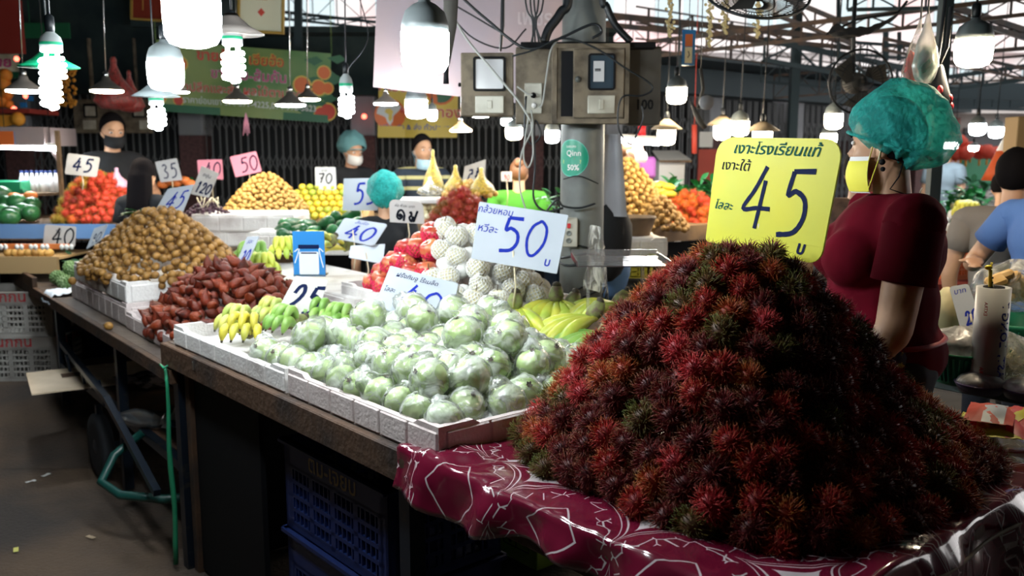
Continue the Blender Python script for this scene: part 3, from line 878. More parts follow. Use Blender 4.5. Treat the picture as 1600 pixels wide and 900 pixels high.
def pile(hf, rect, d, F, ang, protos, n_max, label, group, stuff_proto=None, layers=1, sink=None, spin=None, rn=RN, labelf=None, scale=.08, n=9000):
    """one thing per fruit on the outside of the heap (the n_max that show largest); fruit further in as one counted-out mass"""
    pts = darts(hf, *rect, d, n, rn)
    items = []
    for (v, u, z) in pts:
        w = F(v, u, z); nn = Rz(ang).to_3x3() @ normal(hf, v, u)
        view = (Vector((0, 0, CAMH))-w); dist = view.length
        items.append((nn.dot(view.normalized()) > -.15, dist, w, nn))
    items.sort(key=lambda q: (not q[0], q[1]))
    k = 0; rest = []; made = []
    for (vis, dist, w, nn) in items:
        if vis and k < n_max:
            k += 1
            X = Tr(w) @ (spin(nn, rn) if spin else rrot(rn)) @ Sc(1+rn.uniform(-scale, scale))
            lb = labelf(w, k) if labelf else label
            o = protos.put(rn.randrange(len(protos.o)) if k > len(protos.o) else k-1, X, lb, group)
            made.append((o, w))
        else: rest.append(w)
    if stuff_proto is not None:
        b = MB()
        for L in range(layers):
            for (v, u, z) in darts(lambda a, c: (None if hf(a, c) is None else hf(a, c)-d*.78*(L+1)), *rect, d*1.0, n//2, rn):
                w = F(v, u, z)
                if z > F(0, 0, 0)[2] + BASE[0]: rest.append(w)
        for w in rest: stuff_proto(b, w, rn)
        return made, b
    return made, None
BASE = [.75]
ORD = ['first', 'second', 'third', 'fourth', 'fifth', 'sixth', 'seventh', 'eighth', 'ninth', 'tenth', 'eleventh', 'twelfth', 'thirteenth', 'fourteenth', 'fifteenth', 'sixteenth', 'seventeenth', 'eighteenth', 'nineteenth', 'twentieth', 'twenty-first', 'twenty-second', 'twenty-third', 'twenty-fourth', 'twenty-fifth']
def row_labels(objs, what, rowpx, where):
    "name each by its row in the picture (counted from the bottom) and its place from the left"
    L = sorted(objs, key=lambda o: -pix(o.matrix_basis.translation)[1])
    if not L: return
    rows = []; y0 = None
    for o in L:
        y = pix(o.matrix_basis.translation)[1]
        if y0 is None or y0-y > rowpx: rows.append([]); y0 = y
        rows[-1].append(o)
    for i, r in enumerate(rows):
        r.sort(key=lambda o: pix(o.matrix_basis.translation)[0])
        for j, o in enumerate(r):
            o['label'] = '%s, %s from left in %s row up %s' % (what, ORD[min(j, 24)], ORD[min(i, 24)], where)

# -------- rambutans
def rmat(name, base, mid, tip):
    m = bpy.data.materials.new(name); m.use_nodes = True; nt = m.node_tree; N = nt.nodes; L = nt.links; bs = N['Principled BSDF']
    at = N.new('ShaderNodeAttribute'); at.attribute_name = 'tip'
    cr = N.new('ShaderNodeValToRGB'); e = cr.color_ramp.elements
    e[0].color = (*base, 1); e[1].color = (*tip, 1); e[1].position = 1.; x = e.new(.55); x.color = (*mid, 1)
    L.new(at.outputs['Fac'], cr.inputs[0]); L.new(cr.outputs[0], bs.inputs['Base Color']); bs.inputs['Roughness'].default_value = .5; bs.inputs['Specular IOR Level'].default_value = .22
    MATS[name] = m
rmat('rambutan_red', (.20, .008, .010), (.42, .025, .020), (.36, .15, .03))
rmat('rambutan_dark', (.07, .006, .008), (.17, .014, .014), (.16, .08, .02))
rmat('rambutan_orange', (.26, .03, .012), (.40, .08, .018), (.26, .18, .025))
rmat('rambutan_green', (.08, .035, .012), (.13, .10, .018), (.08, .15, .025))
rmat('rambutan_pink', (.30, .02, .03), (.52, .045, .045), (.35, .08, .05))
def rambutan_mesh(b, c, X0, nh, hl, r=.0225, seg=3, rn=RN, hw=.00075, core=12):
    X = Tr(c) @ X0
    b.ball((0, 0, 0), (r, r, r*1.15), core, X=X, disp=lambda p: 1+.05*nz(p, 4))
    for i in range(nh):
        z = 1-2*(i+.5)/nh; ph = i*2.39996+rn.uniform(-.3, .3); q = math.sqrt(1-z*z)
        d = Vector((q*math.cos(ph), q*math.sin(ph), z)); p = Vector((d.x*r, d.y*r, d.z*r*1.15))
        L = hl*rn.uniform(.8, 1.35); side = d.orthogonal(); side.rotate(Quaternion(d, rn.uniform(0, 6.28)))
        bend = side*L*rn.uniform(.15, .75)
        pts = [p-d*.001, p+d*L*.55+bend*.25, p+d*L*.9+bend*.95]
        a = d.cross(side).normalized(); e = side
        vs = []
        for k, (pt, w) in enumerate(zip(pts[:2], (hw*1.25, hw*.8))):
            for j in range(seg):
                an = 2*PI*j/seg; vs.append(pt+a*(w*math.cos(an))+e*(w*math.sin(an)))
        vs.append(pts[2])
        fs = [(j, (j+1) % seg, seg+(j+1) % seg, seg+j) for j in range(seg)]+[(seg+j, seg+(j+1) % seg, 2*seg) for j in range(seg)]
        b.add(vs, fs, 0, True, X, att=[.12]*seg+[.6]*seg+[1.])
ram = []
for i, m in enumerate(['rambutan_red', 'rambutan_dark', 'rambutan_red', 'rambutan_orange', 'rambutan_dark', 'rambutan_green', 'rambutan_pink', 'rambutan_red', 'rambutan_dark', 'rambutan_dark']):
    b = MB(); rambutan_mesh(b, (0, 0, 0), Matrix.Identity(4), 330, .0205, .0240+.0012*(i % 3), 3, random.Random(i))
    ram.append(tag(b.build('rambutan', m), 'hairy dark red rambutan in the big near heap on red patterned cloth', 'fruit', 'rambutans in the big near heap'))
CV, CU, RV, RU = .62, .52, .52, .50
tabL = [(0, 1), (.22, .99), (.35, .87), (.5, .72), (.73, .42), (.9, .15), (1, 0)]
tabR = [(0, .98), (.18, .86), (.3, .74), (.45, .57), (.57, .38), (.75, .2), (1, 0)]
def hf_ram(v, u):
    a, c = (v-CV)/RV, (u-CU)/RU
    r = (abs(a)**3+abs(c)**3)**(1/3)
    if r > 1: return None
    side = (a*VD.x*RV + c*UD.x*RU)/.5     # towards world +x
    k = smoothstep(-.45, .30, side)
    h = lerp_tab(tabL, r)*(1-k)+lerp_tab(tabR, r)*k
    return .775+.50*h+.012*nz((v*9, u*9, 0))
rn = random.Random(5)
def stuff_ram(b, w, rn): rambutan_mesh(b, w, rrot(rn), 120, .019, .0245, 3, rn, .0011, 8)
BASE[0] = .77
made, sb = pile(hf_ram, (.05, 1.16, .0, 1.04), .0535, T, ANG, Protos(ram), 300, None, 'rambutans in the big near heap', stuff_ram, 2, rn=rn, n=14000)
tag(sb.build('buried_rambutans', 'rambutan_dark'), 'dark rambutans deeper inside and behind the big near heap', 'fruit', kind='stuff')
# the few that stand out by colour
_w = {'rambutan_green': ('yellow-green haired rambutan', 'paler green-tipped rambutans in the near heap'), 'rambutan_orange': ('orange-haired rambutan', 'orange rambutans in the near heap'), 'rambutan_pink': ('bright pinkish red rambutan', 'brightest rambutans in the near heap'), 'rambutan_dark': ('very dark maroon rambutan', 'dark rambutans in the near heap'), 'rambutan_red': ('deep red rambutan', 'red rambutans in the near heap')}
for o, w in made:
    a, g = _w[o.data.materials[0].name]
    o['group'] = 'rambutans in the big near heap'; o['k'] = a
row_labels([o for o, w in made], 'RAM', 34, 'of near heap')
for o, w in made: o['label'] = o['label'].replace('RAM', o['k']); del o['k']

# -------- longkong
mat('longkong_skin', (.25, .12, .022), .55, col2=(.17, .08, .015), nscale=60, nlo=.5, nhi=.75, rand=.2, rcol=(.32, .165, .035))
mat('twig', (.12, .08, .04), .8)
lk = []
for i in range(3):
    b = MB(); b.ball((0, 0, 0), (.0205, .0205, .0215+.001*i), 14, disp=lambda p: 1+.012*nz(p, 2, i)); o = b.build('longkong', 'longkong_skin')
    b = MB(); b.tube([(0, 0, .020), (.001, 0, .028)], [.0035, .002], 6); b.build('stem', 'twig', o)
    lk.append(tag(o, 'round tan longkong fruit in the tall heap on stacked foam trays', 'fruit', 'longkong heap on the cart'))
def hf_lk(v, u):
    a, c = (v-.45)/.42, (u-1.62)/.66
    r = math.sqrt(a*a+c*c)
    if r > 1: return None
    return .86+.33*(lerp_tab([(0, 1), (.2, .97), (.45, .72), (.7, .42), (.88, .17), (1, .02)], r))+.012*nz((v*8, u*8, 3))
def stuff_lk(b, w, rn): b.ball(w, .0195, 8)
BASE[0] = .84
made, sb = pile(hf_lk, (.02, .9, .95, 2.3), .0435, K, ANG2, Protos(lk), 300, None, 'longkong heap on the cart', stuff_lk, 1, rn=random.Random(3), n=12000)
tag(sb.build('buried_longkong', 'longkong_skin'), 'tan longkong fruit filling the inside and back of the tall heap', 'fruit', kind='stuff')
b = MB(); rn = random.Random(8)
for i in range(16):
    v, u = rn.uniform(.12, .6), rn.uniform(1.15, 2.1); z = hf_lk(v, u)
    if z is None: continue
    p = K(v, u, z+.012); d = Vector((rn.uniform(-1, 1), rn.uniform(-1, 1), rn.uniform(-.3, .4)))*.05
    b.tube([p-d, p+Vector((0, 0, .008)), p+d], [.0018, .0022, .0015], 5)
tag(b.build('loose_twigs', 'twig'), 'thin brown twigs among the longkong fruit', 'twig', kind='stuff')
for (p, lb) in ((K(.0, 1.02, .65+.0185), 'single longkong fruit lying on the cart edge below the trays'), (K(-.025, 1.62, .825), 'single longkong hanging over the rim of the upper foam tray')):
    o = dup(lk[0], Tr(p) @ rrot(RN), lb); o['group'] = 'stray longkong'; 
mat('leaf_green', (.02, .22, .06), .45, rand=.3); mat('leaf_dark', (.012, .07, .03), .5, rand=.3)
def leaf(b, p, d, L, w, mi=0, droop=.3, X=None):
    d = Vector(d).normalized(); s = d.cross(Vector((0, 0, 1)))
    s = s.normalized() if s.length > .01 else Vector((1, 0, 0))
    vs = []
    for i in range(7):
        t_ = i/6; c = Vector(p)+d*L*t_+Vector((0, 0, -droop*L*t_*t_)); ww = w*math.sin(PI*min(1, t_*.9+.06))/2
        vs += [c-s*ww+Vector((0, 0, ww*.3)), c, c+s*ww+Vector((0, 0, ww*.3))]
    fs = []
    for i in range(6):
        a = i*3; fs += [(a, a+1, a+4, a+3), (a+1, a+2, a+5, a+4)]
    b.add(vs, fs, mi, True, X)
b = MB(); p = W(222, 332, 5.05)
for i in range(7): leaf(b, p+Vector((0, 0, -.02)), (RN.uniform(-1, 1), RN.uniform(-.6, .6), RN.uniform(.2, .6)), .13, .045)
tag(b.build('leaf_sprig', 'leaf_green'), 'bright green leaves on top of the longkong heap', 'leaves')

# -------- salak
mat('salak_skin', (.13, .016, .006), .38, col2=(.04, .008, .005), nscale=45, nlo=.4, nhi=.7, bump=.5, bscale=160, rand=.35, rcol=(.21, .035, .010), spec=.35)
sl = []
for i in range(4):
    b = MB(); L = .062+.006*i; R_ = .022+.001*i
    prof = [(0, -L*.42), (R_*.5, -L*.38), (R_*.93, -L*.2), (R_, 0), (R_*.85, L*.2), (R_*.5, L*.4), (R_*.18, L*.56), (.0008, L*.68)]
    X = Matrix.Identity(4)
    b.lathe(prof, 12, wob=lambda q, z: 1+.06*math.sin(3*q+z*60))
    for v in range(len(b.v)):
        x, y, z = b.v[v]; b.v[v] = (x+max(0, z)**2*5*(.6+.3*i), y, z)
    o = b.build('salak', 'salak_skin')
    b = MB(); b.tube([(0, 0, -L*.40), (.002, 0, -L*.52)], [.004, .0025], 6); b.build('stem', 'twig', o)
    sl.append(tag(o, 'brown-red pointed salak', 'fruit'))
def hf_sl(v, u):
    a, c = (v-.44)/.37, (u-.50)/.60
    r = (abs(a)**2.4+abs(c)**2.4)**(1/2.4)
    if r > 1: return None
    return .70+.30*lerp_tab([(0, 1), (.3, .9), (.6, .6), (.85, .25), (1, .06)], r)+.02*nz((v*7, u*7, 5))
def stuff_sl(b, w, rn): b.ball(w, (.024, .022, .026), 8)
BASE[0] = .68
def sp_salak(nn, rn): return arrow(nn+Vector((rn.gauss(0, .9), rn.gauss(0, .9), rn.gauss(0, .5))))
made, sb = pile(hf_sl, (.05, .83, -.1, 1.12), .049, K, ANG2, Protos(sl), 160, None, 'salak in the foam tray on the cart', stuff_sl, 1, rn=random.Random(4), spin=sp_salak, n=9000)
tag(sb.build('buried_salak', 'salak_skin'), 'dark salak fruit filling the inside of the heap', 'fruit', kind='stuff')
row_labels([o for o, w in made], 'pointed brown-red salak', 9, 'of the salak heap')

# -------- guavas in thin bags
mat('guava_skin', (.44, .62, .22), .5, col2=(.58, .72, .36), nscale=9, nlo=.35, nhi=.65, bump=.25, bscale=26, rand=.12, sss=.0)
mat('guava_calyx', (.10, .07, .04), .8)
film('thin_bag', (.95, .98, .96), gloss=.12, milky=.30, rough=.2, bump=.7, bscale=30, patch=.85, fres=.6)
gv = []
for i in range(6):
    rr = random.Random(20+i)
    b = MB(); b.ball((0, 0, 0), (.052, .050, .049), 22, disp=lambda p: 1+.045*nz(p, 1.6, i)+.02*math.sin(5*math.atan2(p.y, p.x))*abs(p.z))
    o = b.build('wrapped_guava', 'guava_skin')
    b = MB()
    for k in range(5): leaf(b, (0, 0, .047), (math.cos(k*1.26), math.sin(k*1.26), .6), .012, .008, droop=-.2)
    b.ball((0, 0, .0475), (.006, .006, .004), 8); b.build('calyx', 'guava_calyx', o)
    tw = Vector((rr.uniform(-1, 1), rr.uniform(-1, 1), rr.uniform(-.1, .8))).normalized()
    def bagd(p, i=i, tw=tw):
        k = p.normalized().dot(tw)
        crease = abs(nz(p, 2.2, i*3.1)); fine = nz(p, 6, i)
        return 1.07+.16*crease+.035*fine+ .85*max(0, k-.80)*3*(1+.8*nz(p, 12, i))
    b = MB(); b.ball((0, 0, 0), (.053, .053, .052), 34, disp=bagd)
    b.build('plastic_bag', 'thin_bag', o)
    gv.append(tag(o, 'pale green guava wrapped in a clear plastic bag', 'fruit'))
pg = Protos(gv)
gmade = []
rn = random.Random(31)
def gput(v, u, z, k):
    w = T(v, u, z); X = Tr(w) @ arrow(Vector((rn.gauss(0, .7), rn.gauss(-.5, .6), 1))) @ Rz(rn.uniform(0, 6.3)) @ Sc(rn.uniform(.9, 1.07))
    gmade.append(pg.put(k, X, None, 'bagged guavas in the foam trays'))
k = 0
for i in range(8):
    for j in range(11):
        v = .075+i*.104+rn.uniform(-.008, .008); u = 1.065+(j+.5*(i % 2))*.102+rn.uniform(-.008, .008)
        if v > .86 or u > 2.12-.1*(i > 5) or (v > .72 and u < 1.30): continue
        gput(v, u, .825, k); k += 1
for i in range(6):
    for j in range(9):
        v = .135+i*.106+rn.uniform(-.012, .012); u = 1.15+(j+.5*((i+1) % 2))*.104+rn.uniform(-.012, .012)
        if v > .80 or u > 2.02 or (v > .60 and u < 1.45): continue
        if rn.random() < (.55 if i == 0 else .1): continue
        gput(v, u, .895+rn.uniform(-.005, .005), k); k += 1
for (v, u) in ((.36, 1.36), (.45, 1.25), (.55, 1.38), (.52, 1.52), (.42, 1.66), (.58, 1.70), (.68, 1.62), (.50, 1.83), (.64, 1.86), (.70, 1.95), (.3, 1.8)):
    gput(v, u, .962, k); k += 1
row_labels(gmade, 'bagged guava', 16, 'in the trays')
b = MB(); b.sheet(lambda p, q: (T(.08+.80*p, 1.03+1.05*q, .80+.045*abs(nz((p*7, q*7, 1), 1))+.02*nz((p*20, q*20, 1), 1))), 40, 50)
tag(b.build('tray_film', 'thin_bag'), 'loose clear film lining the guava trays between the fruit', 'plastic film')

# -------- bananas
def bmat(name, c1, c2):
    mat(name, c1, .42, col2=c2, nscale=9, nlo=.35, nhi=.65, rand=.12, stretch=(1, 1, 1))
bmat('banana_mixed', (.62, .62, .08), (.34, .48, .06))
bmat('banana_green', (.16, .34, .06), (.28, .46, .10))
bmat('banana_yellow', (.66, .56, .05), (.55, .55, .09))
bmat('banana_small', (.33, .46, .10), (.56, .54, .12))
mat('banana_tip', (.05, .04, .025), .8); mat('banana_crown', (.20, .24, .07), .7, col2=(.13, .09, .06), nscale=40)
def finger(b, p0, p1, sag, r, n=9):
    "curved five-sided fruit from crown p0 to tip p1"
    p0, p1 = Vector(p0), Vector(p1); pts = []; rs = []
    for i in range(n+1):
        t_ = i/n; pts.append(p0.lerp(p1, t_)+Vector(sag)*math.sin(PI*t_)); rs.append(r*lerp_tab([(0, .38), (.12, .55), (.25, .92), (.5, 1.04), (.8, .92), (.93, .6), (1, .3)], t_))
    b.tube(pts, rs, 7)
    e = (pts[-1]-pts[-2]).normalized()
    b.tube([pts[-1]-e*.002, pts[-1]+e*.008], [r*.3, r*.22], 6, 1)
def banana_hand(label, loc, rz, m, nf=6, L=.19, r=.019, spread=1.0, up=.0, two=True, tilt=0., group=None):
    t = thing('banana_hand', label, 'bananas', loc, rz, group)
    if tilt: t.rotation_euler[0] = tilt
    for k in range(nf):
        a = (k-(nf-1)/2)/max(1, (nf-1)/2)*spread*.55
        p0 = (math.sin(a)*.03, -.02, .055); p1 = (math.sin(a)*L*1.0, -math.cos(a)*L, r+.002)
        b = MB(); finger(b, p0, p1, (math.sin(a)*.03, -.025, .035), r*RN.uniform(.93, 1.05)); b.build('banana', [m, 'banana_tip'], t)
    if two:
        for k in range(nf-1):
            a = (k-(nf-2)/2)/max(1, (nf-2)/2)*spread*.42
            b = MB(); finger(b, (math.sin(a)*.02, -.01, .075), (math.sin(a)*L*.9, -math.cos(a)*L*.86, .045+r), (math.sin(a)*.02, -.02, .05), r*.95); b.build('banana', [m, 'banana_tip'], t)
    b = MB(); b.tube([(0, -.035, .06), (0, -.01, .075), (0, .012, .09), (0, .02, .10)], [.026, .032, .026, .02], 9, flat=1.0); b.ball((0, .022, .102), (.02, .012, .018), 9, 1); b.build('crown', ['banana_crown', 'banana_tip'], t)
    return t
gb = 'large banana hands behind the guava trays'
def bh(label, x, y, Y, rz, m, nf, L, r, tilt, spread=1.3, two=False):
    p = W(x, y, Y); banana_hand(label, (p.x, p.y, p.z-.085), rz, m, nf, L, r, spread, two=two, tilt=tilt, group=gb)
bh('yellow-green banana hand standing left, its brown crown beneath the 50 price card', 812, 458, 3.42, -.35, 'banana_mixed', 7, .235, .027, .62, 1.5)
bh('yellow banana hand in the middle with the highest cut crown', 873, 448, 3.62, -.25, 'banana_mixed', 6, .20, .024, .6, 1.4)
bh('banana hand pointing left, its cut crown near the rambutan heap', 943, 478, 3.25, -1.12, 'banana_mixed', 4, .28, .028, .34, .8)
bh('green banana hand lowest beside the rambutan heap', 962, 506, 3.10, -1.2, 'banana_green', 4, .25, .026, .28, .75)
bh('yellow-green banana hand at the far right, partly behind the rambutans', 980, 462, 3.5, -1.3, 'banana_mixed', 4, .25, .027, .2, .75)
bh('banana hand at the back between the steel pole and crowned bananas', 905, 462, 3.6, -.9, 'banana_mixed', 5, .22, .025, .4, .9)
gs = 'small bananas in the foam tray'
for i, (v, u, a, m, lb) in enumerate([(.20, 2.55, -1.2, 'banana_small', 'small green and yellow bananas at the left front of their foam tray'),
    (.14, 2.38, -1.0, 'banana_yellow', 'speckled yellow small banana cluster lying at the front rim of the tray'),
    (.34, 2.42, -1.3, 'banana_green', 'small green banana cluster below the 25 price card'),
    (.38, 2.62, -1.4, 'banana_small', 'small banana cluster next to the salak, behind the yellow ones'),
    (.52, 2.50, -1.5, 'banana_green', 'upright green small bananas directly below the 25 card'),
    (.52, 2.32, -1.2, 'banana_green', 'dark green small banana cluster touching the guavas')]):
    banana_hand(lb, T(v, u, .775), ANG+a+.2*math.sin(i*2), m, 4, .125, .017, 1.0, group=gs, tilt=-.35)
gl = 'banana hands left of the payment card'
for (x, y, Y, a, m, lb) in [(412, 432, 4.5, .9, 'banana_mixed', 'yellow-green banana hand left of the blue payment card, lowest'),
    (440, 405, 4.85, 1.3, 'banana_mixed', 'banana hand with crown just left of the blue payment card'),
    (405, 410, 5.1, .8, 'banana_green', 'green banana hand at the far left behind the salak'),
    (520, 400, 4.5, .1, 'banana_mixed', 'banana hand with drooping fingers between payment card and apples'),
    (545, 405, 4.7, -.5, 'banana_yellow', 'curved banana hand behind the apples under the lower 40 card')]:
    banana_hand(lb, W(x, y, Y), a-PI/4, m, 6, .2, .02, 1.0, group=gl)
mat('banana_lady', (.62, .58, .08), .45, rand=.15)
for (x, y, lb) in ((38, 425, 'ripe short banana bunch at the left tip of the cart'), (58, 422, 'second ripe short banana bunch next to the custard apples')):
    p = P(x, y, .66); banana_hand(lb, p, 1.2 if x < 50 else .8, 'banana_lady', 5, .13, .022, 1.0)
# raised crates under the bananas left of the payment card
foam_box('foam_box', 'white foam box lifting the banana hands left of the payment card', K(1.05, .75, .65), ANG2, .5, 1.5, .2, 'foam', lid=True)

# -------- custard apples and green leaves on the cart's far part
mat('custard_skin', (.10, .20, .06), .7, col2=(.20, .30, .14), nscale=30)
rn = random.Random(9); cu = []
b = MB(); b.ball((0, 0, 0), .045, 14)
for i in range(70):
    z = 1-2*(i+.5)/70; ph = i*2.39996; q = math.sqrt(1-z*z); b.ball((q*math.cos(ph)*.044, q*math.sin(ph)*.044, z*.044), .0075, 6)
o = tag(b.build('custard_apple', 'custard_skin'), 'knobbly green custard apple', 'fruit')
pc = Protos([o]); L_ = []
for (v, u, z) in ((.12, 2.55, .70), (.14, 2.68, .70), (.13, 2.81, .70), (.24, 2.6, .70), (.25, 2.74, .70), (.18, 2.62, .765), (.2, 2.75, .765), (.27, 2.68, .78), (.36, 2.62, .70), (.36, 2.76, .70), (.3, 2.5, .70)):
    L_.append(pc.put(0, Tr(K(v, u, z)) @ rrot(rn), None, 'custard apples on the cart'))
row_labels(L_, 'knobbly green custard apple', 8, 'left of the longkong')
b = MB()
for i in range(26): leaf(b, K(rn.uniform(.2, .5), rn.uniform(2.5, 3.1), .70+rn.uniform(0, .1)), (rn.uniform(-1, 1), rn.uniform(-1, 1), rn.uniform(.1, 1)), .09, .035)
tag(b.build('green_leaves', 'leaf_dark'), 'dark green leaves round the custard apples', 'leaves', kind='stuff')
b = MB(); b.sheet(lambda p, q: (K(-.03+.22*p, 2.25+.25*q, .668+.02*nz((p*6, q*6, 0), 1)-(.12*max(0, .12-p)*4 if p < .12 else 0))), 14, 14)
mat('tissue', (.55, .62, .70), .9); tag(b.build('paper_cloth', 'tissue'), 'crumpled pale blue-white cloth on the cart edge beside the foam boxes', 'cloth')

# -------- apples and pears
mat('apple_skin', (.50, .05, .035), .3, col2=(.72, .32, .12), nscale=14, nlo=.45, nhi=.75, rand=.15)
mat('pear_skin', (.84, .76, .48), .45, col2=(.82, .80, .58), nscale=6)
mat('net_white', (.86, .86, .82), .7); mat('net_pink', (.75, .02, .10), .6)
def net(b, r, z0, z1, n, w, m=0, rows=7, flare=0.):
    "diamond net sleeve over a ball of radius r from height z0 to z1 (fractions)"
    for k in range(n):
        for s in (1, -1):
            pts = []
            for i in range(rows+1):
                t_ = i/rows; z = z0+(z1-z0)*t_; q = math.sqrt(max(.02, 1-z*z)) if abs(z) < 1 else .15
                a = 2*PI*k/n + s*t_*rows*PI/n*.9
                pts.append(((q+flare*max(0, z-.6))*r*math.cos(a), (q+flare*max(0, z-.6))*r*math.sin(a), z*r))
            b.tube(pts, w, 4, m, cap=False)
ap = []
for i in range(2):
    b = MB(); pr = [(.001, -.036), (.018, -.041), (.034, -.03), (.045, -.005), (.045, .015), (.036, .034), (.018, .039), (.006, .034), (.001, .028)]
    b.lathe(pr, 20, wob=lambda q, z: 1+.02*math.sin(2*q+i)); o = b.build('apple', 'apple_skin')
    b = MB(); b.tube([(0, 0, .026), (.002, 0, .04), (.005, 0, .05)], .0015, 5); b.build('stem', 'twig', o)
    b = MB(); net(b, .048, -.95, .22, 14, .0024, rows=6); b.build('foam_net', 'net_pink', o)
    ap.append(tag(o, 'red apple', 'fruit'))
pe = []
for i in range(3):
    b = MB(); b.ball((0, 0, 0), (.044, .044, .042), 18, disp=lambda p: 1+.03*nz(p, 2, i)); o = b.build('netted_pear', 'pear_skin')
    b = MB(); b.tube([(0, 0, .04), (.003, 0, .055), (.008, 0, .066)], .002, 5); b.build('stem', 'twig', o)
    b = MB(); net(b, .047, -.93, .88+.1*(i == 2), 15, .0024, rows=10, flare=.3*(i == 2)); b.build('foam_net', 'net_white', o)
    pe.append(tag(o, 'pale pear', 'fruit'))
def hf_fr(v, u):
    a, c = (v-1.15)/.27, (u-2.46)/.48
    r = (abs(a)**2.5+abs(c)**2.5)**(1/2.5)
    if r > 1: return None
    return .90+.29*lerp_tab([(0, 1), (.3, .85), (.6, .55), (.85, .22), (1, .04)], r)
BASE[0] = .88
hf_a = lambda v, u: hf_fr(v, u) if (u-2.46)*1.0-(v-1.15)*.9 > .10 else None
hf_p = lambda v, u: hf_fr(v, u) if (u-2.46)*1.0-(v-1.15)*.9 <= .06 else None
def up_(nn, rn): return arrow(Vector((rn.gauss(0, .25), rn.gauss(0, .25), 1))) @ Rz(rn.uniform(0, 6.3))
rect = (.88, 1.43, 1.97, 2.95)
def st_(b, w, rn): b.ball(w, .043, 10)
made, sb = pile(hf_a, rect, .078, T, ANG, Protos(ap), 60, None, 'apples in pink nets', st_, 1, spin=up_, rn=random.Random(2), scale=.05)
tag(sb.build('buried_apples', 'apple_skin'), 'red apples under the front layer of the heap', 'fruit', kind='stuff')
row_labels([o for o, w in made], 'red apple in pink net', 16, 'of its heap')
made, sb = pile(hf_p, rect, .080, T, ANG, Protos(pe), 60, None, 'pears in white foam nets', st_, 1, spin=up_, rn=random.Random(6), scale=.05)
tag(sb.build('buried_pears', 'net_white'), 'white netted pears under the outer layer of the heap', 'fruit', kind='stuff')
row_labels([o for o, w in made], 'pale pear in white foam net', 16, 'of its heap')
# ================================================================== TABLECLOTH
m = bpy.data.materials.new('vinyl_cloth'); m.use_nodes = True; MATS['vinyl_cloth'] = m
nt = m.node_tree; N = nt.nodes; L = nt.links; bs = N['Principled BSDF']
def mth(op, a, b=None, clamp=False):
    n = N.new('ShaderNodeMath'); n.operation = op; n.use_clamp = clamp
    for i, q in enumerate((a, b)):
        if q is None: continue
        if isinstance(q, (int, float)): n.inputs[i].default_value = q
        else: L.new(q, n.inputs[i])
    return n.outputs[0]
at = N.new('ShaderNodeAttribute'); at.attribute_name = 'pattern'
wn = N.new('ShaderNodeTexNoise'); wn.inputs['Scale'].default_value = 6
L.new(at.outputs['Vector'], wn.inputs['Vector'])
sep = N.new('ShaderNodeSeparateXYZ'); L.new(at.outputs['Vector'], sep.inputs[0])
ww = mth('MULTIPLY', mth('SUBTRACT', wn.outputs[0], .5), .05)
def tri(o, k, ph): return mth('ABSOLUTE', mth('SUBTRACT', mth('FRACT', mth('ADD', mth('MULTIPLY', mth('ADD', o, ww), k), ph)), .5))
ax, ay = tri(sep.outputs[0], 3.0, .2), tri(sep.outputs[1], 3.0, .35)
s_ = mth('ADD', mth('POWER', mth('MULTIPLY', ax, 2), .62), mth('POWER', mth('MULTIPLY', ay, 2), .62))
star = mth('LESS_THAN', s_, .56)
def ring(c, w): return mth('LESS_THAN', mth('ABSOLUTE', mth('SUBTRACT', s_, c)), w)
rings = mth('ADD', mth('ADD', ring(.80, .02), ring(.92, .010)), ring(1.66, .012))
vo = N.new('ShaderNodeTexVoronoi'); vo.feature = 'DISTANCE_TO_EDGE'; vo.inputs['Scale'].default_value = 26; L.new(at.outputs['Vector'], vo.inputs['Vector'])
fl = mth('MULTIPLY', mth('LESS_THAN', vo.outputs['Distance'], .03), mth('MULTIPLY', mth('GREATER_THAN', s_, 1.08), mth('LESS_THAN', s_, 1.30)))
allw = mth('ADD', mth('ADD', star, rings), fl, True)
mx = N.new('ShaderNodeMix'); mx.data_type = 'RGBA'; mx.inputs[6].default_value = (.13, .006, .024, 1); mx.inputs[7].default_value = (.52, .46, .47, 1)
L.new(allw, mx.inputs[0]); L.new(mx.outputs[2], bs.inputs['Base Color'])
bs.inputs['Roughness'].default_value = .16; bs.inputs['Coat Weight'].default_value = .8; bs.inputs['Coat Roughness'].default_value = .08
def cloth(b, v0, v1, u0, u1, nv, nu):
    pats = []
    def f(a, c):
        v = v0+(v1-v0)*a; u = u0+(u1-u0)*c
        edge = .028
        lim = .085+.03*math.sin(u*9)+.03*nz((u*5, 1, 0), 1)+.03*smoothstep(1.0, 1.12, u)
        dv = max(0, -edge-v); du = max(0, -edge-u)
        if dv > 0: dv = dv/(abs(v0)-edge)*lim
        k = max(dv, du)
        fold = abs(nz((v*4, u*4, 0), 1.4, 3)) + .5*abs(nz((v*9, u*9, 2), 1.5, 5))
        near = smoothstep(.24, 0, min(max(v, 0), max(u, 0)+.06))+(.5 if u > .92 else 0)
        h = .008+.020*near*fold
        hang = smoothstep(0, .04, k)
        out_v = -(dv*.22+.014*hang*math.sin(u*26+1)+.02*fold*hang) if dv > 0 else 0
        out_u = -(du*.16+.022*hang*math.sin(v*17)+.025*fold*hang) if du > 0 else 0
        pats.append((v, u, 0))
        return T(max(v, -edge)+out_v, max(u, -edge)+out_u, TZ+h*(1-hang)-k*.97)
    b.sheet(f, nv, nu)
    return pats
b = MB(); pats = cloth(b, -.14, 1.32, -.36, 1.13, 110, 120)
o = b.build('patterned_tablecloth', 'vinyl_cloth')
a = o.data.attributes.new('pattern', 'FLOAT_VECTOR', 'POINT'); a.data.foreach_set('vector', [x for p in pats for x in p])
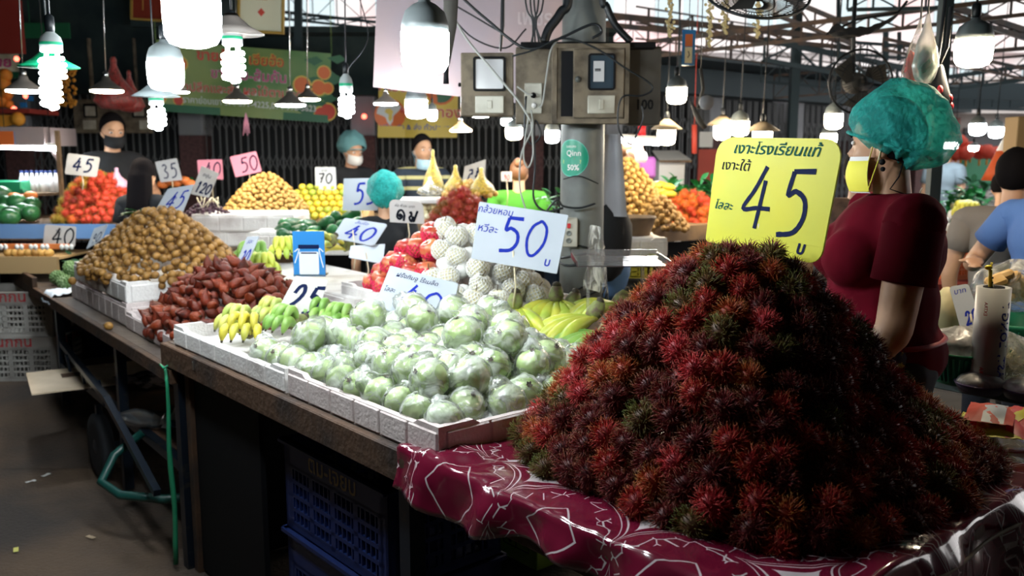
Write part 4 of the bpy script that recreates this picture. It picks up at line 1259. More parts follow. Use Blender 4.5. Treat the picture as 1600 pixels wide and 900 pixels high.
sd = o.modifiers.new('thick', 'SOLIDIFY'); sd.thickness = .0012; sd.offset = 1
tag(o, 'glossy maroon vinyl cloth with white star pattern under the near rambutan heap', 'tablecloth')
b = MB(); b.tube([T(v, -.05-.006*math.sin(v*17), TZ-.035) for v in [i*.04-.02 for i in range(32)]], .004, 6)
tag(b.build('hem_cord', 'twig'), 'thin brown cord along the side edge of the maroon cloth', 'cord')

# ================================================================== PRICE CARDS
def card(px4, Y4, label, board, draw, radii=.03, th=.004, stick=None, stick_w=.0035, cat='sign', back=False):
    "card at its four picture corners (top left, top right, bottom right, bottom left), each at its own distance"
    Y4 = Y4 if isinstance(Y4, (tuple, list)) else (Y4,)*4
    c = [W(p[0], p[1], y) for p, y in zip(px4, Y4)]
    pn = (c[2]-c[3]).cross(c[0]-c[3]); rr_ = W(px4[1][0], px4[1][1], 1.)-Vector((0, 0, CAMH)); o_ = Vector((0, 0, CAMH))
    c[1] = o_+rr_*((c[3]-o_).dot(pn)/rr_.dot(pn))   # keep the card flat
    base = (c[2]+c[3])/2; wd = ((c[1]-c[0]).length+(c[2]-c[3]).length)/2; hg = ((c[0]-c[3]).length+(c[1]-c[2]).length)/2
    nn = (c[2]-c[3]).cross(c[0]-c[3]).normalized()
    if nn.y > 0: nn = -nn
    t = thing('price_card', label, cat, base)
    b = MB()
    b.prism(rrect(wd, hg, radii if not isinstance(radii, float) else radii, wd/2, hg/2), 0, th)
    if draw: draw(b, wd, hg)
    for i, p in enumerate(b.v):
        s, q = p[0]/wd, p[2]/hg
        w = c[3]*(1-s)*(1-q)+c[2]*s*(1-q)+c[1]*s*q+c[0]*(1-s)*q - nn*p[1] - base
        b.v[i] = tuple(w)
    b.build('board', [board, 'ink_blue', 'ink_navy', 'ink_black', 'ink_green', 'ink_red'], t)
    if stick:
        q = MB(); d = Vector((0, .012, 0))
        q.tube([d+Vector((.0, 0, hg*.25)), d+Vector((.01, 0, -stick*.5)), d+Vector((.0, 0, -stick))], stick_w, 6)
        q.build('stick', 'stick', t)
    return t
BL, NV, BK, GR, RD = 1, 2, 3, 4, 5
def d_yellow(b, w, h):
    y = -.0012
    b.text('เงาะโรงเรียนแท้', h*.135, w*.50, h*.855, y, GR, shear=.25, off=.012, sx=1.1)
    b.text('เงาะใต้', h*.125, w*.19, h*.70, y, BK, shear=.15, off=.004, sx=1.05)
    b.text('โลละ', h*.11, w*.13, h*.33, y, GR, shear=.2, off=.012, sx=1.1)
    digits(b, '4', w*.28, h*.20, w*.27, h*.55, h*.034, y, NV, slant=.04)
    digits(b, '5', w*.58, h*.18, w*.28, h*.56, h*.038, y, NV)
    b.text('บ', h*.15, w*.83, h*.055, y, NV, shear=.15, off=.03)
    for z in (.70-.03, .14): b.box((w*.5, -.0006, h*z), (w*.985, .0008, h*.006), 0)
card([(1122, 214), (1319, 217), (1281, 414), (1102, 377)], (2.44, 2.14, 2.14, 2.44), 'big yellow price board reading 45 standing on the near rambutan heap', 'board_yellow', d_yellow, [.012, .035, .05, .05], .006, .16)
def d_50(b, w, h):
    y = -.001
    b.text('กล้วยหอม', h*.165, w*.20, h*.83, y, BL, shear=.15, off=.006)
    b.text('หวีละ', h*.18, w*.14, h*.50, y, BL, shear=.15, off=.006, sx=1.1)
    digits(b, '5', w*.27, h*.22, w*.28, h*.60, h*.055, y, BL); digits(b, '0', w*.57, h*.22, w*.24, h*.60, h*.045, y, BL, slant=.1)
    b.text('บ', h*.2, w*.87, h*.10, y, BL, shear=.1, off=.02)
    for z in (.3, .55): b.box((w*.5, -.0004, h*z), (w*.98, .0006, .0015), 0)
card([(749, 315), (888, 336), (870, 428), (736, 404)], (3.45, 3.3, 3.25, 3.4), 'white card reading 50 above the large banana hands', 'board_white', d_50, .006, .005, .16)
def d_40(b, w, h):
    y = -.001
    b.text('ฝรั่งกิมจู ไร้เมล็ด', h*.14, w*.43, h*.80, y, NV, shear=.25, off=.004, sx=1.15)
    b.text('โลละ', h*.15, w*.12, h*.43, y, NV, shear=.1, off=.004)
    digits(b, '4', w*.27, h*.16, w*.24, h*.55, h*.055, y, BL, slant=.15); digits(b, '0', w*.58, h*.10, w*.26, h*.52, h*.055, y, BL, slant=.1)
card([(610, 415), (716, 443), (703, 503), (583, 482)], (3.25, 3.15, 3.05, 3.15), 'white card reading 40 standing among the bagged guavas', 'board_white', d_40, .006, .005, .16)
def dnum(s, w0=.2, w1=.8, ink=NV, text=None, lw=.07, z0=.12, z1=.68, mirror=False, tz=.8, tink=None, unit=None):
    def f(b, w, h):
        n = len(s); dw = (w1-w0)*w/(n*1.12)
        digits(b, s, w*w0, h*z0, dw, h*(z1-z0), h*lw, -.001, ink, slant=.08, mirror=mirror)
        if text: b.text(text, h*.17, w*.45, h*tz, -.001, tink or ink, shear=.2, off=.006)
        if unit: b.text(unit, h*.2, w*.88, h*.06, -.001, ink)
    return f
mat('board_grey', (.50, .49, .47), .6, col2=(.42, .40, .38), nscale=6)
card([(462, 431), (513, 437), (493, 499), (431, 489)], (3.6, 3.6, 3.5, 3.5), 'white card reading 25 on a stick above the small bananas', 'board_grey', dnum('25', .1, 1.0, NV, lw=.08, z0=.08, z1=.78), .004, .004, .12)
card([(538, 340), (606, 350), (584, 384), (519, 371)], (4.7, 4.6, 4.4, 4.5), 'leaning pale card reading 40 behind the red apples', 'board_white', dnum('40', .2, .9, BL, 'ส้มโอ', lw=.06, z0=.1, z1=.72), .02, .004, .14)
card([(548, 384), (602, 381), (598, 412), (545, 402)], (4.4, 4.4, 4.3, 4.3), 'crumpled bluish paper under the leaning 40 card', 'tissue', None, .004, .003, .1, cat='paper')
card([(608, 311), (661, 316), (663, 350), (609, 347)], 4.6, 'cream card with Thai numeral price above the white netted pears', 'board_grey', dnum('๑๙', .15, .85, BK, 'ห่อ หัวละ บาท', lw=.09, z0=.02, z1=.58, tz=.7), [.002, .002, .03, .03], .004, .12)
card([(537, 279), (592, 278), (590, 329), (535, 329)], 5.4, 'grey card reading 55 half hidden by the green hair cap', 'board_white', dnum('55', .28, .98, BL, lw=.06, z0=.2, z1=.85), .004, .004, .16)
card([(315, 259), (342, 271), (326, 309), (298, 303)], 6.0, 'tilted grey card reading 120 above the dark grapes', 'board_grey', dnum('120', .12, .95, NV, 'องุ่น', lw=.05, z0=.1, z1=.5, tz=.7), .004, .004, .12)
card([(262, 295), (303, 288), (286, 331), (240, 334)], 5.15, 'white card reading 45 leaning on top of the longkong heap', 'board_white', dnum('45', .25, .9, BL, 'กก', lw=.05, z0=.15, z1=.8, tz=.5), .006, .004, .12)
card([(70, 351), (119, 354), (117, 386), (67, 384)], 6.0, 'white card reading 40 hanging under the blue-edged far counter', 'board_grey', dnum('40', .25, .98, BK, 'บาท', lw=.07, z0=.1, z1=.88, tz=.72, tink=NV), .015, .004, None)
card([(147, 357), (168, 350), (157, 376), (135, 389)], (5.5, 5.35, 5.35, 5.5), 'narrow card reading 60 seen at an angle left of the longkong heap', 'board_white', dnum('90', .2, .9, NV, lw=.06, z0=.1, z1=.6), .006, .004, .12)
card([(386, 370), (405, 369), (382, 421), (361, 430)], (4.35, 4.3, 4.2, 4.25), 'narrow white card seen at an angle behind the salak', 'board_white', dnum('30', .2, .9, BL, 'สละ', lw=.05, z0=.1, z1=.6), .004, .004, .12)
card([(106, 239), (156, 246), (151, 277), (101, 272)], 6.2, 'grey card reading 45 on the far orange rambutan heap', 'board_grey', dnum('45', .2, .85, NV, lw=.08, z0=.2, z1=.85, text=None), .015, .004, .1)
card([(242, 253), (276, 247), (285, 281), (251, 285)], 7.2, 'white card reading 35 right of the long-haired person', 'board_white', dnum('35', .15, .9, NV, lw=.05, z0=.15, z1=.8), .01, .004, .55)
card([(308, 250), (347, 249), (349, 281), (310, 276)], 7.4, 'pink card reading 40 beside the other pink card', 'board_pink', dnum('40', .25, .95, NV, lw=.06, z0=.15, z1=.85), .01, .004, .55)
card([(359, 245), (400, 236), (409, 268), (368, 277)], 7.2, 'pink tilted card reading 50 above the far longan heap', 'board_pink', dnum('50', .25, .98, NV, lw=.06, z0=.15, z1=.82), .01, .004, .2)
card([(492, 261), (524, 261), (526, 298), (493, 296)], 7.0, 'white card reading 70 behind the stacked tangerines', 'board_white', dnum('70', .12, .85, BK, 'บาท', lw=.05, z0=.3, z1=.72), .006, .004, .2)
card([(726, 260), (759, 249), (757, 290), (720, 300)], 6.3, 'card showing 45 from behind before the yellow net bags', 'board_grey', dnum('45', .2, .8, NV, lw=.06, z0=.3, z1=.78, mirror=True), .004, .004, .25)
card([(783, 268), (800, 268), (800, 284), (783, 283)], 6.6, 'tiny pink-white card beside the green-shirted person', 'board_grey', dnum('90', .2, .8, RD, lw=.07), .003, .003, .2)
card([(937, 292), (951, 288), (949, 310), (935, 313)], 5.9, 'small pale card between the steel pole and the longans', 'board_grey', None, .003, .003, .12)
card([(1483, 448), (1513, 443), (1534, 503), (1502, 517)], (3.0, 3.0, 2.9, 2.9), 'small bluish card leaning behind the upright roll of wrap film', 'board_white', dnum('20', .3, .95, BL, 'บาท', lw=.04, z0=.05, z1=.35), .012, .003, .0001)

# blue mobile payment card on a stand
t = thing('payment_card', 'upright blue and white payment card on a clear stand before the bananas', 'sign', W(484, 432, 3.95))
c0 = W(484, 432, 3.95); sx_ = 3.95/1400
mat('card_blue', (.03, .20, .50), .25); mat('card_pale', (.62, .66, .70), .3)
b = MB(); X = Rz(.0)
w, h = 50*sx_, 72*sx_
b.box((0, 0, h/2), (w, .006, h), 0)
b.prism(rrect(w*.62, h*.5, .006, 0, h*.30), -.0045, -.003, 1)
b.prism(rrect(w*.9, h*.14, .004, 0, h*.86), -.0045, -.003, 2)
b.prism(rrect(w*.66, h*.09, .003, 0, h*.66), -.0045, -.003, 3)
b.stroke([(-w*.46, h*.55), (-w*.3, h*.62), (-w*.35, h*.5), (-w*.45, h*.3)], .005, -.0036, 1); b.stroke([(w*.46, h*.55), (w*.33, h*.62), (w*.38, h*.4), (w*.45, h*.2)], .005, -.0036, 1)
b.prism(rrect(w*.5, h*.03, .001, 0, h*.52), -.0052, -.0044, 3)
b.build('board', ['card_blue', 'card_pale', 'card_blue', 'ink_navy'], t)
b = MB(); b.box((0, .03, .006), (w, .08, .006)); b.box((0, .012, .03), (w, .004, .06)); b.build('stand', 'clear_plastic', t)

# ================================================================== STEEL POLE WITH ELECTRICITY BOXES
PY = 4.0; pc_ = W(908, 430, PY)
t = tag(thing('steel_pole', 'thick round grey steel pole behind the bananas, wrapped with wires', 'pole', (pc_.x, PY, 0)), None)
b = MB(); b.lathe([(.098, 0), (.098, 1.2), (.095, 1.9), (.094, 4.05)], 28); b.build('shaft', 'steel', t)
b = MB()
for z in (1.02, 1.05, 1.09): b.tube([(.101*math.cos(q), .101*math.sin(q), z+.012*math.sin(q*2+z*40)) for q in [i*PI/10 for i in range(21)]], .005, 5)
for k in range(6): b.tube([(.10*math.cos(-1.2+k*.25), .10*math.sin(-1.2+k*.25), 1.05), (.11, -.03*k, 1.0-.03*k), (.06+.01*k, -.1, .95-.05*k), (.03*k-.03, -.105, .90-.03*k)], .004, 5)
b.build('tied_wire', 'cable_black', t)
mat('sticker_green', (.01, .28, .17), .35); mat('sticker_teal', (.10, .50, .40), .35); mat('sticker_yellow', (.75, .7, .1), .4)
b = MB()
zc = W(888, 247, PY-.09).z; Rr = .0975; hr = .077
def oncyl(p):  # flat sticker bent round the pole; centre sits at the pole's left flank
    a = p[0]/Rr-PI/2-.62; return (math.cos(a)*(Rr-p[1]), math.sin(a)*(Rr-p[1]), p[2]+zc)
q = MB()
q.sheet(lambda a, c: ((hr*math.sqrt(c))*math.cos(a*2*PI), -.0006, (hr*math.sqrt(c))*math.sin(a*2*PI)), 30, 5, 0)
q.sheet(lambda a, c: ((hr*.99+.004*c)*math.cos(a*2*PI), -.0004, (hr*.99+.004*c)*math.sin(a*2*PI)), 30, 1, 1)
q.box((.0, -.0010, -.016), (.09, .0004, .016), 3)
q.text('Qinn', .035, .012, .010, -.0014, 2, off=.01); q.text('50%', .034, .010, -.052, -.0014, 2, off=.02); q.text('จองเลย', .016, .0, .045, -.0014, 2)
q.v = [oncyl(p) for p in q.v]
q.build('round_sticker', ['sticker_green', 'sticker_teal', 'white', 'sticker_yellow'], t)

mat('box_dirty', (.19, .155, .11), .85, col2=(.055, .045, .033), nscale=12, nlo=.42, nhi=.72, detail=7, bump=.2)
mat('box_dark', (.075, .07, .06), .85, col2=(.04, .038, .034), nscale=5)
mat('switch_plate', (.50, .49, .42), .5, col2=(.36, .34, .28), nscale=10)
mat('meter_glass', (.04, .06, .08), .08, spec=.8); mat('meter_clear', (.55, .56, .58), .15)
s4 = 3.82/1400
def wallbox(label, x0, y0, x1, y1, Y, dep, m, yaw=0.):
    p = W((x0+x1)/2, y1, Y); w = (x1-x0)*s4*Y/3.82; h = (y1-y0)*s4*Y/3.82
    t = thing('electricity_box', label, 'electrical box', p, yaw)
    b = MB(); b.box((0, dep/2, h/2), (w, dep, h), 0, ch=.004); b.build('housing', m, t)
    return t, w, h
def frame_rect(b, cx, cz, w, h, r, th, y0, y1, mi=0):
    o = rrect(w, h, r, cx, cz); i = rrect(w-2*th, h-2*th, max(r-th, .002), cx, cz); n = len(o)
    vs = [(p[0], y0, p[1]) for p in o]+[(p[0], y0, p[1]) for p in i]+[(p[0], y1, p[1]) for p in o]+[(p[0], y1, p[1]) for p in i]
    fs = []
    for k in range(n):
        j = (k+1) % n
        fs += [(k, j, n+j, n+k), (2*n+k, 3*n+k, 3*n+j, 2*n+j), (k, 2*n+k, 2*n+j, j), (n+k, n+j, 3*n+j, 3*n+k)]
    b.add(vs, fs, mi)
# centre box with meter window
t, w, h = wallbox('dirty beige electricity box with meter window on the front of the steel pole', 863, 73, 981, 193, 3.75, .13, 'box_dirty')
b = MB(); frame_rect(b, 0, h/2, w, h, .006, .018, -.012, .0); b.build('door_frame', 'box_dirty', t)
b = MB(); b.box((-.30*w, -.002, h*.5), (w*.17, .004, h*.82)); b.build('dark_gap', 'black', t)
b = MB(); b.box((w*.10, -.012, h*.5), (w*.66, .018, h*.86), ch=.004); d = b.build('door', 'box_dirty', t)
cx, cz = w*.10+(933-929)*s4, h-(115-73)*s4
b = MB(); frame_rect(b, cx, cz, 41*s4, 54*s4, .014, .008, -.030, -.02); b.build('window_rim', 'black', d)
b = MB(); b.prism(rrect(35*s4, 48*s4, .008, cx, cz), -.024, -.021); b.build('window_pane', 'meter_glass', d)
b = MB(); b.box((cx-.012, -.026, cz+.002), (16*s4, .004, 30*s4)); b.box((cx-.016, -.0285, cz+.010), (9*s4, .002, 2*s4), 1); b.box((cx-.016, -.0285, cz+.004), (9*s4, .002, 1.4*s4), 1); b.build('meter', ['meter_clear', 'ink_black'], d)
cz = h-(163-73)*s4
b = MB(); b.box((cx, -.026, cz), (41*s4, .012, 27*s4), ch=.003); b.box((cx, -.034, cz), (7*s4, .008, 15*s4), ch=.002); b.build('switch', 'switch_plate', d)
b = MB(); b.lathe([(.012, 0), (.013, .006), (.0, .012)], 12, X=Tr(-.17*w, -.022, h*.55) @ Rx(PI/2)); b.build('knob', 'steel', d)
# box between
t, w, h = wallbox('dirty plywood box with a power outlet left of the meter box', 806, 78, 863, 193, 3.82, .10, 'box_dirty')
cx, cz = (833-834.5)*s4, h-(155-78)*s4
b = MB(); b.box((cx, -.006, cz), (27*s4, .012, 46*s4), ch=.003); b.build('outlet_plate', 'switch_plate', t)
for z in (.022, -.02):
    b = MB(); b.lathe([(.012, 0), (.012, .006), (.008, .016), (0, .018)], 12, X=Tr(cx+(.0 if z > 0 else .004), -.012, cz+z-.01) @ Rx(PI/2)); b.build('plug', 'black' if z > 0 else 'white', t)
t, w, h = wallbox('dark box side with stencilled number right of the meter box', 981, 77, 1031, 195, 3.85, .16, 'box_dark')
b = MB(); b.text('100', .058, .0, h*.2, -.001, 0, off=.03, sx=.9); b.build('stencil', 'black', t)
t, w, h = wallbox('small beige electricity box with bright window left of the pole', 721, 86, 802, 181, 3.82, .11, 'box_dirty')
cx, cz = (765-761.5)*s4, h-(118-86)*s4
b = MB(); frame_rect(b, cx, cz, 50*s4, 52*s4, .012, .009, -.012, .0); b.build('window_rim', 'black', t)
b = MB(); b.prism(rrect(42*s4, 44*s4, .008, cx, cz), -.005, -.002); b.build('window_pane', 'meter_clear', t)
cz = h-(164-86)*s4
b = MB(); b.box((cx, -.006, cz), (44*s4, .012, 26*s4), ch=.003); b.box((cx, -.014, cz), (8*s4, .006, 12*s4), ch=.002); b.build('switch', 'switch_plate', t)
b = MB(); b.lathe([(.008, 0), (.009, .01), (0, .014)], 10, X=Tr(-w/2, .02, h*.5) @ Ry(-PI/2)); b.build('knob', 'black', t)
b = MB(); p = W(918, 72, 3.82); b.box((0, .06, 0), (205*s4, .2, 9*s4), ch=.003); tag(b.build('mounting_board', 'black', None, p), 'black board across the top of the electricity boxes', 'board')
t = thing('socket_strip', 'cream power outlet box with red switch strapped to the pole behind the 50 card', 'socket', W(888, 386, 3.88))
b = MB(); b.box((0, 0, .065), (28*s4, .04, 47*s4), ch=.004); b.build('casing', 'switch_plate', t)
b = MB(); b.box((0, -.022, .095), (.014, .008, .02)); b.build('rocker', 'ink_red', t)
for z in (.03, .062):
    b = MB(); b.lathe([(.012, 0), (.012, .003), (.009, .001), (0, .001)], 12, X=Tr(0, -.02, z) @ Rx(PI/2)); b.build('outlet', 'steel', t)

def wire(pts, Y, r, m, label, cat='cable', name='cable', z_=None):
    P_ = [W(p[0], p[1], (p[2] if len(p) > 2 else Y)) for p in pts]
    q = []
    ext = [P_[0]*2-P_[1]]+P_+[P_[-1]*2-P_[-2]]
    for i in range(1, len(ext)-2):
        a, b_, c, d = ext[i-1:i+3]
        for k in range(6):
            t_ = k/6; q.append(.5*((2*b_)+(c-a)*t_+(2*a-5*b_+4*c-d)*t_*t_+(3*b_-a-3*c+d)*t_**3))
    q.append(P_[-1]); b = MB(); b.tube(q, r, 6)
    return tag(b.build(name, m), label, cat)
wire([(690, -20), (722, 50), (770, 110), (808, 155), (830, 190)], 3.6, .005, 'cable_grey', 'grey cable slanting across the window of the left electricity box')
wire([(715, -10), (760, 30), (820, 75), (870, 62), (925, 38), (940, 50), (925, 60)], 3.62, .006, 'cable_black', 'black cable dipping over the top of the boxes in front of the pole')
wire([(800, 88), (835, 78), (880, 60), (930, 75), (975, 105), (1015, 130), (1018, 142), (1000, 150), (975, 150), (966, 170), (968, 205), (985, 225), (995, 210), (1005, 185), (1003, 165)], 3.6, .004, 'cable_black', 'black cable looping across the meter box down over the stencilled box')
wire([(808, 135), (825, 147), (832, 148)], 3.68, .004, 'cable_grey', 'short grey cable running into the power outlet')
wire([(880, 55), (862, 75), (855, 110), (848, 160), (842, 168)], 3.66, .004, 'cable_grey', 'grey cable down the left edge of the meter box to the outlet')
wire([(830, 172), (832, 200), (815, 240), (812, 290), (822, 330)], 3.7, .004, 'cable_grey', 'grey cable hanging from the outlet down to the 50 card')
wire([(822, 150), (820, 200), (830, 225), (845, 210), (835, 190), (836, 260), (834, 310), (852, 330), (880, 325)], 3.72, .005, 'cable_black', 'black cable hanging below the outlet box towards the cream socket')
wire([(826, 180), (818, 240), (825, 262), (833, 240), (830, 190)], 3.7, .004, 'cable_grey', 'looped grey cable under the plywood box')
wire([(850, 335), (870, 312), (880, 322), (905, 325), (930, 318)], 3.86, .005, 'cable_black', 'black cord knotted round the pole above the cream socket')
wire([(880, 280), (905, 275), (935, 287)], 3.88, .003, 'cable_black', 'thin wire sagging round the pole under the green sticker')
for i, (x0, x1, x2) in enumerate([(828, 834, 836), (834, 838, 830), (842, 836, 846), (850, 838, 842), (820, 832, 832)]):
    wire([(x0, -270), (x0, -15), (x1, 32), (x2, 66)], 3.7, .004, 'cable_black', ['leftmost', 'second', 'third', 'fourth', 'outer'][i]+' of the black cables bundled at the ceiling above the plywood box')
wire([(892, -270), (890, -20), (876, 20), (858, 45), (850, 66)], 3.85, .022, 'cable_black', 'thick black corrugated duct left of the pole top', 'duct', 'corrugated_duct')
wire([(938, -270), (940, -20), (948, 10), (962, 40), (986, 66)], 3.85, .016, 'cable_black', 'thick black corrugated duct right of the pole top', 'duct', 'corrugated_duct')
wire([(700, 20), (740, 60), (790, 75), (822, 45)], 4.1, .004, 'cable_black', 'black wire crossing the lower part of the pale banner')
wire([(705, 5), (765, 40), (800, 62)], 4.0, .004, 'cable_black', 'black wire crossing the upper part of the pale banner')
wire([(560, -10), (575, 60), (545, 105), (540, 118)], 4.6, .003, 'cable_black', 'thin wire leading to the slim spiral bulb')
b = MB(); q = [W(786, -250, 4.0), W(786, -30, 4.0), W(785, 40, 4.0), W(782, 80, 4.0)]; b.tube(q, [.02, .02, .024, .012], 8, flat=.4); tag(b.build('black_strap', 'cable_black'), 'black strap hanging in front of the pale banner above the left electricity box', 'strap')
t = thing('folded_umbrella', 'folded dark umbrella hanging handle-down before the pale banner', 'umbrella', W(700, 130, 3.4))
o_ = W(700, 130, 3.4)
b = MB(); b.tube([W(708, -150, 3.4)-o_, W(706, -40, 3.4)-o_, W(703, 40, 3.4)-o_, W(698, 100, 3.4)-o_], [.012, .03, .026, .012], 10); b.tube([W(708, -150, 3.4)-o_, W(709, -330, 3.4)-o_], .004, 5); b.build('canopy', 'box_dark', t)
b = MB(); b.tube([W(698, 100, 3.4)-o_, W(697, 118, 3.4)-o_, W(697, 131, 3.4)-o_], [.008, .009, .011], 8); b.build('handle', 'black', t)

# ================================================================== HANGING BANNERS
mat('banner_pale', (.50, .40, .42), .7, col2=(.40, .36, .42), nscale=1.5, nlo=.4, nhi=.6, trl=.5)
mat('banner_faint', (.62, .55, .58), .7)
def hang(px4, Y4, name, label, mats, draw, cat='banner', bow=.03, cords=True):
    c = [W(p[0], p[1], y) for p, y in zip(px4, Y4)]
    wd = (c[1]-c[0]).length; hg = (c[0]-c[3]).length; base = (c[2]+c[3])/2
    b = MB(); b.sheet(lambda a, q: (a*wd, 0, q*hg), 30, 16, 0)
    if draw: draw(b, wd, hg)
    for i, p in enumerate(b.v):
        s, q = p[0]/wd, p[2]/hg
        w = c[3]*(1-s)*(1-q)+c[2]*s*(1-q)+c[1]*s*q+c[0]*(1-s)*q - base
        w.y += p[1]+bow*math.sin(s*9)*math.sin(q*3+1)
        b.v[i] = tuple(w)
    if cords:
        for q in (c[0], c[1]): b.tube([q-base, Vector((q.x, q.y+.01, 4.06))-base], .004, 5, len(mats)-1 if 0 else 0)
    return tag(b.build(name, mats, None, base), label, cat)
def d_pale(b, w, h):
    b.text('เพชร', h*.16, w*.78, h*.62, -.003, 1, off=.02)
hang([(590, -40), (905, -40), (905, 172), (583, 136)], (4.9, 4.9, 4.9, 4.9), 'hanging_banner', 'large pale pinkish banner seen from behind, left of the steel pole', ['banner_pale', 'banner_faint'], d_pale)
mat('bn_green', (.07, .20, .06), .5, col2=(.22, .30, .10), nscale=1.6); mat('bn_dgreen', (.01, .11, .05), .5); mat('bn_pink', (.42, .02, .16), .5)
mat('bn_orange', (.62, .14, .03), .5); mat('bn_red', (.50, .05, .03), .5); mat('bn_white', (.55, .60, .62), .5); mat('bn_yellow', (.62, .47, .08), .5); mat('bn_cream', (.6, .58, .42), .5); mat('bn_blue', (.05, .10, .35), .5)
def orange_slice(b, cx, cz, r, y=-.004, mi=3, rim=4):
    b.add([(cx, y, cz)]+[(cx+r*math.cos(i*PI/8), y, cz+r*math.sin(i*PI/8)) for i in range(16)], [(0, 1+i, 1+(i+1) % 16) for i in range(16)], rim)
    b.add([(cx, y-.001, cz)]+[(cx+r*.85*math.cos(i*PI/8), y-.001, cz+r*.85*math.sin(i*PI/8)) for i in range(16)], [(0, 1+i, 1+(i+1) % 16) for i in range(16)], mi)
def d_fruit(b, w, h):
    # slots: 0 green 1 dark green 2 pink 3 orange 4 red 5 white 6 yellow
    b.box((w*.5, -.002, h*.055), (w, .002, h*.11), 1)
    for k in range(16):
        x, z = RN.uniform(.78, 1.0), RN.uniform(.15, .95)
        b.add([(x*w, -.0025, z*h), (x*w+.12, -.0025, z*h+.04), (x*w+.18, -.0025, z*h), (x*w+.1, -.0025, z*h-.05)], [(0, 1, 2, 3)], 1)
    for (x, z, r) in ((.06, .62, .09), (.13, .70, .07), (.04, .45, .08), (.0, .2, .06), (.10, .17, .05), (.83, .52, .09), (.86, .42, .06), (.93, .50, .08), (.985, .50, .06), (.96, .72, .07), (.95, .12, .08), (.99, .16, .09)):
        orange_slice(b, x*w, z*h, r, mi=3 if z > .2 else 4, rim=6)
    b.text('ขายส้ม-', h*.20, w*.35, h*.77, -.008, 4, off=.03); b.text('เฮียฮ้อ', h*.20, w*.62, h*.76, -.008, 6, off=.035); b.text('เฮียฮ้อ', h*.20, w*.622, h*.755, -.009, 4, off=.008)
    for (s, z, x, q, mi) in (('ขายส้ม-ส้มคั้น', .53, .52, .20, 2), ('ทั้งปลีกและส่ง ผลไม้ตามฤดู', .32, .46, .17, 4)):
        b.text(s, h*q, x*w, h*z, -.006, 5, off=.03); b.text(s, h*q, x*w, h*z, -.0075, mi, off=.012)
    b.text('ราคาย่อมเยา 094-891-4225,094-998-5623', h*.125, w*.52, h*.15, -.007, 5, off=.012, sx=.93)
hang([(243, 62), (518, 84), (514, 192), (252, 174)], (8.6, 8.9, 8.9, 8.6), 'fruit_banner', 'green fruit shop banner with orange slices, red and pink Thai lettering', ['bn_green', 'bn_dgreen', 'bn_pink', 'bn_orange', 'bn_red', 'bn_white', 'bn_yellow'], d_fruit)
def d_dur(b, w, h):
    b.box((w*.5, -.002, h*.1), (w, .002, h*.2), 6)
    orange_slice(b, w*.15, h*.40, h*.27, mi=5, rim=3); orange_slice(b, w*.14, h*.38, h*.12, -.006, mi=6, rim=6); orange_slice(b, w*.78, h*.85, h*.25, mi=1, rim=3)
    b.text('ทุเรียน', h*.26, w*.24, h*.80, -.006, 5, off=.03); b.text('ทุเรียน', h*.26, w*.24, h*.80, -.008, 4, off=.012)
    b.text('หมอนทอง', h*.26, w*.66, h*.38, -.006, 5, off=.03); b.text('หมอนทอง', h*.26, w*.66, h*.38, -.008, 4, off=.012)
    b.text('ปลีก-ส่ง & ส่ง ทั่วประเทศ', h*.13, w*.5, h*.14, -.007, 2, off=.01)
hang([(592, 122), (716, 132), (714, 215), (590, 215)], (9.3, 9.3, 9.3, 9.3), 'durian_banner', 'yellow durian banner with red Thai lettering and fruit halves', ['bn_yellow', 'bn_dgreen', 'bn_blue', 'bn_orange', 'bn_red', 'bn_white', 'bn_yellow'], d_dur)
def d_left(b, w, h):
    b.box((w*.5, -.002, h*.12), (w, .002, h*.24), 1); b.text('ขาย', h*.5, w*.6, h*.42, -.006, 2, off=.03)
hang([(-40, 78), (30, 80), (28, 122), (-40, 122)], (8.6, 8.6, 8.6, 8.6), 'small_banner', 'cream banner with magenta letters cut by the left edge', ['bn_cream', 'bn_dgreen', 'bn_pink'], d_left)
b = MB(); c = W(384, 176, 7.6)
for k in range(4): b.tube([(0, 0, 0), (.01*k-.015, 0, -.08), (.018*k-.03, 0, -.19+.02*(k % 2))], [.006, .014, .008], 6, flat=.3)
mat('ribbon_pink', (.75, .35, .50), .6); tag(b.build('pink_ribbon', 'ribbon_pink', None, c), 'pink ribbon hanging below the green fruit banner', 'ribbon')
def picture(px4, Y, label, m1, draw):
    c = [W(p[0], p[1], Y) for p in px4]; wd = (c[1]-c[0]).length; hg = (c[0]-c[3]).length
    t = thing('framed_picture', label, 'picture', c[3]); a = math.atan2(-(c[1].z-c[0].z), (c[1].x-c[0].x))
    t.rotation_euler[1] = a
    b = MB(); frame_rect(b, wd/2, hg/2, wd, hg, .004, wd*.05, -.02, .01); b.build('frame', 'gold', t)
    b = MB(); b.box((wd/2, .0, hg/2), (wd*.92, .006, hg*.92)); draw(b, wd, hg); b.build('picture_sheet', m1, t)
mat('gold', (.42, .27, .06), .4, .5); mat('pic_red', (.16, .025, .015), .25); mat('gold_paint', (.32, .17, .03), .5)
picture([(204, -50), (266, -46), (266, 36), (205, 31)], 7.4, 'dark red picture in a gold frame left of the largest bulb', ['pic_red', 'gold_paint'], lambda b, w, h: b.box((w*.3, -.004, h*.5), (w*.03, .002, h*.6), 1))
def d_idol(b, w, h):
    for (x, z, a, c) in ((.5, .62, .26, .05), (.5, .70, .16, .12), (.5, .84, .1, .14), (.5, .96, .05, .1)): b.prism(rrect(w*a, h*c, .004, w*x, h*(z-.12)), -.006, -.003, 1)
    b.prism([(w*.42, h*.30), (w*.5, h*.24), (w*.58, h*.30), (w*.5, h*.36)], -.006, -.003, 2)
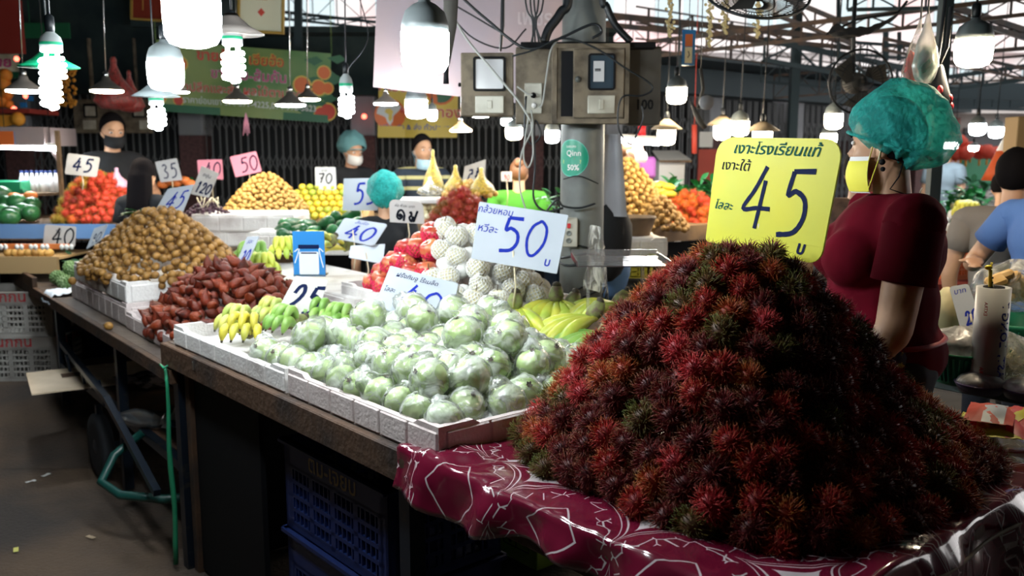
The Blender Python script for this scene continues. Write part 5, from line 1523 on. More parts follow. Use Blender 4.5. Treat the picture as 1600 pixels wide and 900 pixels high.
picture([(372, -60), (445, -56), (444, 56), (372, 50)], 6.6, 'pale poster in a yellow frame with a golden seated shape at the top', ['bn_cream', 'gold_paint', 'bn_red'], d_idol)

# ================================================================== UNDER THE TABLE: CRATES
def crate(label, loc, rz, w, l, h, m, txt=None, tm='gold_ink', tsz=.07, group=None, nrow=4, name='plastic_crate'):
    "stacking crate with slotted walls; w along x, l along y"
    t = thing(name, label, 'crate', loc, rz, group)
    b = MB(); tt = .012
    def wall(L_, X):
        b.box((0, tt/2, h*.86), (L_, tt, h*.28), X=X); b.box((0, tt/2, h*.04), (L_, tt, h*.08), X=X)
        b.box((0, -.004, h*.985), (L_+.02, .03, h*.03), X=X)
        for x in (-L_/2+.02, L_/2-.02): b.box((x, tt/2, h/2), (.04, tt, h), X=X)
        nc = max(2, int(L_/.14)); cw = (L_-.08)/nc
        for i in range(nc+1): b.box((-L_/2+.04+cw*i, tt/2, h*.4), (.028, tt, h*.7), X=X)
        for r in range(nrow+1): b.box((0, tt/2, h*(.08+.64*r/nrow)), (L_-.04, tt, h*.045), X=X)
        for i in range(nc):
            for k in range(1, 5): b.box((-L_/2+.04+cw*(i+k/5), tt/2, h*.4), (.006, tt*.9, h*.66), X=X)
        if txt: b.text(txt, tsz, 0, h*.78, -.0015, 1, X=X, off=.012, res=1)
    wall(l, Tr(-w/2, 0, 0) @ Rz(-PI/2)); wall(l, Tr(w/2, 0, 0) @ Rz(PI/2)); wall(w, Tr(0, -l/2, 0)); wall(w, Tr(0, l/2, 0) @ Rz(PI))
    b.box((0, 0, .01), (w-.02, l-.02, .012))
    b.build('slotted_body', [m, tm], t)
    return t
mat('gold_ink', (.30, .20, .07), .4); mat('red_ink', (.55, .05, .06), .5); mat('dim_ink', (.25, .16, .07), .5)
mat('crate_white', (.46, .45, .42), .6, col2=(.36, .33, .30), nscale=5)
crate('upper dark blue crate with gold Thai lettering under the table', T(.28, 1.66, .24), ANG, .42, .64, .31, 'blue_plastic', 'ติ่ม-เจี๊ยบ', 'gold_ink', .085)
crate('lower dark blue crate beneath the lettered one', T(.28, 1.66, -.2), ANG, .42, .64, .435, 'blue_plastic')
crate('upper white slotted crate with red lettering at the left edge', Vector((-3.36, 5.98, .302)), rad(4), .62, .42, .30, 'crate_white', 'กนกกน', 'red_ink', .10, nrow=5)
crate('lower white slotted crate with red lettering on the floor at the left edge', Vector((-3.34, 5.98, .0)), rad(3), .62, .42, .30, 'crate_white', 'กนกกน', 'red_ink', .10, nrow=5)
t = thing('cardboard_box', 'yellow-green printed cardboard box on the floor under the table', 'box', T(1.26, 2.06, -.2), ANG)
mat('box_lime', (.20, .33, .03), .6, col2=(.26, .36, .04), nscale=2)
b = MB(); b.box((0, 0, .24), (.34, .46, .48), 0, ch=.003)
XX = Tr(-.171, 0, 0) @ Rz(-PI/2)
for (x, z, w_, h_) in ((.1, .1, .16, .003), (.1, .14, .16, .003), (.1, .06, .16, .003), (.02, .1, .003, .083), (.10, .1, .003, .083), (.18, .1, .003, .083)): b.box((x, -.001, z), (w_, .002, h_), 1, X=XX)
for (x, z) in ((.06, .12), (.14, .12), (.06, .08), (.14, .17), (-.1, .2)): b.ball((x, -.001, z), (.012, .003, .012), 8, 1, X=XX)
b.build('carton', ['box_lime', 'ink_black'], t)
b = MB(); b.tube([(-.178, -.02, .36), (-.19, .0, .30), (-.19, .06, .28), (-.178, .1, .34)], .004, 6); b.build('carry_string', 'cable_black', t)
t = thing('blue_tub', 'dark blue plastic tub on the floor behind the white crates', 'tub', (-2.83, 6.35, 0))
b = MB(); b.lathe([(.2, 0), (.25, .02), (.28, .30), (.30, .31), (.30, .335), (.27, .335), (.235, .03), (0, .025)], 28); b.build('tub_body', 'blue_plastic', t)
b = MB(); b.tube([(-.28, -.1, .32), (-.1, -.33, .24), (.15, -.32, .24), (.28, -.1, .32)], .006, 6); b.build('handle', 'blue_plastic', t)
# small litter on the floor
for i, (x, y, m, lb) in enumerate([(68, 689, 'ink_red', 'small red scrap on the floor left of the cart wheel'), (72, 743, 'paper', 'tiny white scrap on the floor lowest left of the cart wheel'), (142, 840, 'wood_pale', 'brown leaf scrap on the floor at the bottom left'), (48, 753, 'paper', 'tiny pale scrap near the left edge of the floor'), (25, 860, 'banana_yellow', 'tiny yellowish scrap in the bottom left corner')]):
    p = P(x, y, -.196); b = MB(); b.sheet(lambda a, c: (.05*(a-.5), .02*(c-.5), .006*nz((a*3, c*3, i), 1)+.004), 5, 3); tag(b.build('litter_scrap', m, None, p, i*1.3), lb, 'litter')
# acrylic sheet behind bananas
t = thing('acrylic_tray', 'clear acrylic tray held flat between the pole and the rambutan heap', 'tray', W(967, 408, 3.15))
b = MB(); b.box((0, 0, 0), (.32, .30, .004)); b.box((0, .15, .012), (.32, .004, .028)); b.box((-.16, 0, .008), (.004, .3, .02)); b.box((.16, 0, .008), (.004, .3, .02)); b.build('sheet', 'clear_plastic', t)
b = MB(); b.bar((.1, .1, -.004), (.1, .1, -.38), .012); b.bar((-.1, .1, -.004), (-.1, .1, -.38), .012); b.build('support', 'clear_plastic', t)
b = MB(); b.sheet(lambda a, c: (.10*(a-.5)*(1-.5*c)+.01*nz((a*4, c*4, 0)), .05*math.sin(a*6), .26*c), 12, 12); tag(b.build('hanging_bag', 'thin_bag', None, W(930, 455, 3.5)), 'clear plastic bag hanging beside the steel pole behind the bananas', 'bag')
# ================================================================== PEOPLE
mat('skin_tan', (.50, .29, .18), .5, col2=(.42, .23, .14), nscale=12, sss=.0)
mat('skin_warm', (.62, .36, .22), .5, col2=(.55, .30, .19), nscale=10)
mat('hair_black', (.008, .007, .008), .8, spec=.03)
mat('hair_brown', (.16, .07, .03), .5, bump=.3, bscale=60)
mat('tee_maroon', (.115, .002, .011), .9, col2=(.085, .002, .008), nscale=5, bump=.12, bscale=9, spec=.08)
mat('tee_black', (.010, .012, .016), .9); mat('tee_grey', (.24, .21, .185), .9, bump=.2, bscale=12); mat('tee_green', (.07, .27, .035), .9, spec=.1); mat('tee_blue', (.07, .16, .42), .85, bump=.2, bscale=12)
mat('tee_brown', (.15, .09, .06), .9, col2=(.05, .03, .025), nscale=14); mat('tee_slate', (.22, .28, .33), .85)
mat('trousers_dark', (.015, .018, .028), .9)
mat('mask_white', (.72, .72, .72), .8); mat('mask_blue', (.35, .55, .68), .8); mat('mask_yellow', (.80, .74, .08), .7)
film('hair_net', (.035, .46, .42), gloss=.0, milky=.74, rough=.55, bump=1., bscale=70, patch=.18, fres=.2)
film('hair_net_pale', (.22, .50, .55), gloss=.0, milky=.85, rough=.5, bump=.6, bscale=26, fres=.2)
m = bpy.data.materials.new('tee_stripe'); m.use_nodes = True; MATS['tee_stripe'] = m; nt = m.node_tree; N = nt.nodes; L = nt.links
tc = N.new('ShaderNodeTexCoord'); wv = N.new('ShaderNodeTexWave'); wv.bands_direction = 'Z'; wv.inputs['Scale'].default_value = 3.6; cr = N.new('ShaderNodeValToRGB')
L.new(tc.outputs['Object'], wv.inputs[0]); L.new(wv.outputs[0], cr.inputs[0]); L.new(cr.outputs[0], N['Principled BSDF'].inputs[0])
e = cr.color_ramp.elements; e[0].color = (.012, .022, .04, 1); e[1].color = (.40, .38, .18, 1); e[0].position = .72; e[1].position = .78; N['Principled BSDF'].inputs['Roughness'].default_value = .85

def hand_prims(w, d, s, curl=.5, big=1.):
    "palm, four fingers and a thumb from wrist w pointing along d; s = side (+1/-1)"
    w = Vector(w); d = Vector(d).normalized(); side = d.cross(Vector((0, 0, 1)))
    side = side.normalized()*s if side.length > .1 else Vector((s, 0, 0)); nn = side.cross(d).normalized()*s
    pr = [('c', w, w+d*.07*big, .026*big, .034*big, .5), ]
    for k in range(4):
        o = side*(.027-.018*k)*big; L_ = (.072, .08, .075, .06)[k]*big
        a = w+d*.085*big+o; b_ = a+d*L_*.5-nn*L_*.2*curl; c = b_+d*L_*.35-nn*L_*.5*curl
        pr += [('c', a-d*.03*big, a, .0105*big, .010*big), ('c', a, b_, .010*big, .009*big), ('c', b_, c, .009*big, .0075*big)]
    a = w+d*.03*big+side*.03*big; b_ = a+d*.035*big+side*.025*big
    pr += [('c', w+d*.02*big+side*.012*big, a, .014*big, .012*big), ('c', a, b_, .012*big, .010*big), ('c', b_, b_+d*.025*big, .010*big, .008*big)]
    return pr
def person(label, loc, yaw=0., h=1.62, shirt='tee_black', skin='skin_warm', hair='short', hairm='hair_black', mask=None, mask_low=False, cap=None, hp=0., hy=0., hr=0.,
           arms=None, bw=1., bd=1., voxel=.011, sleeve=.55, armk=1., lean=0., face=True, bust=0., cap_size=1., trousers='trousers_dark', neck_z=1.352):
    s = h/1.62
    t = thing('person', label, 'person', loc, yaw); t.scale = (s, s, s)
    HX = Tr(0, -.01-lean*.0, 1.385) @ Rz(hy) @ Rx(hp) @ Ry(hr)
    def H(p): return HX @ Vector(p)
    def HE(c, r): return ('m', HX @ Tr(*c), r)
    arms = arms or {}
    pr = [HE((0, 0, .125), (.074, .092, .098)), HE((0, -.022, .062), (.056, .068, .062)), HE((0, -.052, .030), (.030, .026, .022)), HE((0, -.098, .085), (.011, .014, .016)), HE((0, -.088, .102), (.009, .012, .022)), HE((-.074, .008, .088), (.010, .018, .028)), HE((.074, .008, .088), (.010, .018, .028)),
          HE((0, -.078, .140), (.05, .014, .012)), HE((-.03, -.07, .08), (.02, .016, .018)), HE((.03, -.07, .08), (.02, .016, .018)), HE((0, -.084, .052), (.020, .010, .009)),
          ('c', H((0, .012, .06)), (0, .012, 1.30), .050, .056)]
    torso = [('m', Tr(0, .0, 1.19), (.150*bw, .100*bd, .15)), ('c', (-.125*bw, .012, 1.285), (.125*bw, .012, 1.285), .052, .052), ('m', Tr(0, -.005, 1.03), (.135*bw, .100*bd, .16)), ('m', Tr(0, .01, .89), (.155*bw, .110*bd, .12))]
    if bust: torso += [('m', Tr(sx*.065*bw, -.055*bd-.02, 1.17), (.072*bw, .07*bust, .075)) for sx in (-1, 1)]
    legs = []
    for sx in (-1, 1): legs += [('c', (sx*.085*bw, .01, .86), (sx*.09, 0, .47), .082*bw, .055), ('c', (sx*.09, 0, .47), (sx*.09, .01, .09), .052, .036)]
    feet = [('c', (sx*.09, .03, .045), (sx*.10, -.13, .03), .035, .026) for sx in (-1, 1)]
    sl = MB(); armp = []
    for sx, key in ((-1, 'R'), (1, 'L')):   # facing -Y: own left is +X
        sh = Vector((sx*.165*bw, .012, 1.285)); el, wr = arms.get(key, ((sx*.215*bw, .02, 1.02), (sx*.21*bw, -.06, .79)))
        el = Vector(el); wr = Vector(wr)
        armp += [('c', sh, el, .046*bw**.5*armk, .037*bw**.5*armk), ('c', el, wr, .037*bw**.5*armk, .025*armk**.5)] + hand_prims(wr, wr-el, -sx, .6)
        d = (el-sh); e = sh+d*sleeve; r0 = .046*bw**.5*armk
        sl.tube([sh-d*.06, sh+d*.05, sh+d*sleeve*.5, e, e+d.normalized()*.002, e-d.normalized()*.01], [r0*.9, r0*1.3, r0*1.32, r0*1.36, r0*1.24, r0*1.15], 20, cap=False)
    def infl(L_, k):
        out = []
        for p in L_:
            if p[0] == 'c': out.append(('c', p[1], p[2], p[3]+k, p[4]+k))
            else: out.append(('m', p[1], tuple(q+k for q in p[2])))
        return out
    body = blob([p if p[0] != 'm' else ('m', p[1], p[2]) for p in pr+torso+legs+feet+armp], voxel, 3)
    mobj('body', body, skin, t)
    if shirt:
        me = blob(infl(torso, .018)+[('c', (sx*.13*bw, .012, 1.285), (sx*.165*bw, .012, 1.28), .064*armk**.6, .064*bw**.5*armk) for sx in (-1, 1)], max(voxel, .012), 4)
        cut_mesh(me, [((0, 0, .84), (0, 0, -1)), ((0, -.02, neck_z), (0, -.25, 1))])
        b = MB(); b.add([tuple(v.co) for v in me.vertices], [tuple(p.vertices) for p in me.polygons], 0, True)
        b.add(sl.v, sl.f, 0, True); b.build('shirt', shirt, t)
    me = blob(infl(legs, .014)+[('m', Tr(0, .01, .87), (.160*bw, .118*bd, .12))], .014, 3); cut_mesh(me, [((0, 0, .10), (0, 0, -1)), ((0, 0, .95), (0, 0, 1))]); mobj('trousers', me, trousers, t)
    me = blob(infl(feet, .008), .012, 2); mobj('shoes', me, 'tee_black', t)
    # hair
    b = MB()
    if hair == 'long':
        me = blob([('m', Tr(0, .012, .135), (.086, .100, .102)), ('c', (0, .05, .10), (0, .075, -.12), .085, .095), ('c', (0, .07, -.12), (0, .085, -.42), .10, .055)], .012, 3)
        me.transform(HX); cut_mesh(me, [(HX @ Vector((0, -.045, .12)), HX.to_3x3() @ Vector((0, -.9, -.25)))]); mobj('long_hair', me, hairm, t)
    elif hair:
        k = 1.0 if hair == 'short' else .96
        b.ball((0, 0, 0), (.083*k, .101*k, .107*k), 24, X=HX @ Tr(0, .010, .133), disp=lambda p: 1+.035*nz(p, 5)+(.02 if hair == 'short' else 0))
        me = b.mesh(); cut_mesh(me, [(HX @ Vector((0, -.048, .160)), HX.to_3x3() @ Vector((0, -.80, -.60))), (HX @ Vector((0, .0, .075)), HX.to_3x3() @ Vector((0, -.45, -1)))])
        mobj('hair', me, hairm, t)
        if hair == 'bun':
            b = MB(); b.ball((0, .09, .20), .042, 12, X=HX); b.build('hair_bun', hairm, t)
    if cap:
        def cd(p):
            a = math.atan2(p.y, p.x); low = smoothstep(.0, -.75, p.z)
            return 1 - .20*low*(1-max(0, p.y)) + .045*math.sin(a*13+nz(p, 2)*4)*(.35+low) + .10*nz(p, 2.6, 2) + .28*max(0, p.y)*smoothstep(.2, -.6, p.z)
        b = MB(); k = cap_size; b.ball((0, 0, 0), (.118*k, .136*k, .125*k), 44, X=HX @ Tr(0, .034*k, .152), disp=cd)
        me = b.mesh(); cut_mesh(me, [(HX @ Vector((0, -.06, .135)), HX.to_3x3() @ Vector((0, -.80, -.60))), (HX @ Vector((0, .0, .045)), HX.to_3x3() @ Vector((0, -.25, -1)))])
        mobj('hair_cap', me, cap, t)
        b = MB(); b.tube([(.098*math.cos(q), .02+.125*math.sin(q), .105+.045*-math.sin(q)*1.0) for q in [i*PI/12 for i in range(25)]], .005, 6, X=HX); b.build('cap_elastic', cap, t)
    if mask:
        b = MB(); dz = -.055 if mask_low else 0.
        def mf(a, c):
            q = (a-.5)*2.5; zz = .015+.075*c+dz; bulge = .018*math.sin(PI*c)*math.cos(q)
            rx, ry = .066+bulge, .088+bulge+(.012*math.cos(q))
            return (math.sin(q)*rx, -.012-math.cos(q)*ry, zz+.008*math.cos(q)*(-1 if c < .5 else 0))
        b.sheet(mf, 18, 8, X=HX)
        for sx in (-1, 1): b.tube([Vector(mf(.5+.5*sx, .9)), Vector((sx*.078, .0, .105)), Vector((sx*.082, .022, .09)), Vector((sx*.076, .01, .065)), Vector(mf(.5+.5*sx, .1))], .0015, 5, X=HX)
        b.build('face_mask', mask, t)
    if face:
        for sx in (-1, 1):
            b = MB(); b.ball((sx*.031, -.082, .115), (.013, .007, .007), 10, 0, X=HX); b.ball((sx*.031, -.0885, .115), (.006, .003, .006), 8, 1, X=HX); b.build('eye', ['white', 'ink_black'], t)
            b = MB(); b.tube([(sx*.016, -.092, .133), (sx*.032, -.092, .139), (sx*.05, -.080, .134)], .003, 5, X=HX, flat=.6); b.build('eyebrow', 'hair_black', t)
    return t, HX, s
_b0 = blob
def blob(prims, voxel=.01, smooth=4):
    "as above, and ('m', matrix, radii) bodies"
    b = MB()
    for p in prims:
        if p[0] == 'c':
            a, c, ra, rb = Vector(p[1]), Vector(p[2]), p[3], p[4]; fl = p[5] if len(p) > 5 else 1.
            d = (c-a).normalized()
            b.tube([a-d*ra*.98, a-d*ra*.7, a, c, c+d*rb*.7, c+d*rb*.98], [ra*.2, ra*.71, ra, rb, rb*.71, rb*.2], 12, flat=fl)
        else: b.ball((0, 0, 0), p[2], 16, X=p[1])
    me = b.mesh('blob'); o = bpy.data.objects.new('blob', me); COL.objects.link(o)
    rm = o.modifiers.new('r', 'REMESH'); rm.mode = 'VOXEL'; rm.voxel_size = voxel; rm.use_smooth_shade = True
    sm = o.modifiers.new('s', 'SMOOTH'); sm.factor = .5; sm.iterations = smooth
    out = bpy.data.meshes.new_from_object(o.evaluated_get(bpy.context.evaluated_depsgraph_get()))
    bpy.data.objects.remove(o)
    for p in out.polygons: p.use_smooth = True
    return out

# the seller behind the rambutans: faces left and away, left arm hanging towards the heap
sp = W(1390, 300, 2.66)
t, HX, s = person('person in maroon t-shirt and green hair cap standing behind the rambutan heap, looking away left', (sp.x, 2.66, 0), rad(-98), 1.66, 'tee_maroon', 'skin_tan', 'short', 'hair_black', None, cap='hair_net', hy=rad(-30), hp=rad(4),
    arms={'L': ((.235, -.03, .985), (.20, -.185, .775)), 'R': ((-.22, -.03, 1.0), (-.15, -.22, .86))}, bw=1.30, bd=1.42, voxel=.008, sleeve=.55, bust=1.2, cap_size=1.04, armk=1.18, neck_z=1.357)
# yellow over white masks pushed down over the jaw
for nm, m_, off, z0, zh in (('face_mask', 'mask_yellow', .002, -.022, .088), ('inner_mask', 'mask_white', -.003, -.026, .104)):
    b = MB()
    def mf(a, c):
        q = (a-.5)*2.75; bl = .010*math.sin(PI*c)
        return (math.sin(q)*(.073+off+bl), -.010-math.cos(q)*(.092+off+bl), z0+zh*c-.01*abs(a-.5))
    b.sheet(mf, 20, 10, X=HX)
    for sx in (-1, 1): b.tube([Vector(mf(.5+.5*sx, .95)), Vector((sx*.080, -.01, .115)), Vector((sx*.086, .012, .10)), Vector((sx*.080, .0, .06)), Vector(mf(.5+.5*sx, .1))], .0018, 5, X=HX)
    b.build(nm, m_, t)
b = MB()
for sx in (-1, 1): b.ball((sx*.086, .012, .055), .009, 10, X=HX); b.ball((sx*.087, .014, .035), .007, 10, X=HX)
b.build('earrings', 'black', t)
b = MB(); b.tube([(.080, .01, 1.44), (.085, .0, 1.40), (.078, -.02, 1.365), (.09, .015, 1.352), (.075, .06, 1.352), (.0, .088, 1.365)], .0022, 5); b.build('neck_cord', 'black', t)
b = MB(); b.tube([(.200*math.cos(q), .005+.150*math.sin(q), .93+.01*math.sin(q)) for q in [i*PI/14 for i in range(29)]], .021, 6, flat=.35)
mat('belt_red', (.30, .02, .03), .6); b.build('belt', 'belt_red', t)
mat('pouch_cloth', (.03, .04, .10), .8, col2=(.5, .4, .15), nscale=30, nlo=.5, nhi=.55)
b = MB(); b.ball((0, 0, 0), (.045, .10, .07), 20, X=Tr(.19, -.07, .90), disp=lambda p: 1+.05*nz(p, 3)); b.build('waist_pouch', 'pouch_cloth', t)
b = MB()
for sx in (-1, 1): b.tube([(sx*.01, 0, 1.0), (sx*.01, 0, 1.01)], .004, 4)

hd = lambda x, y, Y: W(x, y, Y)
def bgp(label, x, ytop, Y, **k):
    "place a standing person so that the crown of the head shows at x, ytop"
    p = W(x, ytop, Y); kw = dict(voxel=.014); kw.update(k)
    h = p.z*1.62/1.618; return person(label, (p.x, Y, 0), h=h, **kw)
bgp('person in black t-shirt and black mask packing fruit behind the far left counter', 172, 176, 7.2, yaw=rad(38), shirt='tee_black', mask='tee_black', hp=rad(14), arms={'L': ((.26, -.08, 1.04), (.10, -.33, 1.05)), 'R': ((-.26, -.1, 1.04), (-.08, -.34, 1.02))})
bgp('person with long black hair in dark clothes seen from behind, left of the 35 card', 222, 246, 6.0, yaw=rad(168), shirt='tee_black', hair='long', face=False)
bgp('person in black t-shirt, pale blue hair cap and white mask looking down at tangerines', 548, 212, 8.0, yaw=rad(36), shirt='tee_black', mask='mask_white', cap='hair_net_pale', hp=rad(16), arms={'L': ((.25, -.1, 1.05), (.2, -.32, 1.0)), 'R': ((-.25, -.1, 1.05), (-.15, -.3, 1.0))})
bgp('person in dark striped polo shirt with pale blue mask under the chin', 658, 210, 7.7, yaw=rad(30), shirt='tee_stripe', skin='skin_tan', mask='mask_blue', mask_low=True, hp=rad(6), bw=1.15, arms={'L': ((.28, -.1, 1.05), (.15, -.34, 1.06)), 'R': ((-.28, -.1, 1.05), (.0, -.34, 1.04))})
bgp('person wearing a green hair cap seen from behind in front of the rambutans, mid-left', 601, 278, 5.3, yaw=rad(190), shirt='tee_black', cap='hair_net', cap_size=1.08, face=False)
bgp('person in bright green shirt with bunned hair seen from behind, left of the pole', 811, 248, 6.9, yaw=rad(176), shirt='tee_green', hair='bun', hairm='hair_brown', face=False, bw=1.2)
bgp('person with shaved head, black shirt and pale mask, right of the steel pole', 985, 209, 7.3, yaw=rad(72), shirt='tee_black', hair='shaved', hairm='hair_brown', mask='mask_white')
bgp('person in grey t-shirt with black hair at the right edge, turned away', 1590, 232, 3.9, yaw=rad(140), shirt='tee_grey', hair='short', bw=1.15)
bgp('person in blue shirt with bent bare arm, cut by the right edge', 1668, 205, 3.45, yaw=rad(-60), shirt='tee_blue', skin='skin_tan', bw=1.2, arms={'R': ((-.36, .02, 1.06), (-.20, -.22, 1.10)), 'L': ((.28, 0, 1.02), (.2, -.2, 1.0))})
bgp('small far person in grey-blue shirt walking, right of the green hair cap', 1478, 212, 9.5, yaw=rad(-60), shirt='tee_slate', mask='mask_white')
bgp('person in bright green shirt bending, partly behind the grey-shirted one', 1572, 262, 5.2, yaw=rad(150), shirt='tee_green', face=False, hp=rad(30))
bgp('person in brown patterned shirt, glimpsed between yellow board and maroon shirt', 1345, 232, 4.6, yaw=rad(160), shirt='tee_brown', skin='skin_tan', face=False, bw=1.15)
# ================================================================== FAR STALLS
mat('counter_wood', (.20, .13, .07), .8, col2=(.09, .06, .04), nscale=5)
mat('counter_tan', (.45, .30, .14), .75); mat('cloth_blue', (.12, .25, .5), .7); mat('cloth_red', (.25, .02, .03), .6)
mat('skin_green', (.015, .09, .03), .35, col2=(.03, .16, .05), nscale=10, rand=.3)
mat('longan_skin', (.58, .36, .10), .6, rand=.25, rcol=(.42, .24, .06)); mat('tangerine_skin', (.60, .42, .03), .45, rand=.15, rcol=(.22, .34, .03))
mat('grape_skin', (.045, .012, .03), .3, rand=.4); mat('net_yellow', (.75, .60, .04), .6); mat('net_red', (.55, .08, .05), .6); mat('bag_pink', (.55, .35, .50), .5)
mat('carrot', (.70, .20, .05), .5); mat('purple', (.45, .12, .45), .6); mat('lantern_red', (.75, .10, .06), .6, trl=.3)
def counter(label, p0, p1, dep, z, m='counter_wood', skirt=None, top='counter_wood', bodyz=0.):
    "table whose front edge runs from p0 to p1 on the ground plan; dep to the rear"
    p0 = Vector((p0[0], p0[1], 0)); p1 = Vector((p1[0], p1[1], 0)); w = (p1-p0).length; a = math.atan2(p1.y-p0.y, p1.x-p0.x)
    t = thing('market_counter', label, 'table', p0, a)
    b = MB(); b.box((w/2, dep/2, z-.02), (w, dep, .04), ch=.004); b.box((w/2, -.01, z-.05), (w, .02, .10)); b.build('table_top', top, t)
    for x in (.04, w-.04):
        for y in (.04, dep-.04):
            b = MB(); b.box((x, y, (z-.04)/2), (.05, .05, z-.04)); b.build('leg', 'steel_dark', t)
    if skirt: b = MB(); b.box((w/2, -.022, z-.04), (w*.98, .006, .10)); b.build('cloth_edge', skirt, t)
    b = MB(); b.box((w/2, dep*.3, z*.45), (w-.1, .02, z*.8)); b.build('back_panel', 'black', t)
    return t
pA, pB = W(-60, 352, 6.15), W(195, 352, 6.15)
zl = pA.z
counter('far left wooden counter with blue cloth edge under orange rambutans', (pA.x, 6.15), (pB.x, 6.15), 1.1, zl, skirt='cloth_blue')
cz2 = W(400, 345, 6.7).z
counter('dark middle counter under the far longans and tangerines', (W(285, 345, 6.7).x, 6.7), (W(700, 345, 6.7).x, 6.7), .9, cz2)
cz3 = W(700, 345, 5.75).z-.14
counter('counter with dark cloth under the mid-left dark rambutans', (W(640, 378, 5.5).x, 5.5), (W(868, 378, 5.5).x, 5.5), .9, cz3, skirt='cloth_red')
cz4 = W(1040, 352, 6.0).z
c4 = [W(935, 352, 5.6), W(1190, 352, 6.6)]
counter('counter under longans and orange rambutans right of the steel pole', (c4[0].x, 5.6), (c4[1].x, 6.4), 1.2, cz4)
def heap(label, x0, x1, ytop, ybot, Y, dep, protos, d, nmax, group, stuff, m, seed=1, peak=.5, spin=None, sl=None, n=6000, yaw=0., p=1.6):
    "mound filling the picture width x0..x1, top ytop, base ybot"
    a = W(x0, ybot, Y); c = W(x1, ybot, Y); w = c.x-a.x; h = W((x0+x1)/2, ytop, Y+dep/2).z-a.z
    F = lambda v, u, z: Vector((a.x+u, Y+v, z))
    def hf(v, u):
        q = abs((u/w-peak)/(peak if u/w < peak else 1-peak)); r = (q**2.2+abs(v/dep*2-1)**2.2)**(1/2.2)
        if r > 1: return None
        return a.z+.01+h*(1-r**p)+.01*nz((v*9, u*9, seed))
    BASE[0] = a.z
    made, sb = pile(hf, (0, dep, 0, w), d, F, 0, Protos(protos), nmax, label, group, stuff, 1, rn=random.Random(seed), spin=spin, n=n)
    if sb is not None and sb.v: tag(sb.build('buried_'+protos[0].name.split('.')[0], m), sl, 'fruit', kind='stuff')
    return made
def ramset(cols, lab, nh=90):
    out = []
    for i, m in enumerate(cols):
        b = MB(); rambutan_mesh(b, (0, 0, 0), Matrix.Identity(4), nh, .016, .023, 3, random.Random(50+i), .0014, 8); out.append(tag(b.build('rambutan', m), lab, 'fruit'))
    return out
rmat('ramb_far', (.60, .10, .03), (.75, .20, .03), (.55, .42, .06)); rmat('ramb_far2', (.52, .05, .03), (.62, .10, .04), (.40, .30, .05)); rmat('ramb_far3', (.35, .22, .03), (.5, .35, .05), (.35, .40, .08))
rmat('ramb_mid', (.20, .02, .015), (.36, .05, .02), (.28, .14, .03)); rmat('ramb_mid2', (.14, .05, .015), (.24, .11, .02), (.2, .18, .04))
stf = lambda b, w, rn: rambutan_mesh(b, w, rrot(rn), 40, .014, .024, 3, rn, .0018, 6)
L1 = 'bright orange-red rambutan in the far left heap'
heap(L1, 58, 186, 274, 347, 6.2, .75, ramset(['ramb_far', 'ramb_far2', 'ramb_far3', 'ramb_mid', 'ramb_far2', 'ramb_far3'], L1), .050, 220, 'far left orange rambutan heap', stf, 'ramb_far2', 3, p=2.2)
L1 = 'dull red-green rambutan in the heap between pears and green shirt'
heap(L1, 652, 778, 300, 384, 5.5, .7, ramset(['ramb_mid', 'ramb_mid', 'ramb_mid2', 'rambutan_red'], L1), .058, 160, 'mid-left dark rambutan heap', stf, 'ramb_mid', 4, p=1.9)
L1 = 'orange-red rambutan in the heap left of the yellow board'
heap(L1, 1032, 1150, 302, 356, 6.2, .7, ramset(['ramb_far', 'ramb_far2', 'ramb_far'], L1), .058, 160, 'orange rambutan heap right of the longans', stf, 'ramb_far2', 5, p=1.9)
def ballp(name, m, r, lab, n=9):
    out = []
    for i in range(2):
        b = MB(); b.ball((0, 0, 0), (r, r, r*1.03), n, disp=lambda p: 1+.03*nz(p, 2, i)); out.append(tag(b.build(name, m), lab, 'fruit'))
    return out
stb = lambda r: (lambda b, w, rn: b.ball(w, r, 6))
L1 = 'golden longan in the far heap behind the foam boxes'
heap(L1, 332, 462, 272, 334, 6.4, .7, ballp('longan', 'longan_skin', .0175, L1), .034, 300, 'golden longans behind the foam boxes', stb(.018), 'longan_skin', 6, p=1.5, n=9000)
L1 = 'golden longan in the big heap right of the steel pole'
heap(L1, 925, 1062, 250, 350, 5.7, .9, ballp('longan', 'longan_skin', .0185, L1), .040, 300, 'golden longans right of the pole', stb(.019), 'longan_skin', 7, p=1.5, n=9000)
L1 = 'brownish longan on the slope between baskets and orange rambutans'
mat('longan_brown', (.34, .20, .06), .6, rand=.25)
heap(L1, 1000, 1085, 308, 362, 5.55, .5, ballp('longan', 'longan_brown', .0185, L1), .042, 120, 'brown longans in front', stb(.019), 'longan_brown', 8, p=1.3)
# stacked tangerines in rows
tg = Protos(ballp('tangerine', 'tangerine_skin', .030, 'tangerine', 12)); tl = []
p0 = W(455, 343, 6.75)
for r in range(6):
    for i in range(9):
        tl.append(tg.put(r*9+i, Tr(p0.x+(i+.5*(r % 2))*.060-.0, 6.75+r*.055, cz2+.032+r*.041) @ rrot(RN), None, 'tangerines stacked in rows'))
        if r: b = None
for r, i in [(r, i) for r in range(6) for i in range(9)]:
    tl[r*9+i]['label'] = 'green-yellow tangerine, %s from left in %s row up of the neat stack' % (ORD[i], ORD[r])
b = MB(); b.prism([(0, 0), (.58, 0), (.58, .02), (0, .02)], 0, .36)
X = Tr(p0.x-.03, 6.80, cz2)
b = MB(); b.add([(0, 0, 0), (.60, 0, 0), (.60, .34, 0), (0, .34, 0), (0, .34, .21), (.60, .34, .21)], [(0, 1, 5, 4), (0, 4, 3), (1, 2, 5), (3, 4, 5, 2), (0, 3, 2, 1)], 0, False, X)
tag(b.build('sloping_stand', 'counter_tan'), 'sloping wooden stand holding the tangerine rows', 'stand')
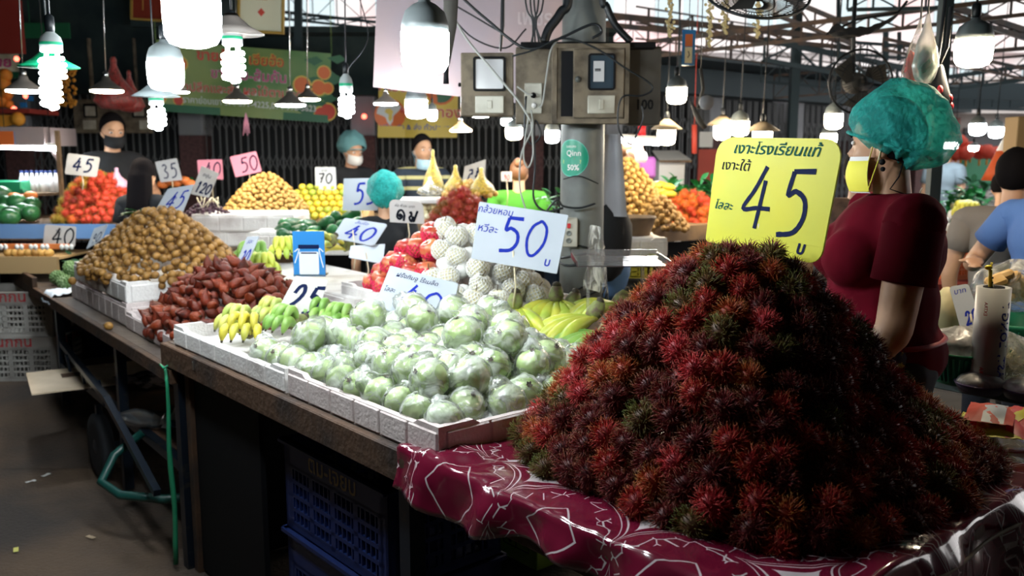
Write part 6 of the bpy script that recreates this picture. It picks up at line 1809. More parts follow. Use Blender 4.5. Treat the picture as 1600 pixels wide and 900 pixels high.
# foam boxes, grapes
foam_box('foam_box', 'upper white foam box with overhanging lid rim under the grapes', Vector((W(378, 358, 5.75).x, 6.0, W(378, 362, 5.75).z)), 0, .66, .45, .11, 'foam', lid=True)
foam_box('foam_box', 'lower white foam box below the one with grapes', Vector((W(385, 385, 5.75).x, 6.0, W(385, 386, 5.75).z)), 0, .60, .42, .105, 'foam', lid=True)
foam_box('foam_box', 'grubby small foam box at the left of the far banana hands', Vector((W(425, 392, 5.3).x, 5.4, W(425, 396, 5.3).z)), 0, .25, .3, .13, 'foam', lid=True)
zt = W(385, 387, 5.75).z
counter('narrow brown counter carrying the white foam boxes', (W(315, 390, 5.72).x, 5.74), (W(468, 390, 5.72).x, 5.74), .5, zt)
gzz = W(325, 337, 5.85); rn = random.Random(12); gl_ = []
b = MB(); b.ball((0, 0, 0), .012, 8); g0 = tag(b.build('grape', 'grape_skin'), 'dark grape', 'fruit'); pg2 = Protos([g0])
for i in range(150):
    a, c = rn.uniform(-.15, .15), rn.uniform(-.10, .10); q = math.sqrt((a/.16)**2+(c/.11)**2)
    if q > 1: continue
    pg2.put(0, Tr(gzz.x-.02+a, 5.90+c, gzz.z+.004+.115*(1-q)*rn.uniform(.5, 1)) @ Sc(rn.uniform(.85, 1.15)), 'dark purple grape in the bunches under the 120 card', 'dark grapes on the foam box')
b = MB()
for i in range(6): b.tube([gzz+Vector((rn.uniform(-.1, .1), .03, .08)), gzz+Vector((rn.uniform(-.1, .1), -.02, .12)), gzz+Vector((rn.uniform(-.1, .1), -.06, .06))], .003, 5)
tag(b.build('grape_stems', 'stick'), 'pale grape stems lying on the dark grapes', 'stems', kind='stuff')
# dark green gourds and melons
b = MB(); b.lathe([(0, -.13), (.02, -.125), (.036, -.09), (.040, 0), (.036, .09), (.02, .125), (0, .13)], 12); gd = tag(b.build('green_gourd', 'skin_green'), 'gourd', 'vegetable')
pgd = Protos([gd]); L_ = []
for (x, y, Y) in ((475, 372, 5.3), (492, 362, 5.4), (508, 350, 5.5), (525, 343, 5.6), (480, 352, 5.5), (462, 362, 5.4), (498, 378, 5.2), (518, 366, 5.35), (537, 356, 5.5), (450, 372, 5.3), (440, 360, 5.45), (545, 340, 5.6), (455, 350, 5.55), (555, 350, 5.5)):
    L_.append(pgd.put(0, Tr(W(x, y, Y)) @ Rz(rn.uniform(-.4, .9)) @ Rx(1.3+rn.uniform(-.2, .2)), None, 'dark green gourds behind the payment card'))
row_labels(L_, 'dark green gourd', 7, 'behind the payment card')
foam_box('foam_box', 'foam box under the dark green gourds', Vector((W(500, 395, 5.2).x, 5.5, W(500, 400, 5.2).z)), 0, .45, .5, .1, 'foam', lid=True)
b = MB(); b.ball((0, 0, 0), (.075, .06, .06), 14); ml = tag(b.build('green_melon', 'skin_green'), 'melon', 'fruit'); pm = Protos([ml]); L_ = []
for (x, y, Y) in ((4, 332, 6.3), (18, 335, 6.25), (34, 330, 6.35), (48, 333, 6.3), (8, 318, 6.5), (26, 316, 6.5), (2, 303, 6.6), (50, 320, 6.5), (14, 340, 6.2)):
    L_.append(pm.put(0, Tr(W(x, y, Y)) @ Rz(rn.uniform(0, 3)), None, 'green melons at the far left'))
row_labels(L_, 'dark green melon', 8, 'at the left edge')
b = MB(); b.ball((0, 0, 0), (.05, .045, .035), 12); tr_ = tag(b.build('pink_fruit', 'carrot'), 'round pinkish fruit', 'fruit')
pf = Protos([tr_]); L_ = []
for (x, y) in ((22, 308), (36, 311), (48, 306), (255, 288), (265, 284), (276, 286), (288, 282), (297, 287), (262, 279)): L_.append(pf.put(0, Tr(W(x, y, 6.6 if x < 100 else 7.3)), None, 'pinkish orange fruit'))
row_labels(L_, 'pinkish orange fruit', 8, 'on the far counters')
# green leafy stuff
def leaves(label, x0, x1, y0, y1, Y, n, L_=.14, m='leaf_green', dep=.4):
    b = MB()
    for i in range(n):
        p = W(RN.uniform(x0, x1), RN.uniform(y0, y1), Y+RN.uniform(0, dep)); leaf(b, p, (RN.uniform(-1, 1), RN.uniform(-1, .4), RN.uniform(-.2, .8)), L_, L_*.35)
    tag(b.build('green_leaves', m), label, 'vegetable', kind='stuff')
leaves('green leafy vegetables heaped right of the longans', 1040, 1120, 288, 318, 6.6, 90, .16, 'leaf_green')
leaves('green leaves under the far pinkish fruit and 40 card', 255, 300, 285, 296, 7.3, 18, .1)
leaves('dark green leaves by the melons at the left edge', 0, 60, 300, 330, 6.7, 30, .12, 'leaf_dark')
leaves('green leaves between the pole and green-shirted person', 850, 880, 300, 330, 6.0, 16, .1)
# display case, shelf and jars on the far left
t = thing('display_case', 'pinkish grey display case with lit shelf at the far left', 'cabinet', W(-40, 345, 7.0))
o_ = t.location.copy()
mat('case_pink', (.30, .25, .26), .6)
def wb(b, x0, y0, x1, y1, Y, th, mi=0):
    a = W(x0, y0, Y); c = W(x1, y1, Y); b.box(((a.x+c.x)/2-o_.x, Y-o_.y, (a.z+c.z)/2-o_.z), (abs(c.x-a.x), th, abs(a.z-c.z)), mi)
b = MB(); wb(b, -40, 200, 96, 228, 7.0, .5); b.build('top_panel', 'case_pink', t)
b = MB(); wb(b, 92, 204, 97, 345, 6.8, .03); b.build('corner_post', 'counter_wood', t)
b = MB(); b.bar(W(80, 233, 6.8)-o_, W(92, 252, 6.8)-o_, .02); b.build('strut', 'case_pink', t)
b = MB(); wb(b, 22, 205, 24, 226, 6.74, .004, 1); wb(b, -10, 205, 22, 226, 6.74, .006, 0); b.build('painted_sign', ['bn_orange', 'card_blue'], t)
b = MB(); wb(b, -40, 300, 96, 304, 7.0, .4); b.build('shelf', 'counter_wood', t)
rn = random.Random(77)
b = MB(); b.lathe([(0, 0), (.022, 0), (.022, .10), (.012, .13), (.012, .15), (0, .15)], 12); j0 = b.build('glass_jar', 'meter_clear'); b = MB(); b.lathe([(.014, .148), (.014, .165), (0, .165)], 10); b.build('lid', 'blue_plastic', j0); tag(j0, 'jar', 'jar'); pj = Protos([j0])
for i, x in enumerate((36, 44, 52, 60, 67, 74, 81, 89)):
    pj.put(0, Tr(W(x, 300, 6.95+.02*(i % 2))), 'small glass jar, %s from left in the row on the far left shelf' % ORD[i], 'glass jars on the far left shelf')
b = MB(); wz = W(14, 292, 6.9); b.box((0, 0, 0), (.30, .2, .10), ch=.01); tag(b.build('green_basket', 'green_plastic', None, wz), 'green plastic basket left of the glass jars', 'basket')
# strip below the far left counter
t = thing('ribboned_tray', 'tray of yellow fruit under an orange strip with white bows, left edge', 'tray', W(0, 400, 5.9)); o_ = t.location.copy()
b = MB(); wb(b, -60, 381, 108, 389, 5.9, .02); b.build('orange_strip', 'carrot', t)
b = MB()
for x in (5, 30, 52, 70, 100, 108): q = W(x, 386, 5.88)-o_; b.ball(q+Vector((-.015, 0, 0)), (.016, .008, .02), 8); b.ball(q+Vector((.015, 0, 0)), (.016, .008, .02), 8)
b.build('white_bows', 'paper', t)
b = MB(); wb(b, -60, 401, 92, 427, 5.9, .03); b.build('front_board', 'counter_tan', t)
b = MB(); a_ = W(-60, 404, 5.9)-o_; c_ = W(92, 404, 5.9)-o_; b.box(((a_.x+c_.x)/2, .25, a_.z), (c_.x-a_.x, .5, .015)); b.build('tray_floor', 'counter_tan', t)
b = MB()
for x in (-50, 90): b.box(((W(x, 400, 5.9)-o_).x, .05, -o_.z/2-.05), (.04, .04, o_.z-.12))
b.build('leg', 'steel_dark', t)
for i, x in enumerate((14, 24, 34, 45, 56, 66, 76)):
    b = MB(); b.ball((0, 0, 0), (.034, .034, .03), 12); tag(b.build('yellow_fruit', 'longan_skin', None, W(x, 395, 5.98)), 'yellow round fruit, %s from left behind the orange strip' % ORD[i], 'fruit', 'yellow fruit behind the orange strip')
# altar and decorations at the upper left
t = thing('spirit_altar', 'red altar shelf with orange garlands and small lights, upper left', 'altar', W(20, 178, 8.0)); o_ = t.location.copy()
mat('garland_orange', (.72, .30, .03), .7, rand=.2); mat('altar_red', (.28, .03, .02), .6)
b = MB(); wb(b, -60, 172, 70, 179, 8.0, .5); b.build('shelf', 'altar_red', t)
b = MB(); rn = random.Random(5)
for (x, y, r_) in [(8, 118, .06), (4, 132, .07), (10, 146, .06), (3, 158, .06), (14, 163, .04)]: b.ball(W(x, y, 7.9)-o_, r_, 10, disp=lambda p: 1+.25*nz(p, 5))
for i in range(60): q = W(rn.uniform(95, 118), rn.uniform(108, 166), 7.9)-o_; b.ball(q, .018, 6)
b.build('flower_garland', 'garland_orange', t)
b = MB(); b.prism([(-.1, -.02), (.1, -.02), (.14, -.09), (.0, -.12), (-.14, -.09)], -.26, -.22, X=Tr(W(28, 178, 8)-o_)); b.ball(W(28, 186, 7.74)-o_, .06, 10); b.build('orange_ornament', 'garland_orange', t)
b = MB()
for (x, y) in ((26, 92), (22, 170), (40, 150)): b = MB(); b.ball(W(x, y, 7.8)-o_, .022, 8); b.build('red_light', 'glow_red', t)
b = MB(); wb(b, 44, 150, 52, 158, 7.8, .02); wb(b, 32, 160, 42, 168, 7.8, .02); b.build('small_figure', 'card_blue', t)
b = MB(); wb(b, -50, 0, 38, 84, 8.4, .06); q = b.build('dark_signboard', 'altar_red', None, o_); tag(q, 'dark reddish board hanging in the upper left corner', 'board')
mat('tarp_green', (.01, .12, .05), .6)
b = MB(); a = W(38, 36, 8.8); c = W(110, 60, 8.8); b.box(((a.x+c.x)/2, 8.8, (a.z+c.z)/2), (c.x-a.x, .02, a.z-c.z)); b.tube([(a.x+.05, 8.8, a.z), (a.x+.05, 8.8, 4.06)], .004, 4); tag(b.build('green_tarpaulin', 'tarp_green'), 'dark green tarpaulin strip beside the upper left signboard', 'tarpaulin')
def netbag(label, x, y0, y1, wpx, Y, m, n=14, name='net_bag', bulge=None):
    s = Y/1400; p = W(x, y1, Y); H = (y1-y0)*s; r = wpx*s/2
    b = MB(); b.lathe([(0, 0), (r*.7, H*.03), (r, H*.16), (r*.85, H*.36), (r*.35, H*.62), (r*.14, H*.85), (r*.16, H*.95), (r*.08, H)], 18, wob=lambda q, z: 1+.10*nz((math.cos(q)*2, math.sin(q)*2, z*12), 1)+.05*math.sin(q*7))
    return tag(b.build(name, m, None, p), label, 'bag')
film('net_film_red', (.60, .07, .06), gloss=.1, milky=.75, rough=.4, bump=1, bscale=50, patch=.4)
film('net_film_yellow', (.80, .62, .05), gloss=.1, milky=.7, rough=.4, bump=1, bscale=60, patch=.5)
film('net_film_dark', (.10, .02, .03), gloss=.1, milky=.9, rough=.4, bump=1, bscale=50, patch=.3)
netbag('red net bag hanging above the man in the black mask, left one', 182, 92, 172, 62, 7.4, 'net_film_red'); netbag('red net bag hanging above the man in the black mask, right one', 205, 112, 176, 40, 7.5, 'net_film_red')
netbag('tall tied yellow net bag in front of the striped shirt', 677, 234, 300, 32, 6.4, 'net_film_yellow')
netbag('yellow net bag left of the back-to-front card', 712, 258, 306, 40, 6.3, 'net_film_yellow'); netbag('yellow net bag right of the back-to-front card', 752, 262, 306, 44, 6.2, 'net_film_yellow')
netbag('white plastic bag below the tall yellow net bag', 672, 276, 306, 42, 6.3, 'thin_bag', name='plastic_bag')
netbag('pinkish plastic bag in the hands of the masked packer', 184, 262, 298, 36, 6.6, 'bag_pink', name='plastic_bag')
b = MB(); q = W(655, 313, 6.35); b.box((0, 0, 0), (.36, .3, .035), ch=.008); tag(b.build('white_tray', 'white', None, q), 'white tray under the white bag behind the green hair cap', 'tray')
L1 = 'pale round fruit under the white tray'
heap(L1, 636, 700, 312, 342, 6.2, .3, ballp('pale_fruit', 'pear_skin', .024, L1), .045, 60, 'pale fruit under the white tray', stb(.024), 'pear_skin', 9)
L1 = 'small orange fruit before the yellow net bags'
heap(L1, 690, 775, 285, 308, 6.1, .3, ballp('orange_fruit', 'longan_skin', .022, L1), .042, 60, 'small orange fruit', stb(.022), 'longan_skin', 10)
# right of the pole
t = thing('woven_basket', 'brown woven basket in front of the longans right of the pole', 'basket', W(983, 376, 5.1))
b = MB(); s5 = 5.1/1400
b.lathe([(0, .004), (.019/s5*s5*5.4, 0), (.108, .01), (.145, .125), (.152, .128), (.152, .14), (.138, .14), (.10, .02), (0, .02)], 30, wob=lambda q, z: 1+.012*math.sin(q*24)*math.sin(z*160)); b.build('basket_body', 'counter_wood', t)
counter('low white-topped bench right of the pole below the woven basket', (W(925, 404, 4.8).x, 4.8), (W(1040, 404, 4.9).x, 4.95), .6, W(985, 404, 4.8).z, top='counter_wood')
foam_box('foam_box', 'off-white foam box right of the steel pole below the woven basket', Vector((W(993, 400, 4.95).x, 5.1, W(993, 403, 4.85).z)), .08, .30, .42, .105, 'foam', lid=True)
crate('yellow slotted crate low behind the acrylic tray', Vector((W(997, 440, 4.6).x, 4.9, W(997, 441, 4.6).z)), 0, .22, .3, .12, 'banana_yellow', nrow=3)
b = MB(); b.box((0, 0, -.27), (.34, .4, .5)); q = W(997, 441, 4.6); tag(b.build('stacked_carton', 'box_dark', None, (q.x, 4.9, q.z-.02), 0), 'dark carton under the yellow slotted crate', 'box')
b = MB(); b.ball((0, 0, 0), (.13, .12, .22), 18, disp=lambda p: 1+.12*nz(p, 2)); tag(b.build('black_cloth_bag', 'tee_black', None, W(948, 372, 4.5)), 'black stuffed cloth bag beside the steel pole', 'bag')
b = MB(); b.ball((0, 0, 0), (.10, .10, .16), 16, disp=lambda p: 1+.15*nz(p, 2)); tag(b.build('blue_cloth_bag', 'cloth_blue', None, W(955, 420, 4.6)), 'blue bag below the black stuffed bag beside the pole', 'bag')
b = MB(); b.sheet(lambda a, c: (.09*(a-.5)*(1+.8*c), .03*math.sin(a*5), -.40*c), 10, 12); tag(b.build('hanging_apron', 'plaster', None, W(955, 210, 4.4)), 'grey apron-like sheet hanging right of the steel pole', 'cloth')
for i, (x, y) in enumerate([(1018, 292), (1030, 291), (1040, 294), (1022, 300), (1036, 301), (1014, 302), (1044, 305), (1028, 308)]):
    b = MB(); finger(b, (-.07, 0, 0), (.07, 0, 0), (0, 0, .012), .028); tag(b.build('yellow_mango', ['banana_yellow', 'banana_tip'], None, W(x, y, 6.5), rn.uniform(-.4, .4)), 'yellow mango, %s of those right of the longans' % ORD[i], 'fruit', 'yellow mangoes')
t = thing('small_stall', 'small white stall box with pitched roof, right of the longans', 'stall', W(1045, 300, 8.6)); o_ = t.location.copy()
b = MB(); wb(b, 1026, 252, 1064, 300, 8.6, .3); b.build('stall_box', 'white', t); b = MB(); wb(b, 1030, 300, 1034, 500, 8.6, .04); wb(b, 1056, 300, 1060, 500, 8.6, .04); b.v = [(x, y, max(z, -o_.z)) for x, y, z in b.v]; b.build('leg', 'white', t)
b = MB(); a = W(1022, 250, 8.6)-o_; c = W(1071, 250, 8.6)-o_; zz = a.z; b.add([(a.x, -.3, zz), (c.x, -.3, zz), (c.x-.04, .15, zz+.09), (a.x+.0, .15, zz+.09)], [(0, 1, 2, 3)]); b.box(((a.x+c.x)/2, -.3, zz-.01), (c.x-a.x, .02, .02), 1); b.build('stall_roof', ['paper', 'counter_wood'], t)
b = MB(); a = W(1006, 262, 7.6); b.box((0, 0, 0), (.2, .05, .18), ch=.02); tag(b.build('purple_bag', 'purple', None, a), 'purple packet hanging between longans and white stall box', 'bag')
b = MB(); q = W(1085, 195, 7.6); b.tube([W(1085, 240, 7.6), q], .022, 8); b.tube([q, Vector((q.x, q.y, 4.06))], .003, 4); tag(b.build('red_strap', 'lantern_red'), 'red roll hanging left of the yellow board', 'roll')
b = MB(); b.tube([W(1003, 212, 6.7), W(1003, 196, 6.7)], .03, 8); tag(b.build('red_tag', 'ink_red'), 'small red tag above the shaved head', 'tag')
b = MB(); b.box((0, 0, 0), (.14, .02, .16)); tag(b.build('notice_sheet', 'paper', None, W(1103, 218, 9.5)), 'white notice on the brick pier right of the pole', 'notice')
b = MB(); b.box((0, 0, 0), (.34, .04, .3)); tag(b.build('red_shutter_box', 'altar_red', None, W(1118, 258, 8.6)), 'dark red box against the wall left of the yellow board', 'box')
b = MB(); b.tube([W(1112, 300, 5.6), W(1117, 278, 5.6), W(1121, 264, 5.6)], [.012, .018, .014], 8, flat=.3); tag(b.build('wooden_scoop', 'stick'), 'wooden stick standing left of the yellow board', 'stick')
# meter board over the masked packer
t = thing('meter_board', 'old wooden board with two meter windows behind the masked packer', 'electrical box', W(177, 208, 9.0)); o_ = t.location.copy()
b = MB(); wb(b, 118, 156, 236, 208, 9.0, .12); wb(b, 140, 60, 144, 156, 9.03, .05); wb(b, 210, 60, 214, 156, 9.03, .05); b.build('board', 'box_dirty', t)
b = MB()
for x in (130, 206): wb(b, x, 162, x+22, 184, 8.92, .02)
b.build('window_rim', 'black', t)
b = MB()
for x in (133, 209): wb(b, x, 166, x+16, 181, 8.90, .01)
for x in (130, 218): wb(b, x, 188, x+20, 202, 8.92, .02)
b.build('window_pane', 'switch_plate', t)

# ================================================================== RIGHT-HAND TABLE BEHIND THE HEAP
mat('table_grey', (.16, .20, .19), .6, col2=(.10, .13, .12), nscale=6)
q0 = T(1.72, .95); 
t = thing('side_table', 'grey-green side table with baskets right of the seller', 'table', T(1.78, -.55), ANG)
b = MB(); b.box((.55, .62, TZ-.02), (1.1, 1.25, .04), ch=.004); b.build('table_top', 'table_grey', t)
for x in (.05, 1.05):
    for y in (.05, 1.2): b = MB(); b.box((x, y, .365), (.04, .04, .73)); b.build('leg', 'steel_dark', t)
def basket(label, loc, r, h, m='green_plastic', n=28):
    t = thing('plastic_basket', label, 'basket', loc)
    b = MB(); b.lathe([(r*.66, 0), (r*.72, .004), (r*.95, h*.9), (r*1.04, h*.93), (r*1.05, h), (r*.98, h), (r*.92, h*.92), (r*.68, .01), (0, .01)], n); b.build('bowl', m, t)
    b = MB()
    for i in range(36):
        a = 2*PI*i/36; b.bar((r*.74*math.cos(a), r*.74*math.sin(a), h*.12), (r*.965*math.cos(a), r*.965*math.sin(a), h*.86), .006, .006)
    b.build('slatted_side', m, t); return t
film('milk_film', (.80, .80, .78), gloss=.15, milky=.7, rough=.3, bump=.8, bscale=25, patch=.4)
P2 = lambda x, y, z=TZ: P(x, y, z)
q = P2(1499, 597); basket('dark green slatted basket with a white bag, right of the seller', q, .105, .11)
b = MB(); b.ball((0, 0, 0), (.10, .09, .06), 20, disp=lambda p: 1+.25*nz(p, 2)); tag(b.build('plastic_bag', 'milk_film', None, q+Vector((0, 0, .13))), 'white plastic bag heaped in the dark green basket', 'bag')
q = P2(1588, 566); basket('large green plastic basket cut by the right edge', q, .17, .16)
q3 = P2(1592, 520); basket('second green basket holding tofu bags at the right edge', q3, .18, .20)
mat('roll_paper', (.55, .56, .54), .35, col2=(.48, .50, .48), nscale=5)
t = thing('film_roll', 'upright white roll of cling film with blue and red printing', 'roll', P2(1540, 610))
Rl, Hl = .050, .335
b = MB(); b.lathe([(Rl, 0), (Rl, Hl), (Rl*.8, Hl), (Rl*.78, Hl-.05), (0, Hl-.05)], 28)
q = MB()
q.text('LONG 7', .040, .22, .022, 0, 1, rot=0, off=.02, align='CENTER'); q.text('LAST,', .040, .08, .022, 0, 1, off=.02); q.text('EXTRA', .016, .06, -.030, 0, 2, off=.02); q.text('EXTRA', .014, .27, -.030, 0, 2, off=.01); q.text('TRAPS', .014, .15, .058, 0, 2, off=.01); q.text('EXTRA', .014, .26, .066, 0, 2, off=.01)
for (x, _, z), mi in [(p, 1) for p in q.v]: pass
vv = []
for (x, _, z) in q.v:
    a = -PI/2-.15-(z-.01)/Rl*-1*1.0; vv.append((math.cos(a)*(Rl+.0006), math.sin(a)*(Rl+.0006), x))
q.v = vv; b.add(q.v, q.f, 0); b.m[-len(q.f):] = q.m
b.build('wrapped_roll', ['roll_paper', 'ink_blue', 'ink_red'], t); b = MB(); b.lathe([(Rl*.62, Hl-.03), (Rl*.62, Hl+.002), (Rl*.5, Hl+.002), (Rl*.5, Hl-.04)], 20); b.build('core', 'black', t)
rl = P2(1540, 610)
t = thing('giraffe_stick', 'small yellow spotted giraffe-shaped stick standing in the cling film roll', 'toy', rl+Vector((-.01, 0, Hl-.03)))
b = MB(); b.tube([(0, 0, 0), (.0, 0, .03), (-.004, 0, .06), (-.006, 0, .085)], [.009, .008, .006, .006], 8); b.ball((-.012, 0, .092), (.013, .008, .008), 10); b.tube([(-.004, .004, .096), (-.003, .004, .108)], .0015, 5); b.tube([(-.004, -.004, .096), (-.003, -.004, .108)], .0015, 5)
for z in (.015, .03, .045, .06): b.ball((.0, -.007, z), .003, 6, 1)
mat('toy_yellow', (.85, .72, .03), .4); b.build('giraffe', ['toy_yellow', 'ink_black'], t)
def dish(label, p, r):
    t = thing('covered_dish', label, 'dish', p); b = MB(); b.lathe([(0, 0), (r*.8, 0), (r, .025), (r*1.02, .03), (r*.96, .03), (0, .02)], 28); b.build('dish_base', 'dish_purple', t)
    b = MB(); b.ball((0, 0, .030), (r*.94, r*.94, .035), 22, disp=lambda q: 1+.05*nz(q, 2)); b.build('wrapped_food', 'milk_film', t)
mat('dish_purple', (.10, .07, .16), .3)
dish('wrapped white food on a purple dish, left one on the side table', P2(1531, 612), .075); dish('wrapped white food on a purple dish cut by the right edge', P2(1602, 622), .07)
t = thing('sprout_bag', 'clear bag of pale bean sprouts leaning on the purple dishes', 'bag', P2(1575, 606)+Vector((0, 0, .045)))
b = MB(); rn = random.Random(3)
for i in range(220):
    p = Vector((rn.gauss(0, .028), rn.gauss(0, .02), rn.gauss(.035, .020))); d = Vector((rn.gauss(0, 1), rn.gauss(0, 1), rn.gauss(0, 1))).normalized()*.022
    b.tube([p-d, p+d.orthogonal()*.2, p+d], .0013, 4)
mat('sprout', (.78, .74, .52), .5); b.build('bean_sprouts', 'sprout', t)
b = MB(); b.ball((0, 0, .055), (.07, .05, .075), 26, disp=lambda p: 1+.18*nz(p, 2.4)+.35*max(0, p.dot(Vector((-.6, 0, .8)))-.6)); b.build('plastic_film', 'thin_bag', t)
mat('tofu', (.62, .38, .13), .7, col2=(.72, .52, .26), nscale=12)
b = MB(); b.box((0, 0, 0), (.07, .05, .032), ch=.010); tf = tag(b.build('fried_tofu', 'tofu'), 'tofu', 'food'); pt_ = Protos([tf])
for i, (x, y) in enumerate([(1556, 440), (1568, 434), (1580, 437), (1562, 447), (1590, 444), (1577, 448), (1595, 455), (1590, 462), (1598, 437)]):
    pt_.put(0, Tr(W(x, y, 3.05+.02*i)) @ rrot(rn), 'golden fried tofu piece, %s in the wrapped heap at the right edge' % ORD[i], 'fried tofu pieces')
b = MB(); b.ball((0, 0, 0), (.15, .12, .09), 24, disp=lambda p: 1+.2*nz(p, 2)); tag(b.build('food_bag', 'thin_bag', None, W(1590, 445, 3.15)), 'clear bag wrapped round the fried tofu', 'bag')
b = MB(); b.ball((0, 0, 0), (.055, .05, .09), 18, disp=lambda p: 1+.2*nz(p, 2)); mat('bag_cream', (.66, .58, .32), .5); tag(b.build('cream_bag', 'bag_cream', None, W(1478, 488, 3.1)), 'cream plastic bag just right of the maroon shirt', 'bag')
L1 = 'red chilli heap right of the maroon shirt'
b = MB()
for i in range(70):
    p = W(rn.uniform(1480, 1520), rn.uniform(475, 520), 3.15+rn.uniform(0, .1)); d = Vector((rn.gauss(0, 1), rn.gauss(0, 1), rn.gauss(0, .5))).normalized()*.03; b.tube([p-d, p, p+d], [.003, .005, .001], 5)
tag(b.build('red_chillies', 'lantern_red'), L1, 'vegetable', kind='stuff')
# snack packets at the end of the cloth
for i, (x, y, m1, m2, lb, a) in enumerate([(1530, 662, 'banana_yellow', 'ink_red', 'yellow snack packet with red band nearest the rambutans', .2), (1572, 668, 'board_yellow', 'ink_red', 'yellow and red snack packet lying behind the maroon cloth', .5), (1590, 650, 'ink_red', 'board_yellow', 'red snack packet at the right edge behind the cloth', -.1), (1548, 646, 'lantern_red', 'board_white', 'long red packet lying on top of the yellow packets', .3)]):
    b = MB(); p = P(x, y, .80+.012*i)
    for s_ in (1, -1): b.sheet(lambda u_, v_: ((u_-.5)*.19, (v_-.5)*.11, s_*.018*math.sin(PI*u_)*math.sin(PI*v_)+.006*nz((u_*6, v_*6, i), 1)), 16, 10, 0)
    b.sheet(lambda u_, v_: ((u_-.5)*.185, (v_-.7)*.05, .001+.018*math.sin(PI*u_)*math.sin(PI*(v_*.45+.25))+.006*nz((u_*6, v_*6, i), 1)), 16, 4, 1)
    tag(b.build('snack_packet', [m1, m2], None, p, ANG+a), lb, 'packet')

# ================================================================== HANGING THINGS, UPPER RIGHT
t = thing('ceiling_fan_cage', 'round black caged fan cut by the top edge right of the pole', 'fan', W(1182, -14, 3.6))
t.rotation_euler[0] = rad(38)
b = MB(); Rf = .205
for k in range(64):
    a = 2*PI*k/64; b.tube([(Rf*q*math.cos(a), -.0+.0, 0) if 0 else (Rf*q*math.cos(a), Rf*q*math.sin(a), -.055*(1-q*q)) for q in (.18, .45, .7, .88, 1)], .0016, 4, cap=False)
for q, w in ((1, .006), (.8, .002), (.6, .002), (.4, .002), (.2, .003)): b.tube([(Rf*q*math.cos(a), Rf*q*math.sin(a), -.055*(1-q*q)) for a in [i*PI/20 for i in range(41)]], w, 6)
b.build('wire_cage', 'cable_black', t)
b = MB(); b.lathe([(0, -.03), (.045, -.02), (.045, .07), (0, .08)], 16); b.build('motor', 'black', t)
b = MB()
for k in range(3):
    a = k*2.094; X = Rz(a) @ Rx(.35); b.add([(.04, -.02, .01), (.18, -.05, .01), (.185, .05, .01), (.05, .03, .01)], [(0, 1, 2, 3)], 0, False, X)
b.build('blade', 'box_dark', t)
t = thing('wall_fan', 'dark round fan in silhouette just above the green hair cap', 'fan', W(1345, 128, 4.6)); X = Rx(PI/2)
b = MB()
for q, w in ((1, .006), (.66, .002), (.33, .002)): b.tube([(.16*q*math.cos(a), .16*q*math.sin(a), .03*(1-q*q)) for a in [i*PI/16 for i in range(33)]], w, 6, X=X)
for k in range(40): a = 2*PI*k/40; b.tube([(.01*math.cos(a), .01*math.sin(a), .03), (.10*math.cos(a), .10*math.sin(a), .02), (.16*math.cos(a), .16*math.sin(a), 0)], .0012, 4, cap=False, X=X)
b.build('wire_cage', 'cable_black', t)
b = MB(); b.ball((0, .08, 0), (.055, .10, .055), 14); b.build('motor', 'box_dark', t)
b = MB()
for k in range(3): b.add([(.02, 0, .03), (.14, 0, -.02), (.12, 0, .09), (.03, 0, .07)], [(0, 1, 2, 3)], 0, False, Ry(k*2.094))
b.build('blade', 'box_dark', t)
b = MB(); b.tube([(0, .1, .0), (0, .14, .3), (0, .14, 1.6)], .012, 8); b.build('hanging_rod', 'cable_black', t)
mat('garland_cream', (.50, .42, .22), .8, rand=.2)
for i, (x, y0, y1) in enumerate([(1046, -12, 57), (1108, 0, 72), (1133, 0, 52), (1183, 5, 58), (1330, -10, 42)]):
    s = 3.9/1400; b = MB(); p = W(x, y1, 3.9); H = (y1-y0)*s; rn = random.Random(i)
    if i == 4: continue
    for k in range(46):
        z = H*k/46; w = .012 if (k % 20) > 4 else .004
        b.ball((rn.gauss(0, w*.6), rn.gauss(0, w*.5), z), .007, 6)
    b.tube([(0, 0, H*.9), (0, 0, H+.25)], .0015, 4)
    tag(b.build('flower_garland', 'garland_cream', None, p), ['thick cream flower garland left of the blue wall charm', 'long cream flower garland right of the blue wall charm', 'thin cream garland under the left rim of the caged fan', 'cream garland under the right rim of the caged fan'][i], 'garland')
t = thing('wall_charm', 'blue and orange paper charm hanging below the truss right of the pole', 'charm', W(1075, 103, 4.6)); s = 4.6/1400
b = MB(); b.box((0, 0, 27*s), (20*s, .006, 53*s)); b.build('backing', 'card_blue', t)
b = MB(); b.box((0, -.004, 38*s), (11*s, .003, 18*s), 0); b.box((0, -.004, 16*s), (11*s, .003, 24*s), 1); b.tube([(-.004, -.007, 12*s), (.004, -.007, 16*s), (-.002, -.007, 22*s)], .002, 4, 2); b.build('printed_panel', ['bn_orange', 'pear_skin', 'ink_black'], t)
b = MB(); b.tube([(0, 0, 53*s), (0, 0, 53*s+.4)], .002, 4); b.build('string', 'cable_black', t)
t = thing('hanging_scale', 'dark hanging tool with pale disc right of the warm bulb beside the boxes', 'scale', W(1100, 200, 5.0)); s = 5/1400
b = MB(); b.tube([(-22*s, 0, 40*s), (-8*s, 0, 12*s), (2*s, 0, 0)], [.018, .04, .03], 8, flat=.4); b.tube([(-8*s, 0, 90*s), (-3*s, 0, 60*s), (-10*s, 0, 30*s)], .01, 6); b.build('arm', 'box_dark', t)
b = MB(); b.lathe([(0, 0), (.04, .004), (.04, .02), (0, .024)], 16, X=Tr(0, -.03, 38*s) @ Rx(PI/2)); b.build('disc', 'plaster', t)
b = MB(); b.tube([(-8*s, 0, 88*s), (-8*s, 0, 4.06-t.location.z)], .003, 4); b.build('string', 'cable_black', t)
